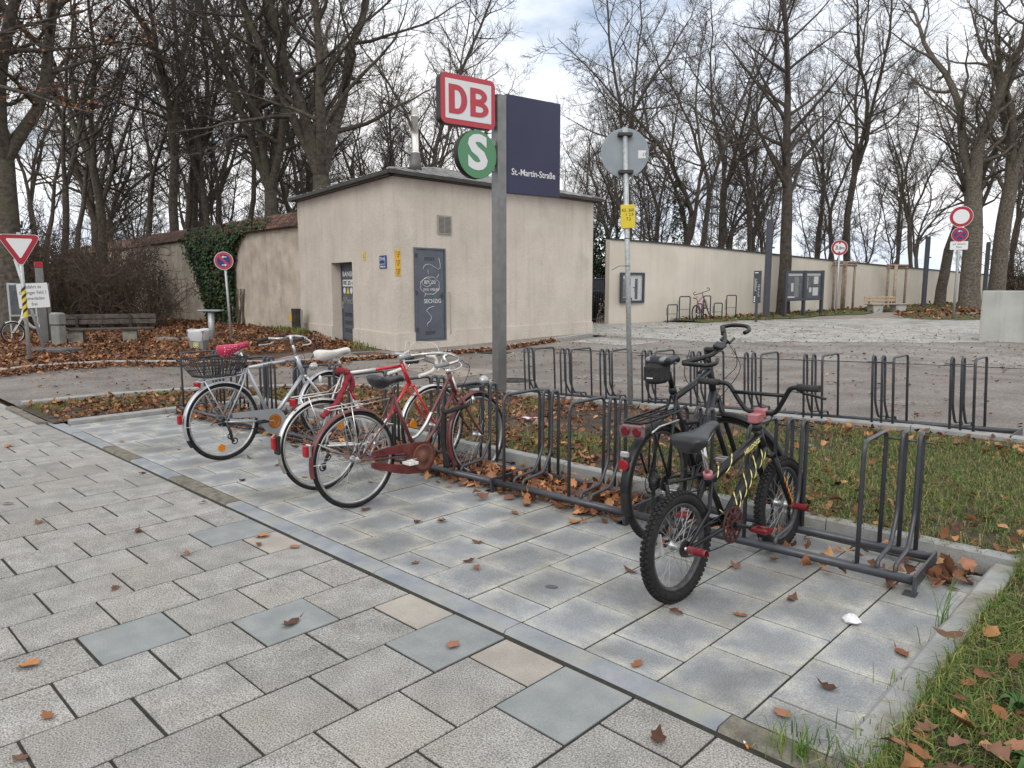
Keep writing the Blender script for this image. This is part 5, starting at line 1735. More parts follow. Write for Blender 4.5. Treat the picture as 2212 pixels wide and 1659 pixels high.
saddle(b, .30, .905, .275, .095, .026, 'saddle_black', thick=.065, tail=.05)
tubes(b, 'stem', 'chrome', [([(.872, 0, .905), (.838, 0, 1.01)], .0115), ([(.838, 0, 1.0), (.875, 0, 1.015)], .014)], M=SM)
hb_ = spline([(.60, .26, .975), (.70, .27, .985), (.82, .22, 1.0), (.885, .08, 1.015), (.885, -.08, 1.015), (.82, -.22, 1.0), (.70, -.27, .985), (.60, -.26, .975)], 5)
hbm = steerM(HB, ax_, R(-8))
tubes(b, 'handlebar', 'chrome', [(hb_, .0115)], M=hbm)
for s_ in (-1, 1):
    tubes(b, 'grip', 'saddle_grey', [([(.59, s_ * .258, .974), (.70, s_ * .27, .985)], .0165)], M=hbm)
    tubes(b, 'brake_lever', 'alloy', [(spline([(.80, s_ * .235, .995), (.83, s_ * .25, .965), (.76, s_ * .29, .945), (.68, s_ * .31, .94)], 4), .006)], M=hbm)
cable(b, [(.82, -.24, .97), (.92, -.2, .93), (1.0, -.08, .83), (.99, -.02, .74)]); cable(b, [(.82, .24, .97), (.95, .16, .9), (.99, .05, .8), (.9, .02, .70)])
# chain case
cc = MB(); yb0, yb1 = -.072, -.058
Mc = Matrix(((1, 0, 0, 0), (0, 0, 1, 0), (0, 1, 0, 0), (0, 0, 0, 1)))
arc_ = [(.55 + .118 * math.cos(R(a)), .275 + .118 * math.sin(R(a))) for a in range(100, -101, -20)]
cc.prism([(.088, .372), (.10, .388), (.27, .40), (.44, .396)] + arc_ + [(.40, .172), (.27, .207), (.13, .255), (.095, .275), (.088, .296), (.10, .308), (.134, .305), (.40, .236), (.422, .25), (.425, .315), (.40, .333), (.13, .352), (.10, .355)], yb0, yb1, Mc)
cco = cc.build('chain_case', MAT['maroon'], b)
MB().lathe([(.102, 0), (.10, .005), (.085, .006), (.08, .004), (.035, .006), (.03, .012), (.012, .013)], 30, Matrix.Translation((.55, yb0 - .0005, .275)) @ RX(PI / 2, 4, 'X')).build('disc', MAT['rust'], cco)
crank(b, .55, .275, 0, R(182), 'chrome', pm='bike_white')
for s_ in (-1, 1): pass
tubes(b, 'luggage_carrier', 'chrome', [([(.28, .05, .745), (-.02, .06, .725), (-.2, .05, .718), (-.2, -.05, .718), (-.02, -.06, .725), (.28, -.05, .745)], .0045), ([(-.05, -.06, .724), (.0, -.065, .36)], .004), ([(-.05, .06, .724), (.0, .065, .36)], .004), ([(.05, -.058, .73), (.05, .058, .73)], .004)])
tubes(b, 'front_carrier', 'wire', [([(.96, .06, .735), (1.12, .085, .74), (1.36, .085, .735), (1.36, -.085, .735), (1.12, -.085, .74), (.96, -.06, .735)], .005), ([(1.2, -.085, .738), (1.2, .085, .738)], .004), ([(1.28, -.085, .737), (1.28, .085, .737)], .004), ([(1.05, .03, .74), (1.36, .03, .735)], .004), ([(1.05, -.03, .74), (1.36, -.03, .735)], .004), ([(1.2, -.085, .738), (wb, -.062, Rw)], .004), ([(1.2, .085, .738), (wb, .062, Rw)], .004)], M=SM)
MB().lathe([(.012, -.03), (.034, -.01), (.04, .02), (.036, .04), (.012, .045)], 14, SM @ Matrix.Translation((1.28, 0, .775)) @ RX(PI / 2, 4, 'Y')).build('headlamp', MAT['lens'], b)
MB().lathe([(.014, -.03), (.016, .02), (.008, .045)], 10, SM @ Matrix.Translation((1.07, -.07, .63))).build('dynamo', MAT['chrome'], b)
rf = MB(); rf.bbox(-.392, -.368, -.024, .024, .42, .50, .006); rf.build('rear_lamp', MAT['reflect_red'], b)
MB().bbox(-.3675, -.345, -.026, .026, .415, .505, .006).build('lamp_holder', MAT['chrome'], b)
for s_ in (-1, 1): tubes(b, 'mudguard_stay', 'spoke', [([(0, s_ * .06, Rw), (-.30, s_ * .03, .50)], .0025), ([(0, s_ * .06, Rw), (-.345, s_ * .03, .36)], .0025), ([(0, s_ * .06, Rw), (-.1, s_ * .03, .69)], .0025)])
lk = spline([(.83, .02, .60), (.80, -.05, .58), (.92, -.07, .60), (1.03, -.04, .60), (1.06, .05, .58), (1.0, .07, .45), (.92, .05, .25), (.86, .0, .16), (.80, -.05, .17), (.78, -.03, .35), (.80, -.02, .55)], 6)
tubes(b, 'lock', 'fabric_black', [(lk, .017)])
fender_cable = cable(b, [(.99, -.02, .74), (1.02, -.03, .70), (1.03, -.02, .69)])

# ------------------------------------------------------------------ red and white racing bicycle in the middle
b = bike('red and white racing bicycle with white saddle, drop bars and red lock sleeve', (-4.83, 2.92), (.0, 1), R(-2.0))
Rw = .345; wb = 1.10; HB = Vector((.86, 0, .735)); HT = Vector((.795, 0, .885)); ax_ = HT - HB
SM = steerM(HB, ax_, R(0))
wheel(b, 0, Rw, .015); wheel(b, wb, Rw, .015, M=SM)
fender(b, 0, Rw, 40, 196, 'chrome', wd_=.024); fender(b, wb, Rw, 60, 165, 'chrome', M=SM, wd_=.024)
tubes(b, 'frame', 'bike_white', [([(.46, 0, .285), (.215, 0, .90)], .014), ([(.235, 0, .868), (.52, 0, .877)], .0128), ([(.46, 0, .285), (.62, 0, .46)], .0145), ([(.46, -.034, .285), (.46, .034, .285)], .021)])
tubes(b, 'frame_front', 'bike_red', [([(.52, 0, .877), (.80, 0, .885)], .0131), ([(.68, 0, .525), (.855, 0, .74)], .0148), ([(.867, 0, .718), (.787, 0, .905)], .0185)])
tubes(b, 'frame_band', 'sign_white', [([(.705, 0, .553), (.715, 0, .565)], .0152), ([(.735, 0, .588), (.745, 0, .60)], .0152)])
tubes(b, 'frame_band', 'bike_red', [([(.62, 0, .46), (.68, 0, .525)], .0147), ([(.285, 0, .725), (.315, 0, .65)], .0143)])
stays(b, .46, .285, 0, Rw, (.225, .87), 'bike_white', r_=.0078)
fork(b, (.87, 0, .715), wb, Rw, 'bike_red', SM, r0=.012, r1=.007)
tubes(b, 'seat_post', 'chrome', [([(.215, 0, .90), (.175, 0, 1.0)], .0128)])
saddle(b, .15, 1.07, .29, .088, .02, 'saddle_white', M=Matrix.Translation((.15, 0, 1.03)) @ RX(-.07, 4, 'Y') @ Matrix.Translation((-.15, 0, -1.03)), thick=.058)
tubes(b, 'stem', 'chrome', [([(.79, 0, .90), (.765, 0, .965)], .0115), ([(.765, 0, .962), (.85, 0, .972)], .012)], M=SM)
for s_ in (-1, 1):
    db_ = spline([(.85, 0, .972), (.85, s_ * .12, .972), (.855, s_ * .17, .972), (.90, s_ * .205, .968), (.965, s_ * .21, .945), (.985, s_ * .21, .90), (.95, s_ * .21, .845), (.87, s_ * .21, .82), (.80, s_ * .21, .81)], 5)
    tubes(b, 'handlebar', 'alloy', [(db_[:14], .012)]); tubes(b, 'bar_tape', 'bar_tape', [(db_[13:], .0155)])
    tubes(b, 'brake_hood', 'alloy', [(spline([(.955, s_ * .205, .955), (1.0, s_ * .205, .975), (1.03, s_ * .205, .985)], 3), .013)])
    tubes(b, 'brake_lever', 'chrome', [(spline([(1.03, s_ * .205, .98), (1.05, s_ * .205, .94), (1.03, s_ * .205, .87), (.99, s_ * .21, .83)], 4), .0065)])
    cable(b, [(1.03, s_ * .205, .985), (1.0, s_ * .16, 1.06), (.88, s_ * .05, 1.07), (.84, s_ * .02, .95), (.85, 0, .85)], 'cable_white', .0025)
b_ = MB(); b_.bbox(.79, .86, -.09, -.03, .90, .965, .01); b_.bbox(.86, .90, -.10, -.05, .90, .94, .008); b_.build('lamp_bracket', MAT['black'], b)
crank(b, .46, .285, .098, R(70), 'alloy', 'alloy', pm='chrome'); chain(b, .46, .285, .098, 0, Rw, .04, mat='black')
dl_ = MB(); dl_.tube([(0, -.06, Rw), (.02, -.062, Rw - .07), (-.03, -.06, Rw - .15), (-.02, -.06, Rw - .17)], .012, 6); dl_.torus(.022, .005, 14, 5, Matrix.Translation((.02, -.055, Rw - .09))); dl_.torus(.026, .006, 14, 5, Matrix.Translation((-.03, -.055, Rw - .16))); dl_.build('derailleur', MAT['black'], b)
tubes(b, 'luggage_carrier', 'chrome', [([(.20, .05, .79), (.12, .06, .735), (-.20, .06, .725), (-.2, -.06, .725), (.12, -.06, .735), (.20, -.05, .79)], .0045), ([(-.12, -.06, .727), (.0, -.065, .36)], .004), ([(-.12, .06, .727), (.0, .065, .36)], .004), ([(0, -.06, .73), (0, .06, .73)], .004)])
MB().bbox(-.225, -.205, -.04, .04, .66, .72, .006).build('rear_lamp', MAT['reflect_red'], b)
MB().bbox(-.398, -.372, -.022, .022, .37, .46, .006).build('rear_reflector', MAT['reflect_red'], b)
MB().bbox(-.3715, -.345, -.03, .03, .33, .47, .006).build('reflector_holder', MAT['black'], b)
fender(b, 0, Rw, 196, 207, 'bin_grey', name='mud_flap', wd_=.022)
tubes(b, 'lock', 'fabric_red', [(spline([(.20, .03, .885), (.18, -.03, .90), (.24, -.045, .87), (.20, -.05, .78), (.15, -.055, .70), (.10, -.06, .64), (.03, -.065, .60), (-.02, -.06, .565)], 6), [.023 + .004 * math.sin(k * 1.9) for k in range(43)]), (spline([(.23, .02, .89), (.27, -.02, .85), (.28, -.035, .78), (.26, -.02, .73)], 6), .021)])
for cx_, ang_, rr_ in ((0, 35, .22), (wb, 170, .22)):
    MB().lathe([(.034, -.008), (.034, .008)], 14, Matrix.Translation((cx_ + rr_ * math.cos(R(ang_)), 0, Rw + rr_ * math.sin(R(ang_)))) @ RX(PI / 2, 4, 'X'), smooth=False).build('spoke_reflector', MAT['reflect_amber'], b)
text('lettering', 'ES', .035, MAT['sign_red'], b, frameM((.575, -.0152, .40), (.16, 0, .175), (-.175, 0, .16)), .0006, ext=.0006)

# ------------------------------------------------------------------ silver bicycle with the wire basket
b = bike('silver bicycle with pink dotted saddle cover and black wire basket', (-6.31, 2.835), (-.05, 1), R(-1.5))
Rw = .345; wb = 1.115; HB = Vector((.835, 0, .69)); HT = Vector((.775, 0, .86)); ax_ = HT - HB
SM = steerM(HB, ax_, R(4))
wheel(b, 0, Rw, .019, sw=.0011); wheel(b, wb, Rw, .019, M=SM, sw=.0011)
fender(b, 0, Rw, 38, 200, 'silver_paint', wd_=.029); fender(b, wb, Rw, 68, 170, 'silver_paint', M=SM, wd_=.029)
fender(b, 0, Rw, 200, 212, 'black', wd_=.026, name='mud_flap')
tubes(b, 'frame', 'silver_paint', [([(.475, 0, .29), (.245, 0, .825)], .0165), ([(.255, 0, .80), (.785, 0, .845)], .017), ([(.475, 0, .29), (.845, 0, .70)], .0185), ([(.842, 0, .675), (.77, 0, .875)], .021), ([(.475, -.036, .29), (.475, .036, .29)], .024)])
text('lettering', 'ALU-RAD', .024, MAT['letter_black'], b, frameM((.46, -.0172, .818), (.53, 0, .045), (-.045, 0, .53)), .0006, ext=.0005)
text('lettering', '410', .022, MAT['sign_red'], b, frameM((.66, -.0172, .835), (.53, 0, .045), (-.045, 0, .53)), .0006, ext=.0005)
stays(b, .475, .29, 0, Rw, (.25, .80), 'silver_paint', r_=.0095)
fork(b, (.842, 0, .675), wb, Rw, 'silver_paint', SM)
tubes(b, 'seat_post', 'chrome', [([(.245, 0, .825), (.20, 0, .96)], .0132)])
MB().lathe([(.02, 0), (.02, .035)], 12, Matrix.Translation((.25, 0, .81)) @ RX(-.39, 4, 'Y')).build('seat_clamp', MAT['black'], b)
saddle(b, .145, 1.035, .275, .10, .03, 'dots', M=Matrix.Translation((.145, 0, 1.0)) @ RX(-.11, 4, 'Y') @ Matrix.Translation((-.145, 0, -1.0)), thick=.085, tail=-.03)
tubes(b, 'stem', 'alloy', [([(.77, 0, .875), (.74, 0, .99)], .0125), ([(.74, 0, .985), (.72, 0, 1.075)], .016), ([(.72, 0, 1.06), (.76, 0, 1.06)], .016)], M=SM)
hbm = SM
hb_ = spline([(.56, .29, 1.03), (.66, .275, 1.045), (.75, .20, 1.04), (.765, .07, 1.06), (.765, -.07, 1.06), (.75, -.20, 1.04), (.66, -.275, 1.045), (.56, -.29, 1.03)], 5)
tubes(b, 'handlebar', 'alloy', [(hb_, .0125)], M=hbm)
for s_ in (-1, 1):
    tubes(b, 'grip', 'grip', [([(.55, s_ * .291, 1.028), (.66, s_ * .276, 1.046)], .0175)], M=hbm)
    tubes(b, 'brake_lever', 'alloy', [(spline([(.70, s_ * .255, 1.04), (.735, s_ * .28, 1.015), (.70, s_ * .315, .99), (.60, s_ * .34, .985)], 4), .007)], M=hbm)
MB().lathe([(.026, 0), (.024, .02), (.008, .028)], 12, hbm @ Matrix.Translation((.74, .15, 1.06))).build('bell', MAT['black'], b)
cable(b, [(.735, -.28, 1.01), (.86, -.26, 1.0), (.93, -.1, .92), (.87, -.03, .78), (.86, -.02, .72)]); cable(b, [(.735, .28, 1.01), (.90, .2, .95), (.9, .05, .84), (.8, .02, .78)]); cable(b, [(.68, -.27, 1.03), (.84, -.24, .95), (.9, -.06, .83), (.83, -.025, .68)])
MB().lathe([(.012, -.035), (.036, -.01), (.042, .025), (.036, .035)], 16, SM @ Matrix.Translation((.955, 0, .755)) @ RX(PI / 2, 4, 'Y')).build('headlamp', MAT['lens'], b)
MB().lathe([(.015, -.03), (.017, .025), (.008, .045)], 10, SM @ Matrix.Translation((.99, -.06, .62))).build('dynamo', MAT['bike_white'], b)
cc = MB()
cc.prism([(.06, .416), (.30, .412), (.45, .405)] + [(.465 + .118 * math.cos(R(a)), .288 + .118 * math.sin(R(a))) for a in range(95, -151, -15)] + [(.33, .275), (.30, .335), (.27, .355), (.06, .373)], -.072, -.058, Mc)
cco = cc.build('chain_case', MAT['silver_paint'], b)
MB().lathe([(.066, 0), (.066, .004), (.045, .005), (.042, .002)], 26, Matrix.Translation((.465, -.0725, .29)) @ RX(PI / 2, 4, 'X'), smooth=False).build('disc', MAT['amber_disc'], cco)
crank(b, .475, .29, 0, R(172), 'alloy', pm='black')
chain(b, .475, .29, .07, 0, Rw, .04)
dl_ = MB(); dl_.tube([(0, -.06, Rw), (.03, -.062, Rw - .09), (.04, -.06, Rw - .16), (.06, -.06, Rw - .18)], .013, 6); dl_.torus(.022, .006, 14, 5, Matrix.Translation((.03, -.055, Rw - .13))); dl_.torus(.026, .006, 14, 5, Matrix.Translation((.07, -.055, Rw - .18))); dl_.lathe([(.05, -.03), (.03, .0)], 16, Matrix.Translation((0, -.02, Rw)) @ RX(PI / 2, 4, 'X')); dl_.build('derailleur', MAT['black'], b)
tubes(b, 'luggage_carrier', 'silver_paint', [([(.23, .05, .765), (.15, .06, .748), (-.16, .065, .728), (-.19, .06, .715), (-.19, -.06, .715), (-.16, -.065, .728), (.15, -.06, .748), (.23, -.05, .765)], .0065), ([(-.17, -.064, .72), (0, -.068, .36)], .006), ([(-.17, .064, .72), (0, .068, .36)], .006), ([(-.05, -.064, .733), (-.05, .064, .733)], .005), ([(.08, -.062, .742), (.08, .062, .742)], .005)])
MB().bbox(-.225, -.195, -.042, .042, .675, .715, .006).build('rear_lamp', MAT['reflect_red'], b)
MB().bbox(-.398, -.368, -.022, .022, .37, .45, .006).build('rear_reflector', MAT['reflect_red'], b)
for s_ in (-1, 1): tubes(b, 'mudguard_stay', 'spoke', [([(0, s_ * .06, Rw), (-.36, s_ * .03, .34)], .0028)])
for cx_, ang_, rr_ in ((0, 262, .235),):
    MB().lathe([(.034, -.008), (.034, .008)], 14, Matrix.Translation((cx_ + rr_ * math.cos(R(ang_)), -.01, Rw + rr_ * math.sin(R(ang_)))) @ RX(PI / 2, 4, 'X'), smooth=False).build('spoke_reflector', MAT['reflect_amber'], b)
# basket on the carrier
bk = MB(); z0_, z1_ = .755, .915
def brect(t): return (-.20 - .10 * t, .10 + .08 * t, .10 + .075 * t)
for t in (0, .33, .66, 1):
    xa, xb, wy = brect(t); z = z0_ + (z1_ - z0_) * t
    bk.tube([(xa, -wy, z), (xb, -wy, z), (xb, wy, z), (xa, wy, z)], .0055 if t == 1 else .0038, 5, closed=True)
for k in range(15):
    t = k / 14
    for s_ in (-1, 1):
        a = Vector((brect(0)[0] + (brect(0)[1] - brect(0)[0]) * t, s_ * brect(0)[2], z0_)); c = Vector((brect(1)[0] + (brect(1)[1] - brect(1)[0]) * t, s_ * brect(1)[2], z1_)); bk.tube([a, c], .0033, 4)
    if k < 9:
        t = k / 8
        for e in (0, 1):
            a = Vector((brect(0)[e], -brect(0)[2] + 2 * brect(0)[2] * t, z0_)); c = Vector((brect(1)[e], -brect(1)[2] + 2 * brect(1)[2] * t, z1_)); bk.tube([a, c], .0033, 4)
    bk.tube([(brect(0)[0] + .02 * k, -.10, z0_), (brect(0)[0] + .02 * k, .10, z0_)], .002, 4)
bk.build('basket', MAT['wire'], b)
MB().tube(spline([(.50, -.02, .33), (.56, -.05, .36), (.60, -.05, .34)], 5), .02, 8).build('lock', MAT['fabric_black'], b)

# ------------------------------------------------------------------ black trekking bicycle, front wheel turned
b = bike('black trekking bicycle with rear carrier, saddle bag and front wheel turned aside', (-2.39, 3.75), (-.045, 1), R(-1.5))
Rw = .355; wb = 1.06; HB = Vector((.725, 0, .835)); HT = Vector((.665, 0, 1.01)); ax_ = HT - HB
SM = steerM(HB, ax_, R(-88))
wheel(b, 0, Rw, .021, 'rim_dark', 'spoke_dark', sw=.0012, hub='black'); wheel(b, wb - .10, Rw, .021, 'rim_dark', 'spoke_dark', M=SM, hub='black')
fender(b, 0, Rw, 40, 178, 'bike_black', wd_=.032, gap=.022); fender(b, wb - .10, Rw, 20, 165, 'bike_black', M=SM, wd_=.032, gap=.022)
fender(b, 0, Rw, 178, 200, 'black', wd_=.030, gap=.024, name='mud_flap')
tubes(b, 'frame', 'bike_slate', [([(.50, 0, .30), (.175, 0, .905)], .0175), ([(.205, 0, .85), (.45, 0, .915), (.675, 0, .985)], .021), ([(.50, 0, .30), (.73, 0, .845)], .027), ([(.735, 0, .805), (.655, 0, 1.04)], .024), ([(.50, -.04, .30), (.50, .04, .30)], .026)])
text('lettering', 'MTX', .06, MAT['vent'], b, frameM((.60, -.0272, .54), (.23, 0, .545), (-.545, 0, .23)), -.0012, ext=.0006)
stays(b, .50, .30, 0, Rw, (.19, .87), 'bike_slate', r_=.011, w_=.06)
fork(b, (.745, 0, .775), wb - .10, Rw, 'bike_black', SM, w_=.062, r0=.02, r1=.017, straight=True)
tubes(b, 'seat_post', 'bike_black', [([(.175, 0, .905), (.12, 0, 1.05)], .0155)])
MB().lathe([(.024, 0), (.024, .04)], 12, Matrix.Translation((.185, 0, .885)) @ RX(-.35, 4, 'Y')).build('seat_clamp', MAT['black'], b)
sdl = saddle(b, .10, 1.125, .285, .085, .024, 'bike_slate', thick=.05)
pdm = MB()
for s_ in (-1, 1): pdm.lathe([(.0, -.022), (.03, -.012), (.034, .0), (.028, .012), (0, .02)], 12, Matrix.Translation((-.005, s_ * .045, 1.108)) @ Matrix.Diagonal((1.25, .8, 1, 1)))
pdm.build('saddle_pad', MAT['saddle_grey'], sdl)
bg_ = MB(); bg_.bbox(-.09, .07, -.055, .055, .965, 1.085, .02); bgo = bg_.build('saddle_bag', MAT['fabric_black'], b)
MB().box(-.094, -.0905, -.02, .02, 1.0, 1.006).build('tag', MAT['sign_white'], bgo)
tubes(b, 'stem', 'bike_black', [([(.652, 0, 1.045), (.62, 0, 1.135)], .019), ([(.62, 0, 1.12), (.70, 0, 1.15)], .02)], M=SM)
hb_ = spline([(.60, .31, 1.155), (.66, .20, 1.16), (.70, .08, 1.155), (.70, -.08, 1.155), (.66, -.20, 1.16), (.60, -.31, 1.155)], 5)
tubes(b, 'handlebar', 'bike_black', [(hb_, .0145)], M=SM)
for s_ in (-1, 1):
    tubes(b, 'grip', 'grip', [([(.60, s_ * .31, 1.155), (.645, s_ * .215, 1.16)], .018)], M=SM)
    tubes(b, 'bar_end', 'bike_black', [(spline([(.60, s_ * .315, 1.155), (.66, s_ * .335, 1.18), (.75, s_ * .33, 1.205), (.79, s_ * .28, 1.21), (.78, s_ * .22, 1.21)], 5), .0135)], M=SM)
    tubes(b, 'brake_lever', 'black', [([(.675, s_ * .17, 1.15), (.71, s_ * .18, 1.125), (.70, s_ * .29, 1.11)], .009), ([(.66, s_ * .15, 1.16), (.70, s_ * .16, 1.13)], .02)], M=SM)
MB().bbox(.67, .74, -.035, .035, 1.17, 1.195, .006, SM).build('bike_computer', MAT['black'], b)
cable(b, [(.72, .15, 1.13), (.84, .10, 1.02), (.80, .03, .86), (.76, 0, .78)], M=SM); cable(b, [(.72, -.15, 1.13), (.86, -.10, 1.0), (.78, -.03, .88), (.62, -.02, .62)]); cable(b, [(.58, .1, 1.12), (.55, .12, .95), (.64, .05, .78), (.52, .03, .62)])
crank(b, .50, .30, .10, R(40), 'bike_black', 'rim_dark', pm='alloy'); chain(b, .50, .30, .09, 0, Rw, .045)
dl_ = MB(); dl_.tube([(0, -.06, Rw), (.03, -.062, Rw - .10), (.05, -.06, Rw - .19)], .016, 6); dl_.torus(.024, .007, 14, 5, Matrix.Translation((.05, -.055, Rw - .19))); dl_.lathe([(.06, -.04), (.03, .0)], 18, Matrix.Translation((0, -.015, Rw)) @ RX(PI / 2, 4, 'X')); dl_.torus(.075, .005, 24, 4, Matrix.Translation((0, .04, Rw)), sx=.3); dl_.build('derailleur', MAT['black'], b)
tubes(b, 'luggage_carrier', 'bike_black', [([(.24, .06, .80), (.12, .075, .785), (-.25, .075, .765), (-.28, .05, .763), (-.28, -.05, .763), (-.25, -.075, .765), (.12, -.075, .785), (.24, -.06, .80)], .0075), ([(-.2, -.075, .768), (0, -.075, .40)], .007), ([(-.2, .075, .768), (0, .075, .40)], .007), ([(.05, -.075, .78), (.02, -.075, .40)], .006), ([(.05, .075, .78), (.02, .075, .40)], .006), ([(-.27, -.02, .768), (.15, -.02, .79)], .005), ([(-.27, .02, .768), (.15, .02, .79)], .005), ([(-.1, -.07, .775), (-.1, .07, .775)], .005), ([(.05, -.07, .783), (.05, .07, .783)], .005)])
tubes(b, 'carrier_strap', 'alloy', [([(.10, -.085, .735), (-.12, -.082, .725), (-.20, -.080, .70)], .006)])
rl = MB(); 
for s_ in (-1, 1): rl.lathe([(.026, -.012), (.028, .006), (.022, .010)], 16, Matrix.Translation((-.295, s_ * .038, .715)) @ RX(-PI / 2, 4, 'Y'))
rl.build('rear_lamp', MAT['lamp_red'], b)
MB().bbox(-.295, -.275, -.085, .085, .675, .755, .012).build('lamp_case', MAT['lamp_shell'], b)
MB().lathe([(.03, -.006), (.032, .008)], 18, Matrix.Translation((-.375, 0, .535)) @ RX(-PI / 2 - .3, 4, 'Y')).build('rear_reflector', MAT['reflect_red'], b)
MB().bbox(-.372, -.352, -.028, .028, .575, .61, .006).build('reflector_bracket', MAT['lens'], b)
tubes(b, 'lock', 'black', [([(.22, -.06, .70), (.33, -.08, .695)], .018)])

# ------------------------------------------------------------------ small black and yellow bicycle with pegs
b = bike('small black bicycle with yellow flame decals, knobbly tyres and red pegs', (-1.83, 3.065), (.045, 1), R(-2.0))
Rw = .272; wb = 1.06; HB = Vector((.85, 0, .625)); HT = Vector((.785, 0, .745)); ax_ = HT - HB
SM = steerM(HB, ax_, R(0))
wheel(b, 0, Rw, .029, 'rim_dark', 'spoke', ns=36, knob=True, sw=.0015, rimw=.017); wheel(b, wb, Rw, .029, 'rim_dark', 'spoke', ns=36, knob=True, M=SM, sw=.0015, rimw=.017)
tubes(b, 'frame', 'bike_black', [([(.44, 0, .295), (.275, 0, .585)], .017), ([(.275, 0, .545), (.80, 0, .715)], .0245), ([(.44, 0, .295), (.845, 0, .635)], .0305), ([(.86, 0, .605), (.78, 0, .755)], .024), ([(.44, -.038, .295), (.44, .038, .295)], .026)])
stays(b, .44, .295, 0, Rw, (.285, .55), 'bike_black', r_=.0125, w_=.06)
fork(b, (.862, 0, .60), wb, Rw, 'bike_black', SM, w_=.058, r0=.018, r1=.014, straight=True)
dq = MB()
def fl_(p0, p1, r_, k, ph):
    p0, p1 = Vector(p0), Vector(p1); d = (p1 - p0).normalized(); up2 = Vector((0, -1, 0)).cross(d)
    for i in range(k):
        t = (i + .5) / k; c = p0.lerp(p1, t); u = up2
        a0 = ph + 1.2 * math.sin(i * 2.1)
        pts_ = []
        for q in range(5):
            a = a0 + q * .28; pts_.append(c + d * (.012 * q) + (Vector((0, -1, 0)) * math.cos(a) + u * math.sin(a)) * (r_ + .001))
        dq.tube(pts_, [.0008, .0032, .004, .003, .0008], 4)
fl_((.50, 0, .345), (.80, 0, .60), .0305, 9, .2); fl_((.50, 0, .345), (.80, 0, .60), .0305, 8, -.9); fl_((.30, 0, .553), (.52, 0, .624), .0245, 5, .1); fl_((.33, 0, .49), (.42, 0, .33), .017, 4, .0)
dq.build('flame_decal', MAT['flame'], b)
text('lettering', 'HELLDOGS', .034, MAT['flame'], b, frameM((.68, -.0247, .672), (.525, 0, .17), (-.17, 0, .525)), .0012, ext=.0006)
fd = MB()
for k in range(5):
    p = Vector((.862, -.058, .59)).lerp(Vector((wb, -.063, Rw)), .45 + k * .11); fd.tube([p + Vector((-.006, -.0175, .02)), p + Vector((.004, -.019, 0)), p + Vector((-.002, -.018, -.02))], [.001, .006, .001], 4)
fd.build('flame_decal', MAT['reflect_amber'], b)
tubes(b, 'seat_post', 'chrome', [([(.275, 0, .585), (.225, 0, .745)], .0135)])
MB().lathe([(.024, 0), (.025, .035)], 14, Matrix.Translation((.282, 0, .565)) @ RX(-.3, 4, 'Y')).build('seat_clamp', MAT['pink'], b)
Mtl = Matrix.Translation((.22, 0, .80)) @ RX(-.22, 4, 'Y') @ Matrix.Translation((-.22, 0, -.80))
saddle(b, .20, .845, .30, .10, .034, 'saddle_black', M=Mtl, thick=.07)
st_ = MB(); st_.tube([(.782, 0, .755), (.765, 0, .79)], .026, 14); st_.build('headset', MAT['gutter'], b)
MB().bbox(.715, .80, -.03, .03, .79, .845, .008).build('stem', MAT['pink'], b)
MB().bbox(.79, .835, -.036, .036, .815, .865, .008).build('stem_clamp', MAT['pink'], b)
hbp = spline([(.815, 0, .84), (.815, .04, .84), (.812, .085, .85), (.80, .125, .90), (.79, .165, .965), (.785, .185, .99), (.775, .225, 1.0), (.75, .36, 1.005)], 5)
for s_ in (1, -1):
    P_ = [Vector((p.x, p.y * s_, p.z)) for p in hbp]
    tubes(b, 'handlebar', 'bike_black', [(P_, .0128)])
    tubes(b, 'grip', 'grip', [([P_[-1], P_[-1].lerp(P_[-6], .92)], .0185)])
tubes(b, 'crossbar', 'bike_black', [([(.79, -.158, .95), (.79, .158, .95)], .0105)])
tubes(b, 'brake_lever', 'black', [(spline([(.77, -.235, .995), (.80, -.25, .97), (.83, -.27, .96), (.82, -.36, .945)], 4), .0075), ([(.775, -.23, 1.0), (.775, -.26, 1.0)], .022)])
cable(b, [(.80, -.235, .97), (.86, -.12, .95), (.90, -.02, .80), (.80, .03, .66), (.6, .03, .5)])
crank(b, .44, .295, .0, R(-18), 'bike_black', arm=.165, pm='peg_red')
cg_ = MB(); Tc = Matrix.Translation((.44, -.048, .295))
cg_.torus(.088, .010, 40, 6, Tc, sx=.35); cg_.torus(.05, .014, 30, 6, Tc, sx=.22); cg_.lathe([(.03, 0), (.03, .008)], 14, Tc @ RX(PI / 2, 4, 'X'), smooth=False)
for k in range(10):
    a = 2 * PI * k / 10; cg_.tube([Tc @ Vector((.02 * math.cos(a), 0, .02 * math.sin(a))), Tc @ Vector((.086 * math.cos(a), 0, .086 * math.sin(a)))], .007, 5)
for k in range(44):
    a = 2 * PI * k / 44; cg_.box(-.003, .004, -.0012, .0012, -.003, .003, Tc @ RX(-a, 4, 'Y') @ Matrix.Translation((.1, 0, 0)))
cg_.build('chainring', MAT['peg_dark'], b)
chain(b, .44, .295, .095, 0, Rw, .042, mat='black')
for cx_, MM in ((0, Matrix.Identity(4)), (wb, SM)):
    for s_ in (-1, 1):
        MB().lathe([(.019, .065), (.019, .165), (.0165, .165), (.0165, .08)], 14, MM @ Matrix.Translation((cx_, 0, Rw)) @ RX(PI / 2 * (1 if s_ < 0 else -1), 4, 'X'), smooth=False, cap=False).build('peg', MAT['peg_red'], b)
rfl = MB(); rfl.bbox(-.006, .006, -.014, .014, -.06, .06, .004, Matrix.Translation((-.14, 0, Rw + .04)) @ RX(-.2, 4, 'Y')); rfl.build('spoke_reflector', MAT['lens'], b)

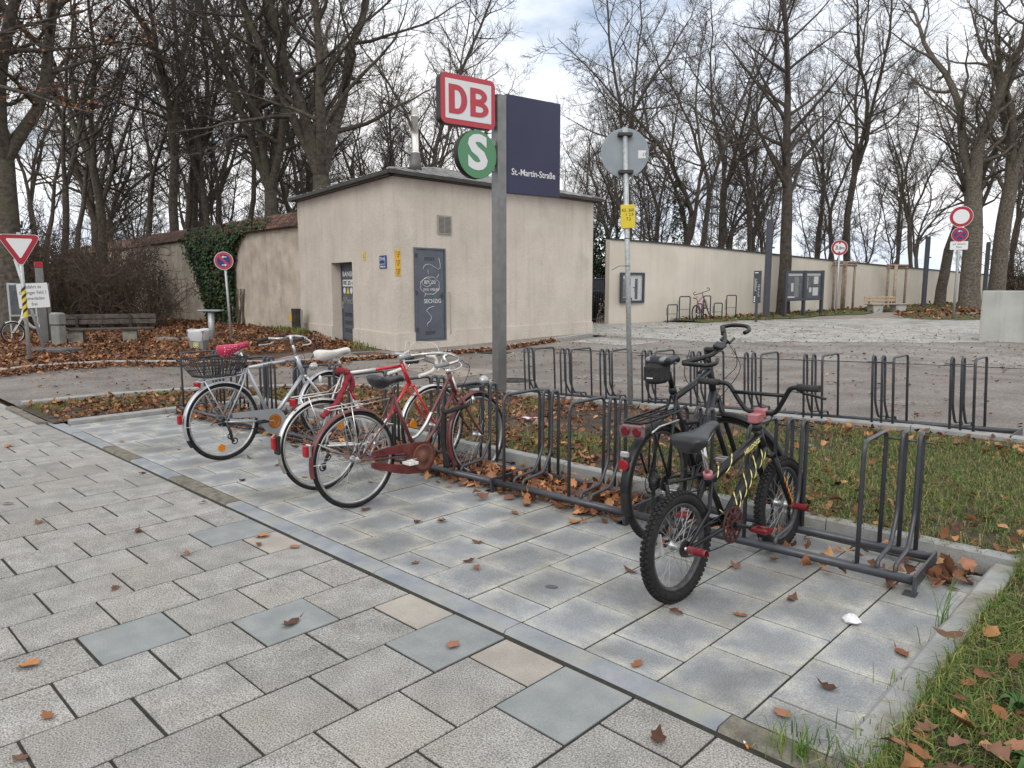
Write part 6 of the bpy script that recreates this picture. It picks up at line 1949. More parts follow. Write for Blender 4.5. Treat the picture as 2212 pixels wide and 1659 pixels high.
# ------------------------------------------------------------------ plum bicycle standing upended in the far hoops
far = Vector((-14.75, 25.55, H(-14.75, 25.55)))
b = bike('plum bicycle with tan saddle leaning on hoops by the cream wall', (far.x, far.y, far.z), (-.08, 1), R(-4))
b.rotation_euler = (R(-4), R(-14), math.atan2(1, -.08))
Rw = .345; wb = 1.10; SM = steerM((.84, 0, .7), (-.35, 0, 1), R(30))
wheel(b, 0, Rw, .022, 'rim_dark', 'spoke_dark', ns=20); wheel(b, wb, Rw, .022, 'rim_dark', 'spoke_dark', ns=20, M=SM)
tubes(b, 'frame', 'plum', [([(.46, 0, .28), (.26, 0, .78)], .016), ([(.28, 0, .74), (.80, 0, .83)], .017), ([(.46, 0, .28), (.84, 0, .70)], .02), ([(.85, 0, .66), (.785, 0, .87)], .02)])
stays(b, .46, .28, 0, Rw, (.28, .74), 'plum', r_=.01); fork(b, (.85, 0, .68), wb, Rw, 'plum', SM)
tubes(b, 'seat_post', 'black', [([(.26, 0, .78), (.22, 0, .92)], .014)]); saddle(b, .2, .98, .27, .085, .025, 'tan')
tubes(b, 'handlebar', 'black', [([(.78, 0, .87), (.76, 0, .98)], .014), ([(.72, -.3, 1.0), (.78, 0, .98), (.72, .3, 1.0)], .014)], M=SM)
for s_ in (-1, 1): tubes(b, 'bar_end', 'black', [(spline([(.72, s_ * .3, 1.0), (.84, s_ * .31, 1.06), (.88, s_ * .22, 1.08)], 4), .014)], M=SM)
crank(b, .46, .28, .09, R(70), 'black', 'black', pm='black')

# ------------------------------------------------------------------ white and red hire bicycle at the far left
b = bike('white hire bicycle with red saddle half hidden behind the grey pillar', (-23.58, 5.93, -.03), (.305, -.952), R(3))
Rw = .30; wb = 1.12; SM = steerM((.85, 0, .7), (-.35, 0, 1), R(-10))
wheel(b, 0, Rw, .022, 'rim', 'spoke_dark', ns=20); wheel(b, wb, Rw, .022, 'rim', 'spoke_dark', ns=20, M=SM)
fender(b, 0, Rw, 30, 190, 'bike_white', wd_=.03); fender(b, wb, Rw, 60, 170, 'bike_white', M=SM, wd_=.03)
tubes(b, 'frame', 'bike_white', [([(.48, 0, .28), (.30, 0, .66)], .03), (spline([(.42, 0, .42), (.6, 0, .42), (.86, 0, .72)], 5), .04), ([(.87, 0, .66), (.80, 0, .90)], .026)])
stays(b, .48, .28, 0, Rw, (.33, .6), 'bike_white', r_=.014); fork(b, (.87, 0, .68), wb, Rw, 'bike_white', SM, straight=True)
tubes(b, 'seat_post', 'chrome', [([(.30, 0, .66), (.25, 0, .84)], .016)]); saddle(b, .22, .90, .28, .11, .035, 'reflect_red', thick=.07)
tubes(b, 'handlebar', 'bike_white', [([(.80, 0, .90), (.78, 0, 1.02)], .018), (spline([(.66, .28, 1.03), (.76, .2, 1.03), (.80, 0, 1.02), (.76, -.2, 1.03), (.66, -.28, 1.03)], 4), .014)], M=SM)
crank(b, .48, .28, .0, R(70), 'black', pm='black')
# ================================================================== STREET FURNITURE
# -- old bench on concrete feet, left
bd = Vector((.39, .92, 0)).normalized()
ob = thing('bench', 'weathered dark timber bench on concrete feet among the fallen leaves', 'bench', (-22.0, 6.02, -.02), math.atan2(bd.y, bd.x))
# local x along the bench, local -y faces the street
def foot(x0, w0):
    m_ = MB(); P = [(-.24, 0), (.26, 0), (.22, .36), (-.28, .36)]
    vs_ = [(x0 + s_ * w0 / 2, -y, z) for s_ in (-1, 1) for y, z in P]
    m_.add(vs_, [(0, 1, 2, 3), (7, 6, 5, 4), (0, 4, 5, 1), (1, 5, 6, 2), (2, 6, 7, 3), (3, 7, 4, 0)]); return m_
for x0 in (.0, 1.28): foot(x0, .34).build('foot', MAT['concrete_old'], ob)
for k, y in enumerate((-.30, -.14, .02)): MB().bbox(-.32, 1.88, y, y + .14, .36, .41, .008).build('seat_plank', MAT['wood_old'], ob)
for z in (.50, .645): MB().bbox(-.30, 1.92, .22, .26, z, z + .125, .008).build('back_plank', MAT['wood_old'], ob)
for x0 in (.0, 1.28): MB().box(x0 - .03, x0 + .03, .18, .222, .36, .74).build('back_support', MAT['gutter'], ob)

# -- pale bench on concrete feet by the path, right
e0 = Vector((-12.24, 36.7, 0)); e1 = Vector((-11.08, 38.6, 0)); bd = (e1 - e0).normalized()
ob = thing('bench', 'pale timber bench on two concrete feet by the path', 'bench', (e0.x, e0.y, H(e0.x, e0.y)), math.atan2(bd.y, bd.x))
for x0 in (.45, 1.75):
    m_ = MB(); P = [(-.24, 0), (.24, 0), (.30, .38), (-.30, .38)]
    vs_ = [(x0 + u * s2, y2, z) for s2 in (1,) for (u, z) in P for y2 in (-.2, .2)]
    m_.add(vs_, [(0, 2, 3, 1), (2, 4, 5, 3), (4, 6, 7, 5), (6, 0, 1, 7), (1, 3, 5, 7), (0, 6, 4, 2)]); m_.build('foot', MAT['concrete'], ob)
for y in (-.28, -.09, .10): MB().bbox(.05, 2.25, y, y + .17, .38, .43, .01).build('seat_plank', MAT['wood_new'], ob)
for z in (.52, .66): MB().bbox(0, 1.75, .22, .26, z, z + .115, .01).build('back_plank', MAT['wood_new'], ob)
for x0 in (.3, 1.5): MB().box(x0, x0 + .05, .262, .30, .30, .74).build('back_support', MAT['gutter'], ob)

# -- litter bin with clear liner
bn = thing('litter_bin', 'small grey litter bin with clear liner and yellow clover sticker', 'litter bin', (-17.4, 7.33, .0), .75)
def frustum(mb, w0, w1, z0, z1, M=None):
    mb.add([(-w0, -w0, z0), (w0, -w0, z0), (w0, w0, z0), (-w0, w0, z0), (-w1, -w1, z1), (w1, -w1, z1), (w1, w1, z1), (-w1, w1, z1)], [(3, 2, 1, 0), (0, 1, 5, 4), (1, 2, 6, 5), (2, 3, 7, 6), (3, 0, 4, 7)], M=M)
m_ = MB(); frustum(m_, .145, .19, 0, .47); m_.bbox(-.2, .2, -.2, .2, .455, .475, .004); bino = m_.build('bin_body', MAT['bin_grey'], bn)
m_ = MB()
n_ = 20; vs_ = []
for z, k0 in ((.24, 1.03), (.34, 1.06), (.44, 1.09), (.50, 1.10), (.51, .9), (.46, .85)):
    for i in range(n_):
        a = 2 * PI * i / n_; s_ = .168 + (.02 if z > .3 else 0)
        c_, d_ = math.cos(a), math.sin(a); q = max(abs(c_), abs(d_)); rr_ = s_ / q * k0 * (1 + .03 * math.sin(5 * a + z * 20))
        vs_.append((c_ * rr_, d_ * rr_, z + .012 * math.sin(3 * a + z * 9)))
m_.add(vs_, [(i * n_ + j, i * n_ + (j + 1) % n_, (i + 1) * n_ + (j + 1) % n_, (i + 1) * n_ + j) for i in range(5) for j in range(n_)], True)
m_.build('liner', MAT['film'], bn)
m_ = MB()
for a in (0, PI / 2, PI, 1.5 * PI): m_.torus(.026, .010, 14, 5, Matrix.Translation((.04 * math.cos(a + .78), -.172, .14 + .04 * math.sin(a + .78))))
m_.build('clover_sticker', MAT['flame'], bn)

# -- flat topped post beside the ivy
pt = thing('post_table', 'grey metal post with flat rectangular top before the ivy', 'post', (-20.2, 8.88, .03), .7)
MB().lathe([(.085, -.1), (.085, .78)], 14).build('post', MAT['galv'], pt)
MB().bbox(-.32, .32, -.16, .16, .78, .83, .015).build('top', MAT['sign_back'], pt)
# flat stones in the leaves
for (x, y, s_) in [(-21.2, 8.0, .42), (-20.9, 8.6, .3)]:
    st2 = MB(); st2.lathe([(s_, 0), (s_ * .95, .05), (s_ * .5, .08), (.02, .085)], 9, Matrix.Diagonal((1, .6, 1, 1)), smooth=False)
    o = st2.build('flat_stone', MAT['concrete_old'], None, (x, y, .02), .5); tag(o, ('larger' if s_ > .4 else 'smaller') + ' flat mossy stone lying in the leaf litter by the post', 'stone')

# -- pillars at the far left edge
bp_ = thing('black_pillar', 'tall black column with slanted dark cap at the far left edge', 'column', (-28.6, 5.9, -.03), .3)
MB().bbox(-.21, .21, -.18, .18, 0, 1.85, .05).build('shaft', MAT['black'], bp_)
m_ = MB(); m_.add([(-.22, -.2, 1.852), (.22, -.2, 1.852), (.22, .2, 1.852), (-.22, .2, 1.852), (-.22, -.2, 2.05), (.22, -.2, 2.05), (.22, .2, 2.3), (-.22, .2, 2.3)], [(0, 3, 2, 1), (4, 5, 6, 7), (0, 1, 5, 4), (1, 2, 6, 5), (2, 3, 7, 6), (3, 0, 4, 7)]); m_.build('cap', MAT['sign_back'], bp_)
gp = thing('grey_pillar', 'tall grey pillar with a magenta red top behind the temporary sign', 'column', (-22.6, 5.42, -.03), -.2)
MB().bbox(-.13, .13, -.09, .09, 0, 2.02, .01).build('shaft', MAT['post'], gp)
MB().bbox(-.135, .135, -.095, .095, 2.022, 2.17, .01).build('top', MAT['sign_red'], gp)
MB().bbox(-.30, .02, .1, .2, 0, 1.62, .01).build('rear_panel', MAT['post'], gp)
pf_ = thing('poster_frame', 'white framed poster behind glass beside the give way pole', 'poster', (-25.1, 5.48, -.03), math.atan2(.9, .45))
MB().bbox(-.30, .42, -.03, .03, .66, 1.62, .01).build('frame', MAT['galv'], pf_)
MB().box(-.24, .36, -.036, -.031, .72, 1.56).build('poster', MAT['paper_dark'], pf_)
MB().box(-.25, .37, -.046, -.042, .71, 1.57).build('pane', MAT['glass'], pf_)
for x0 in (-.28, .40): MB().box(x0 - .02, x0 + .02, -.02, .02, 0, .66).build('leg', MAT['galv'], pf_)
hb2 = thing('hydrant_post', 'stubby pale concrete post with a grey box beside the bench', 'post', (-21.8, 5.55, -.03), .4)
MB().bbox(-.15, .15, -.11, .11, 0, .52, .02).build('shaft', MAT['bin_grey'], hb2)
MB().bbox(-.17, .17, -.13, .13, .522, .86, .04).build('box', MAT['bin_grey'], hb2)

# -- notice board on the cream wall
wd2 = Vector((.31, 1.14, 0)).normalized()
nb = thing('notice_case', 'dark framed notice case hung on the cream wall', 'notice board', (-16.66, 23.05, .07))
Mnb = frameM((0, 0, 0), wd2, UP)
fr_ = MB(); fr_.box(0, 1.16, .78, .87, .02, .10, Mnb); fr_.box(0, 1.16, 1.84, 1.93, .02, .10, Mnb); fr_.box(0, .09, .87, 1.84, .02, .10, Mnb); fr_.box(1.07, 1.16, .87, 1.84, .02, .10, Mnb); fr_.build('frame', MAT['dark_steel'], nb)
MB().box(.09, 1.07, .87, 1.84, .02, .035, Mnb).build('back_board', MAT['paper'], nb)
for x0, x1, z0_, z1_, mm in [(.12, 1.04, 1.74, 1.82, 'sign_white'), (.14, .52, 1.0, 1.70, 'bin_grey'), (.72, .86, .92, 1.70, 'paper_dark'), (.88, 1.02, 1.1, 1.62, 'sign_white'), (.55, .70, 1.0, 1.35, 'sign_white'), (.62, .76, 1.2, 1.38, 'letter_black'), (.14, .6, .88, .98, 'paper_dark')]:
    MB().box(x0, x1, z0_, z1_, .036, .039 + .001 * random.random(), Mnb).build('notice', MAT[mm], nb)
MB().box(.09, 1.07, .87, 1.84, .085, .09, Mnb).build('pane', MAT['glass'], nb)
# -- double notice board on legs
d0 = Vector((-13.42, 30.34, 0)); d1_ = Vector((-12.93, 32.97, 0)); dd = (d1_ - d0).normalized(); Ld = (d1_ - d0).length
nb = thing('notice_board', 'double dark framed glazed notice board standing on three legs', 'notice board', (d0.x, d0.y, H(d0.x, d0.y)))
Mn2 = frameM((0, 0, 0), dd + UP * .012, UP)
for x0 in (0, Ld / 2, Ld): MB().box(x0 - .06, x0 + .06, -.2, 1.98, -.06, .06, Mn2).build('leg', MAT['dark_steel'], nb)
for q in (0, 1):
    x0, x1 = q * Ld / 2 + .06, (q + 1) * Ld / 2 - .06
    fr_ = MB(); fr_.box(x0, x1, .70, .80, -.05, .05, Mn2); fr_.box(x0, x1, 1.88, 1.975, -.05, .05, Mn2); fr_.box(x0, x0 + .05, .8, 1.88, -.05, .05, Mn2); fr_.box(x1 - .05, x1, .8, 1.88, -.05, .05, Mn2); fo = fr_.build('frame', MAT['dark_steel'], nb)
    MB().box(x0 + .05, x1 - .05, .8, 1.88, -.04, -.02, Mn2).build('back_board', MAT['paper_dark'], nb)
    MB().box(x0 + .06, x1 - .06, 1.76, 1.86, -.019, -.014, Mn2).build('notice', MAT['sign_white'], nb)
    for (a0, a1, z0_, z1_, mm) in ([(.55, .85, .85, 1.7, 'bin_grey'), (.32, .48, 1.1, 1.45, 'sign_white'), (.1, .6, .83, .9, 'sign_white')] if q == 0 else [(.55, .95, .9, 1.25, 'sign_white'), (.12, .2, 1.2, 1.7, 'wood_new'), (.62, .95, 1.4, 1.72, 'sign_white'), (.28, .45, 1.05, 1.25, 'sign_white')]):
        MB().box(x0 + .05 + a0, x0 + .05 + a1, z0_, z1_, -.019, -.014, Mn2).build('notice', MAT[mm], nb)
    MB().box(x0 + .05, x1 - .05, .8, 1.88, .02, .026, Mn2).build('pane', MAT['glass'], nb)
# -- information pillar
ip = thing('information_pillar', 'slim dark information pillar with fine white print', 'information sign', (-13.02, 26.92, H(-13, 27)), math.atan2(.5, .86))
MB().box(-.05, .05, -.03, .03, -.1, .75).build('leg', MAT['dark_steel'], ip)
pnl = MB().bbox(-.14, .14, -.04, .04, .74, 1.96, .004).build('panel', MAT['dark_steel'], ip)
for k in range(16):
    wq = random.uniform(.05, .11); MB().box(-.11, -.11 + wq, -.0425, -.0405, 1.65 - k * .03, 1.658 - k * .03).build('print_line', MAT['paper'], pnl)
    if k % 2: MB().box(.02, .02 + wq * .8, -.0425, -.0405, 1.45 - k * .03, 1.462 - k * .03).build('print_line', MAT['paper'], pnl)
MB().box(-.11, .02, -.0425, -.0405, 1.87, 1.90).build('print_line', MAT['sign_white'], pnl)
for k in range(3): MB().box(-.115, -.065, -.0425, -.0405, .78 + k * .08, .83 + k * .08).build('pictogram', MAT['sign_white'], pnl)
# -- slim lamp columns
for (x, y, hh, wq, lb) in [(-13.53, 28.85, 3.95, .125, 'slim dark square lamp column beside the information pillar'), (-11.32, 42.17, 3.6, .10, 'slim dark square lamp column behind the pale bench'), (-10.66, 51.94, 3.6, .10, 'far slim dark lamp column right of the big oak')]:
    lp = thing('lamp_column', lb, 'street lamp', (x, y, H(x, y)), .5, 'lamp columns along the wall')
    MB().bbox(-wq, wq, -wq, wq, -.1, hh, .012).build('column', MAT['dark_steel'], lp)
    MB().bbox(-wq + .01, .22 if hh > 3.8 else wq, -wq * .8, wq * .8, hh, hh + .06, .01).build('lamp_head', MAT['dark_steel'], lp)
    MB().box(.13, .21, -wq * .6, wq * .6, hh - .012, hh - .001).build('lamp_lens', MAT['lens'], lp)
    MB().lathe([(.03, 0), (.03, .10)], 10, Matrix.Translation((wq, 0, hh * .73)) @ RX(PI / 2, 4, 'Y')).build('spotlight', MAT['black'], lp)
# -- hoops by the wall
HP = [((-15.40, 24.46), (-15.29, 24.95), .70), ((-15.26, 25.06), (-15.13, 25.62), 1.0), ((-15.02, 25.95), (-14.97, 26.25), .70), ((-14.94, 26.33), (-14.86, 26.72), 1.0), ((-14.82, 26.95), (-14.71, 27.40), .70), ((-14.65, 27.64), (-14.52, 28.2), 1.0)]
for k, (a, c_, hh) in enumerate(HP):
    z = H(*a) + .0
    nm = ['leftmost low', 'tall leftmost', 'low hoop behind the plum bicycle, a', 'tall middle', 'low right hand', 'tall rightmost'][k]
    lb = ('low hoop half hidden by the plum bicycle' if k == 2 else nm + ' bicycle hoop before the cream wall')
    hp_ = thing('bicycle_hoop', lb, 'bicycle stand', (a[0], a[1], z), 0, 'bicycle hoops before the cream wall')
    vx = Vector((c_[0] - a[0], c_[1] - a[1], 0))
    MB().tube(arc_pts([(0, 0, -.1), (0, 0, hh), vx + UP * hh, vx - UP * .1], .07), .024, 8).build('hoop', MAT['dark_steel'], hp_)
    MB().tube(arc_pts([(0, -.0, hh * .82), vx * -.14 + UP * hh * .82, vx * -.14 + UP * hh * .45, UP * hh * .45], .03), .010, 6).build('side_loop', MAT['dark_steel'], hp_)
    MB().tube([(0, 0, hh * .5), vx + UP * hh * .5], .010, 6).build('cross_rod', MAT['dark_steel'], hp_)
# -- young trees tied between stakes
for k, (pts_, hh, lb) in enumerate([([(-13.95, 36.99), (-13.68, 37.46), (-13.40, 38.1), (-13.5, 37.2)], 2.41, 'stake frame round a thin young tree beside the 3,8m sign'), ([(-12.75, 41.0), (-12.45, 41.2), (-12.25, 42.2), (-12.62, 41.7)], 2.27, 'stake frame round a thin young tree behind the pale bench')]):
    x, y = pts_[0]; sf = thing('stake_frame', lb, 'tree stakes', (x, y, H(x, y)), 0, 'stake frames on the verge')
    Q = [Vector((a - x, c_ - y, 0)) for a, c_ in pts_]
    for i in (0, 2, 3): MB().tube([Q[i] - UP * .2, Q[i] + UP * hh], .06, 8).build('stake', MAT['stake'], sf)
    for a, c_, z in ((0, 2, hh - .02), (0, 3, hh - .16), (3, 2, hh - .16)):
        MB().tube([Q[a] + UP * z - (Q[c_] - Q[a]).normalized() * .12, Q[c_] + UP * z + (Q[c_] - Q[a]).normalized() * .12], .06, 8).build('cross_rail', MAT['stake'], sf)
    MB().tube([Q[1] - UP * .1, Q[1] + UP * hh], .085, 8).build('wrapped_trunk', MAT['wood_new'], sf)

# ================================================================== SMALL THINGS ON THE PAVING
LP = [(-3.39, .66), (-3.97, 1.17), (-2.27, 1.98), (-1.61, 2.4), (-3.14, 2.46), (-.98, 2.76), (-1.42, 3.46), (-.86, 3.25), (-2.94, 2.68), (-4.82, 1.58), (-5.46, 1.19), (-4.19, 1.62), (-4.16, 2.08), (-4.04, 1.99), (-3.85, 2.12), (-5.24, 3.0), (-4.73, 3.28), (-3.69, 2.92), (-3.13, 2.93), (-3.36, 3.5), (-3.42, 3.68), (-4.16, 2.84), (-3.59, 3.04), (-2.83, 2.64), (-2.95, 3.63), (-1.75, 2.93), (-1.03, 2.47), (-2.93, .61), (-2.72, .48), (-1.27, 2.03), (-6.2, 3.01), (-5.78, 3.05), (-6.31, 2.13), (-2.96, 1.6), (-1.82, 3.66), (-5.13, 2.12), (-8.32, 1.62), (-6.09, 1.15), (-7.76, 2.45), (-1.52, 3.12), (-7.0, 2.7), (-5.5, 2.6), (-2.2, 3.2)]
LN = ['curled tan', 'dark torn', 'folded brown', 'round russet', 'pointed ochre', 'long curled brown', 'narrow rust brown', 'flat dark', 'crumpled', 'small tan']
LMES = []
for k in range(12):
    V_, F_, C_ = leaves_geo(np.array([(0, 0, 0.0)]), .07 if k % 3 else .095, .085 if k % 3 else .11, .08, bright=1.15, r=np.random.default_rng(40 + k), curl=.8)
    oo = np_mesh('fallen_leaf', V_, F_, MAT['leaf'], C_, smooth=True); LMES.append(oo.data); bpy.data.objects.remove(oo)
for k, (x, y) in enumerate(LP):
    o = bpy.data.objects.new('fallen_leaf', LMES[k % 12]); COL.objects.link(o)
    o.location = (x, y, .026 if 2.2 < y < 2.36 else .004); o.rotation_euler = (0, 0, random.uniform(0, 6.3))
    s_ = 1.0 if x > -3 else .85; o.scale = (s_, s_, s_)
    where = 'old speckled pavement' if y < 2.2 else 'new blue grey bay slabs'
    tag(o, 'single brown fallen leaf lying on the ' + where, 'leaf', 'single leaves on the ' + where)
# big single leaves on the lawn edge
for k, (x, y, s_) in enumerate([(-.52, 2.75, 1.3), (-.45, 3.0, 1.2), (-.40, 2.62, 1.4), (-.58, 2.48, 1.2), (-.33, 2.85, 1.5), (-.48, 3.35, 1.2), (-.70, 3.30, 1.4), (-.62, 2.35, 1.3), (-.30, 3.2, 1.3), (-.42, 2.45, 1.5), (-.35, 2.72, 1.2), (-.55, 3.15, 1.1), (-.25, 3.0, 1.5), (-.2, 3.5, 1.3), (-.5, 2.6, 1.1), (-.44, 2.9, 1.2), (-.38, 3.1, 1.1), (-.56, 2.9, 1.0), (-.3, 2.55, 1.3), (-.47, 2.3, 1.3), (-.36, 2.38, 1.2), (-.52, 2.4, 1.0), (-.28, 2.75, 1.1), (-.4, 3.6, 1.1), (-.5, 3.9, 1.0), (-.3, 4.2, 1.2), (-.60, 2.62, 1.0), (-.57, 3.05, 1.0), (-.22, 2.6, 1.3), (-.15, 2.85, 1.4), (-.35, 3.3, 1.1), (-.1, 3.15, 1.3), (-.45, 2.72, 1.0), (-.33, 2.48, 1.1), (-.05, 3.6, 1.3), (-.52, 2.2, 1.2), (-.6, 3.55, .9), (-.2, 3.85, 1.1)]):
    o = bpy.data.objects.new('fallen_leaf', LMES[(k * 5) % 12]); COL.objects.link(o)
    s_ *= .9; o.location = (x, y, zisl(x, y) + .045); o.rotation_euler = (random.uniform(-.4, .4), random.uniform(-.4, .4), random.uniform(0, 6.3)); o.scale = (s_, s_, s_)
    tag(o, 'large orange brown leaf lying on the grass by the end kerb', 'leaf', 'large leaves on the lawn edge')
# crumpled tissue
tis = MB(); tis.lathe([(.002, 0), (.03, .004), (.034, .014), (.024, .028), (.012, .034), (.002, .036)], 9, smooth=False)
rq = random.Random(4); tis.v = [(x * rq.uniform(.7, 1.3) * 1.1, y * rq.uniform(.7, 1.3), z * rq.uniform(.8, 1.2)) for x, y, z in tis.v]
tag(tis.build('tissue', MAT['sign_white'], None, (-1.12, 3.41, .002)), 'crumpled white paper tissue on the bay slabs', 'tissue')
# cigarette end
cg = thing('cigarette_end', 'orange filtered cigarette end by the old brown kerb stone', 'cigarette', (-1.02, 2.19, .006), 2.4)
MB().tube([(0, 0, .004), (.022, 0, .004)], .004, 8).build('filter', MAT['reflect_amber'], cg); MB().tube([(.0222, 0, .004), (.036, 0, .004)], .004, 8).build('paper', MAT['sign_white'], cg)
# crushed sweet packet and stones on the island
pk = MB(); gx = 6
for i in range(gx):
    for j in range(4): pk.v.append((i * .035 - .09, j * .035 - .05, .01 + .02 * rq.random()))
for i in range(gx - 1):
    for j in range(3): a = i * 4 + j; pk.f.append((a, a + 4, a + 5, a + 1)); pk.sm.append(False)
o = pk.build('crushed_packet', mk('shiny printed foil', (.62, .62, .68), (.55, .18, .22), 22, .3, world=False, lo=.45, hi=.55), None, (-5.38, 5.84, zisl(-5.38, 5.84) + .02), .6)
tag(o, 'crushed shiny pink and silver packet on the bare soil', 'litter')
for k, (x, y, s_) in enumerate([(-5.15, 5.70, .06), (-1.9, 5.3, .03), (-3.6, 5.9, .03), (-2.5, 6.3, .028)]):
    m_ = MB(); m_.lathe([(.01, 0), (s_, s_ * .3), (s_ * .9, s_ * .7), (s_ * .4, s_ * 1.05), (.01, s_ * 1.1)], 9); m_.v = [(a * rq.uniform(.85, 1.15), c_ * rq.uniform(.7, 1.0), d_) for a, c_, d_ in m_.v]
    o = m_.build('pebble', MAT['concrete_old'], None, (x, y, zisl(x, y) - .005)); tag(o, 'large rounded pebble on the bare soil near the packet' if k == 0 else 'small pale pebble on the island grass', 'stone', None if k == 0 else 'small pebbles on the island')

wr = MB().lathe([(.03, 0), (.028, .0012)], 11, Matrix.Diagonal((1.2, .75, 1, 1)), smooth=False).build('wet_patch', mk('wet dark spot', (.07, .07, .068), (.11, .11, .108), 30, .25), None, (-2.38, 2.75, .0022), .4)
tag(wr, 'dark wet spot on a bay slab in front of the racks', 'stain')
# ================================================================== TREES
def gen_tree(seed, Ht, r0, fork, nlead, spread, nl2=15, nl3=8, nl4=6, twist=.12, limb=1.0, droop=.0, crown_from=.1, lean=(0, 0), low_limbs=0):
    rn = random.Random(seed)
    TV, TF, CV, CF = [], [], [], []
    def ring_tube(V, F, pts, rs, n):
        base = len(V); x = None; m = len(pts)
        for i in range(m):
            t = pts[min(i + 1, m - 1)] - pts[max(i - 1, 0)]
            t.normalize()
            if x is None:
                x = t.orthogonal()
            x = x - t * x.dot(t)
            if x.length < 1e-6: x = t.orthogonal()
            x.normalize(); y = t.cross(x); p = pts[i]; r_ = rs[i]
            for k in range(n):
                a = 2 * PI * k / n; q = p + x * (math.cos(a) * r_) + y * (math.sin(a) * r_)
                V.append((q.x, q.y, q.z))
        for i in range(m - 1):
            for k in range(n):
                l_ = (k + 1) % n; b_ = base + i * n
                F.append((b_ + k, b_ + l_, b_ + n + l_, b_ + n + k))
    def grow(p, d, L, ra, rb, nseg, wig, trop):
        pts = [p.copy()]; rs = [ra]; d = d.normalized(); st = L / nseg
        for i in range(nseg):
            d = d + Vector((rn.gauss(0, wig), rn.gauss(0, wig), rn.gauss(0, wig * .7) + trop)); d.normalize()
            p = p + d * st; pts.append(p.copy()); rs.append(ra + (rb - ra) * ((i + 1) / nseg) ** .85)
        return pts, rs
    def at_(pts, rs, t):
        f_ = t * (len(pts) - 1); i = min(int(f_), len(pts) - 2); u = f_ - i
        return pts[i].lerp(pts[i + 1], u), rs[i] + (rs[i + 1] - rs[i]) * u, (pts[i + 1] - pts[i]).normalized()
    def side(d, az, ang):
        x = d.orthogonal().normalized(); y = d.cross(x)
        return d * math.cos(ang) + (x * math.cos(az) + y * math.sin(az)) * math.sin(ang)
    def twigs(pts, rs, n, L0, r_):
        for k in range(n):
            t = rn.uniform(.2, 1.0); p, r2, d = at_(pts, rs, t)
            q, s_ = grow(p, side(d, rn.uniform(0, 6.28), rn.uniform(.4, 1.1)), L0 * rn.uniform(.5, 1.2), r_, r_ * .45, 2, .2, .08 - droop)
            ring_tube(CV, CF, q, s_, 3)
    def l3(pts, rs, n, L0):
        for k in range(n):
            t = rn.uniform(.18, .98); p, r2, d = at_(pts, rs, t)
            q, s_ = grow(p, side(d, k * 2.4 + rn.uniform(-.6, .6), rn.uniform(.5, 1.05)), L0 * rn.uniform(.55, 1.2) * (1.15 - .5 * t), max(.009, r2 * .5), .0055, 4, .2, .07 - droop)
            ring_tube(CV, CF, q, s_, 3); twigs(q, s_, nl4, L0 * .5, .006)
    def limbs(pts, rs, n, L0, t0=.12):
        for k in range(n):
            t = t0 + (1 - t0) * (k + rn.random()) / n; p, r2, d = at_(pts, rs, t)
            LL_ = L0 * (1.1 - .65 * t) * rn.uniform(.65, 1.2)
            q, s_ = grow(p, side(d, k * 2.4 + rn.uniform(-.5, .5), rn.uniform(.6, 1.15)), LL_, min(r2 * .62, .10), .011, 7, twist * 1.5, .05 - droop)
            big = s_[0] > .045
            ring_tube(TV if big else CV, TF if big else CF, q, s_, 6 if big else 4)
            l3(q, s_, nl3, LL_ * .42)
    base = Vector((0, 0, -.4)); d0 = Vector((lean[0], lean[1], 1))
    pts, rs = grow(base, d0, fork + .4, r0 * 1.12, r0 * .86, 7, .035, .01)
    rs[0] = r0 * 1.55; rs[1] = r0 * 1.12
    ring_tube(TV, TF, pts, rs, 12)
    top, dt = pts[-1], (pts[-1] - pts[-2]).normalized()
    if low_limbs: limbs(pts, rs, low_limbs, (Ht - fork) * .33 * limb, .45)
    for k in range(nlead):
        az = 2 * PI * k / nlead + rn.uniform(-.4, .4)
        if nlead == 1: d = dt; r_ = r0 * .86
        else: d = side(dt, az, spread * rn.uniform(.6, 1.3)); r_ = r0 * (.62 if k else .72)
        LL_ = (Ht - fork) * rn.uniform(.85, 1.08)
        q, s_ = grow(top - dt * .1, d, LL_, r_, .014, 13, twist, .035)
        ring_tube(TV, TF, q, s_, 8)
        limbs(q, s_, nl2, (Ht - fork) * .30 * limb, crown_from)
    return (TV, TF), (CV, CF)


def tree_mesh(args, kw, bark, name='tree'):
    (TV, TF), (CV, CF) = gen_tree(*args, **kw)
    a = np_mesh('trunk', TV, TF, MAT[bark], smooth=True); c = np_mesh('crown', CV, CF, MAT['twig'], smooth=False)
    r_ = (a.data, c.data); bpy.data.objects.remove(a); bpy.data.objects.remove(c)
    return r_


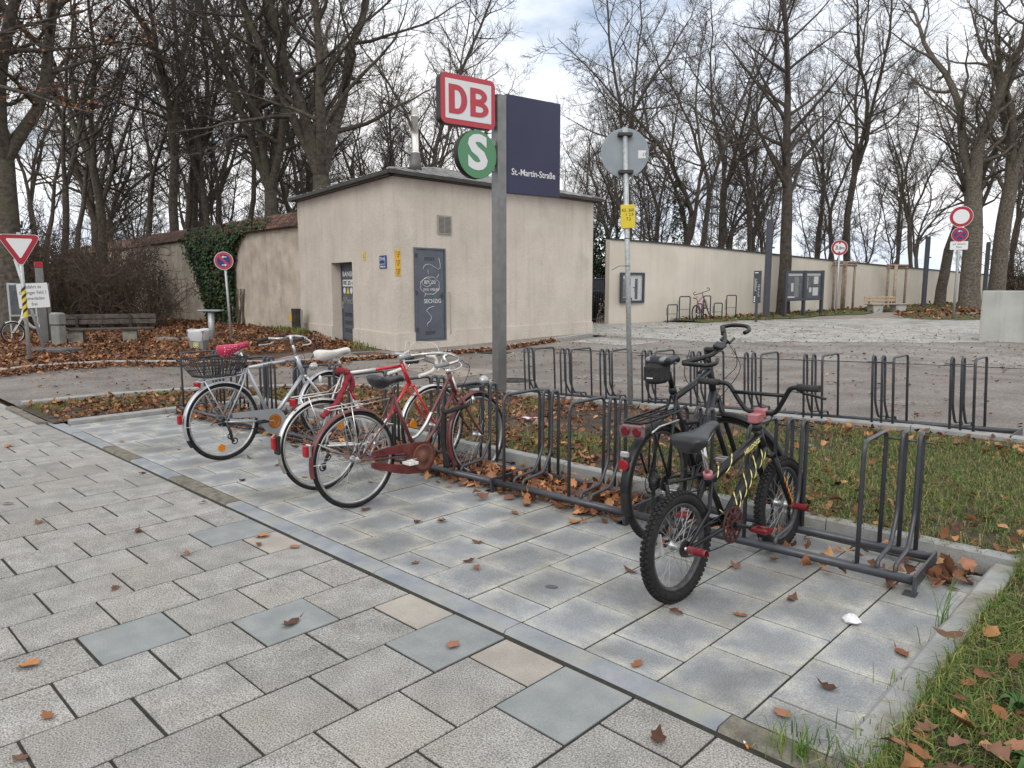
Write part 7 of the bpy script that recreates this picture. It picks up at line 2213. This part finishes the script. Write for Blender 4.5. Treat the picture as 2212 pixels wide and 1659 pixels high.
TV_ = {
    'vase': tree_mesh((1, 20, .29, 5.5, 4, .27), dict(nl2=17, nl3=9, nl4=7), 'bark'),
    'vase2': tree_mesh((2, 21, .20, 7.0, 3, .22), dict(nl2=20, nl3=9, nl4=7), 'bark'),
    'slim': tree_mesh((3, 18, .15, 6, 2, .16), dict(nl2=22, nl3=9, nl4=7), 'bark'),
    'slim2': tree_mesh((4, 17.5, .14, 4.5, 1, .1), dict(nl2=34, nl3=9, nl4=7, twist=.09, limb=.8), 'bark'),
    'low': tree_mesh((5, 16, .20, 3.2, 3, .36), dict(nl2=18, nl3=9, nl4=7, twist=.16), 'bark'),
    'oak': tree_mesh((16, 19, .45, 6.0, 3, .26), dict(nl2=15, nl3=9, nl4=7, twist=.16, limb=1.1, lean=(-.03, -.01)), 'bark_oak'),
    'straight': tree_mesh((7, 19, .27, 4.6, 1, .03), dict(nl2=34, nl3=9, nl4=7, twist=.045, limb=1.2, droop=.02, crown_from=.02), 'bark_plain'),
    'young': tree_mesh((8, 9, .075, 2.2, 2, .2), dict(nl2=16, nl3=8, nl4=6), 'bark'),
}


def plant(kind, x, y, sc, rz, label, group=None, name='tree', sx=None, z=None):
    o = thing(name, label, 'tree', (x, y, H(x, y) if z is None else z), rz, group)
    o.scale = (sc * (sx or 1), sc * (sx or 1), sc)
    for nm, me in zip(('trunk', 'crown'), TV_[kind]):
        c = bpy.data.objects.new(nm, me); COL.objects.link(c); c.parent = o
    return o


GL = 'bare trees behind the old wall'; GR = 'bare trees behind the long cream wall'
be = plant('vase', -28.3, 6.0, 1.0, 2.2, 'massive beech trunk with rusty leaves at the left edge', sx=1.25)
# some rusty leaves still hang on the beech
rb_ = random.Random(9)
cv_ = np.empty(len(TV_['vase'][1].vertices) * 3, dtype=np.float32); TV_['vase'][1].vertices.foreach_get('co', cv_); cv_ = cv_.reshape(-1, 3)
cv_ = cv_[cv_[:, 2] < 11.5]
bl_ = cv_[np.random.default_rng(2).integers(0, len(cv_), 2600)]
V_, F_, C_ = leaves_geo(np.array(bl_), .07, .13, .8, bright=.9)
np_mesh('hanging_leaves', V_, F_, MAT['leaf'], C_, parent=be)
SPEC = [('slim', -35.11, 9.14, 0.95, 0.3), ('slim2', -41.33, 11.47, 1, 1.3), ('vase2', -36.12, 10.95, 0.95, 2), ('vase2', -32.5, 13.2, 1, 4), ('slim', -36.35, 14.6, 1.05, 0.9), ('slim2', -40.74, 16.22, 1, 2.6), ('vase2', -36.78, 15.89, 1, 5.2), ('slim', -34.24, 15.56, 1, 3.3), ('slim2', -32.17, 15.9, 1, 0.2), ('vase', -27.32, 14.6, 0.95, 1.1), ('slim', -27.47, 15.3, 1.1, 4.1), ('low', -34.37, 19.61, 1.1, 5.5), ('slim2', -25.93, 20.82, 1, 1), ('slim', -30.04, 25.2, 1.05, 2), ('slim2', -37.67, 28.95, 1.1, 3), ('vase2', -44.33, 40.59, 1.05, 0.6)]
LB = ['slim bare tree left of the give way sign', 'thin straight bare tree above the bush', 'tall bare tree above the old bench', 'tall forked bare tree above the end of the ivy', 'slim bare tree behind the tile coping', 'thin bare tree far behind the coping', 'forked bare tree behind the ivy', 'slim bare tree just left of the thick twin trunks', 'thin bare tree beside the thick twin trunks', 'thick left trunk of the twin trees at the house end', 'right trunk of the twin trees at the house end', 'low branching bare tree seen between the twin trees and the roof', 'slim bare tree rising behind the flue', 'slim bare tree rising behind the red lettered board', 'thin bare tree far behind the roof', 'distant forked bare tree left of the sky gap']
for (k, x, y, s_, rz), lb in zip(SPEC, LB): plant(k, x, y, s_, rz, lb, GL)
plant('vase', -24.26, 15.0, 1.0, .5, 'big bare tree forking into many limbs just left of the flue', GL, sx=1.2)
plant('slim2', -25.41, 17.15, .95, 2.9, 'dark leaning trunk left of the flue', GL).rotation_euler = (R(-4), R(9), 2.9)
for (k, x, y, s_, rz), lb in zip([('vase2', -24.73, 34.52, 1.0, .4), ('slim', -26.1, 40.16, 1.0, 1.9), ('low', -20.37, 33.18, 1.0, 3.9), ('slim', -21.08, 36.67, 1.05, 1.2), ('vase2', -22.66, 42.09, 1.0, 5.0), ('slim', -20.39, 41.5, 1.0, 2.2)],
                                 ['tall bare tree right of the navy panel', 'slim bare tree behind the round sign', 'bare tree with ivy at its foot behind the cream wall', 'bare tree leaning right behind the cream wall', 'tall bare tree left of the lamp column', 'slim bare tree just behind the lamp column']):
    t_ = plant(k, x, y, s_, rz, lb, GR)
    if 'ivy' in lb:
        bl_ = []
        for q in range(1500):
            a = rb_.uniform(0, 6.28); z = rb_.uniform(1.5, 6.5); q_ = .26 + abs(rb_.gauss(0, .06)); bl_.append((q_ * math.cos(a), q_ * math.sin(a), z))
        V_, F_, C_ = leaves_geo(np.array(bl_), .08, .14, 1.0, pal=np.array([(.03, .06, .02), (.05, .085, .03)]))
        np_mesh('ivy', V_, F_, MAT['ivy'], C_, parent=t_)
plant('straight', -14.30, 32.2, 1.0, 1.0, 'straight dark tree trunk standing before the cream wall at the notice board')
plant('oak', -9.0, 41.0, .95, -.70, 'large furrowed oak leaning left at the right edge', name='oak_tree')
plant('oak', -8.4, 43.2, 1.0, 2.6, 'second oak stem rising just right of the large leaning oak', name='oak_tree', sx=.8)
plant('slim2', -11.35, 45.3, 1.0, .3, 'tree trunk standing before the far end of the cream wall', sx=1.9)
plant('slim', -10.4, 54.6, 1.05, 1.3, 'tree trunk between the far lamp column and the concrete block', sx=1.4)
BG = [(-21.42, 90.94), (-65.94, 79.61), (-72.91, 30.71), (-10.51, 65.42), (-35.0, 64.48), (-35.11, 47.07), (-51.62, 41.7), (-34.84, 23.9), (-27.57, 43.0), (-62.34, 58.5), (-53.85, 69.29), (-65.34, 71.68), (-48.57, 40.57), (-47.79, 11.74), (-64.34, 20.54), (-44.21, 25.64), (-45.5, 32.15), (-63.11, 27.25), (-27.86, 24.37), (-11.12, 59.8), (-31.68, 69.53), (-51.84, 9.72), (-72.41, 67.54), (-58.03, 37.2), (-78.71, 68.05), (-72.98, 72.85), (-28.84, 58.43), (-8.39, 70.04), (-42.59, 37.83), (-26.34, 66.42), (-12.65, 90.71), (-37.24, 56.53), (-38.87, 28.48), (-12.21, 102.88), (-63.48, 66.88), (-23.7, 62.06), (-58.61, 13.82), (-57.63, 77.37), (-24.18, 50.91), (-23.88, 86.67), (-19.38, 87.4), (-42.73, 57.16), (-48.76, 28.02), (-59.29, 32.75), (-36.72, 78.64), (-59.66, 43.22)]
BG = [(x, y) for i, (x, y) in enumerate(BG) if not (-50 < x < -26 and 20 < y < 45) and not (y > 45 and i % 4 == 0)]
BG += [(-48.6, 28.0), (-38.9, 28.5), (-44.2, 25.6), (-45.5, 32.1), (-41.5, 22.5), (-52.0, 24.0), (-38.5, 13.6), (-46.0, 20.5), (-49.5, 16.0), (-44.5, 13.5), (-55.0, 17.5), (-17.5, 49.0), (-15.5, 55.0), (-18.0, 60.0), (-27.0, 52.0), (-14.0, 63.0), (-20.0, 70.0), (-13.0, 73.0)]
kinds = ['vase2', 'slim', 'slim2', 'low', 'vase', 'slim']
for i, (x, y) in enumerate(BG):
    left = x * .718 + y * .696 < 0
    plant(kinds[i % 6], x, y, random.uniform(.85, 1.12), random.uniform(0, 6.28), 'bare tree deep in the wood behind the ' + ('old wall' if left else 'long cream wall'), GL if left else GR)
ry = random.Random(21)
for i in range(48):
    if i < 22: x, y = ry.uniform(-52, -24), ry.uniform(15.5, 30)
    else:
        y = ry.uniform(27, 62); x = wall_x(min(y, 79)) - ry.uniform(1.5, 14)
    left = i < 22
    plant('young', x, y, ry.uniform(.6, 1.25), ry.uniform(0, 6.28), 'thin bare sapling behind the ' + ('old wall' if left else 'long cream wall'), 'saplings behind the ' + ('old wall' if left else 'cream wall'), name='sapling')


# ---- bare shrubs
def gen_shrub(seed, n, Hh, wsp):
    rn = random.Random(seed); V, F = [], []
    def tube3(pts, r0_, r1_):
        b_ = len(V); m = len(pts)
        for i, p in enumerate(pts):
            t = (pts[min(i + 1, m - 1)] - pts[max(i - 1, 0)]).normalized(); x = t.orthogonal().normalized(); y = t.cross(x); r_ = r0_ + (r1_ - r0_) * i / (m - 1)
            for k in range(3):
                a = 2 * PI * k / 3; q = p + x * math.cos(a) * r_ + y * math.sin(a) * r_; V.append((q.x, q.y, q.z))
        for i in range(m - 1):
            for k in range(3): l_ = (k + 1) % 3; c = b_ + i * 3; F.append((c + k, c + l_, c + 3 + l_, c + 3 + k))
    def run(p, d, L, ns, wig, tr):
        pts = [p]; 
        for i in range(ns):
            d = (d + Vector((rn.gauss(0, wig), rn.gauss(0, wig), rn.gauss(0, wig) + tr))).normalized(); p = p + d * (L / ns); pts.append(p)
        return pts
    for s_ in range(n):
        a = rn.uniform(0, 6.28); q = rn.uniform(0, wsp * .35)
        p = Vector((q * math.cos(a), q * math.sin(a), -.1)); L = Hh * rn.uniform(.6, 1.25)
        pts = run(p, Vector((math.cos(a) * wsp * .28, math.sin(a) * wsp * .28, 1)), L, 8, .16, -.05)
        tube3(pts, rn.uniform(.018, .036), .009)
        for k in range(9):
            i = rn.randint(1, 7); d = Vector((rn.gauss(0, 1), rn.gauss(0, 1), rn.gauss(.3, .6))).normalized()
            p2 = run(pts[i], d, L * rn.uniform(.2, .5), 5, .25, -.03); tube3(p2, .013, .006)
            for m in range(6):
                j = rn.randint(1, 4); d2 = Vector((rn.gauss(0, 1), rn.gauss(0, 1), rn.gauss(.1, .7))).normalized()
                tube3(run(p2[j], d2, L * rn.uniform(.08, .22), 3, .25, 0), .0085, .0045)
    o = np_mesh('shrub', V, F, MAT['twig_brown']); me = o.data; bpy.data.objects.remove(o); return me


SH = [gen_shrub(1, 30, 3.0, 1.6), gen_shrub(2, 34, 2.6, 2.0)]
for i, (x, y, s_, lb) in enumerate([(-30.6, 9.0, 1.0, 'dense bare shrub in front of the old wall left of the bare patch'), (-29.9, 8.0, .9, 'tangled bare shrub behind the bench'), (-32.4, 10.3, .95, 'bare climbing shrub spreading over the old wall'), (-31.8, 8.0, 1.1, 'bare shrub behind the grey pillar'),
                                    (-33.6, 7.4, 1.2, 'bare shrub far behind the black column'), (-34.5, 10.9, 1.2, 'bare shrub against the far end of the old wall'), (-9.6, 56.2, 1.3, 'brown bare shrub above the concrete block'), (-36.5, 9.5, 1.3, 'bare shrub at the far left behind the hire bicycle'), (-27.8, 8.7, .95, 'tall tangled bare shrub rising right behind the bench'), (-27.2, 9.6, .8, 'bare shrub reaching towards the pale patch of old wall')]):
    o = thing('shrub', lb, 'shrub', (x, y, H(x, y)), i * 1.1, 'bare shrubs'); o.scale = (s_ * .75, s_ * .75, s_ * 1.4)
    c = bpy.data.objects.new('branches', SH[i % 2]); COL.objects.link(c); c.parent = o


def evergreen(name, label, x, y, rx, hz, n, pal, s0=.08, s1=.16):
    rn = np.random.default_rng(int(abs(x * 100)))
    u = rn.normal(size=(n, 3)); u /= np.linalg.norm(u, axis=1)[:, None]; q = rn.random(n) ** .45
    lump = 1 + .22 * np.sin(u[:, 0] * 7 + 1) * np.sin(u[:, 2] * 6) + .15 * np.sin(u[:, 1] * 11)
    P = u * (q * lump)[:, None] * np.array([rx, rx, hz / 2]); P[:, 2] += hz / 2
    P = P[P[:, 2] > .05]
    o = thing(name, label, 'shrub', (x, y, H(x, y)))
    V, F, C = leaves_geo(P, s0, s1, 1.0, pal=pal, r=rn); np_mesh('foliage', V, F, MAT['ivy'], C, parent=o)
    st_ = MB()
    for k in range(7):
        a = k * .9; st_.tube([(.1 * math.cos(a), .1 * math.sin(a), -.1), (rx * .3 * math.cos(a), rx * .3 * math.sin(a), hz * .4), (rx * .5 * math.cos(a), rx * .5 * math.sin(a), hz * .75)], [.05, .03, .012], 5)
    st_.build('stems', MAT['twig_brown'], o)
    return o


DG = np.array([(.012, .026, .012), (.02, .04, .016), (.03, .055, .02)])
YG = np.array([(.05, .065, .02), (.085, .09, .028), (.12, .11, .03), (.03, .045, .016)])
evergreen('evergreen_shrub', 'dark evergreen shrub behind the iron gate', -18.9, 24.3, 1.3, 4.0, 5200, DG)
evergreen('evergreen_shrub', 'dark evergreen bush at the far left edge of the picture', -35.2, 6.6, 2.0, 4.4, 5000, DG, .12, .22)
evergreen('evergreen_shrub', 'yellow green low bush behind the old bench', -29.8, 8.4, 1.5, 1.5, 1500, YG, .05, .09)
evergreen('evergreen_shrub', 'thin yellow green bush behind the hire bicycle', -31.5, 7.2, 1.4, 2.2, 1300, YG, .06, .1)
evergreen('ivy_mound', 'ivy clump hanging on the far old wall', -33.0, 12.1, .7, 3.0, 1500, np.array([(.035, .045, .02), (.05, .04, .028), (.06, .045, .03)]), .05, .09)

# ---- say which tree is which: column of the view it stands in, and rank by distance
MARKS = [(-17.3, 3.85, 'give way sign'), (-21.8, 6.6, 'old bench'), (-29.0, 11.5, 'bare patch of old wall'), (-22.5, 11.2, 'ivy'), (-19.6, 11.5, 'left end of the house'), (-14.2, 10.6, 'house corner'), (-15.03, 12.0, 'flue'), (-7.6, 6.9, 'red lettered board'), (-7.2, 8.0, 'navy panel'), (-14.3, 18.3, 'right end of the house'), (-5.1, 7.33, 'round sign'), (-15.0, 26.5, 'bicycle hoops'), (-13.5, 28.85, 'near lamp column'), (-13.2, 31.6, 'double notice board'), (-12.53, 33.6, '3,8m sign'), (-11.6, 37.6, 'pale bench'), (-9.0, 41.0, 'big oak'), (-4.0, 23.0, 'concrete block')]
ORD = ['nearest', 'second nearest', 'third nearest', 'fourth nearest', 'fifth nearest', 'sixth nearest', 'seventh nearest', 'eighth nearest', 'ninth nearest']
for nm, word in (('tree', 'bare tree in the wood'), ('sapling', 'thin bare sapling')):
    bins = {}
    for o in bpy.data.objects:
        if o.type == 'EMPTY' and o.get('category') == 'tree' and ('deep in the wood' in o.get('label', '') or (nm == 'sapling' and 'sapling' in o.get('label', ''))):
            if (nm == 'sapling') != ('sapling' in o['label']): continue
            a = math.atan2(o.location.x, o.location.y)
            m_ = min(MARKS, key=lambda q: abs(math.atan2(q[0], q[1]) - a))
            bins.setdefault(m_[2], []).append(o)
    for k, L_ in bins.items():
        L_.sort(key=lambda o: o.location.x ** 2 + o.location.y ** 2)
        for i, o in enumerate(L_):
            o['label'] = (ORD[min(i, 8)] + ' ' if len(L_) > 1 else '') + word + ' behind the ' + k
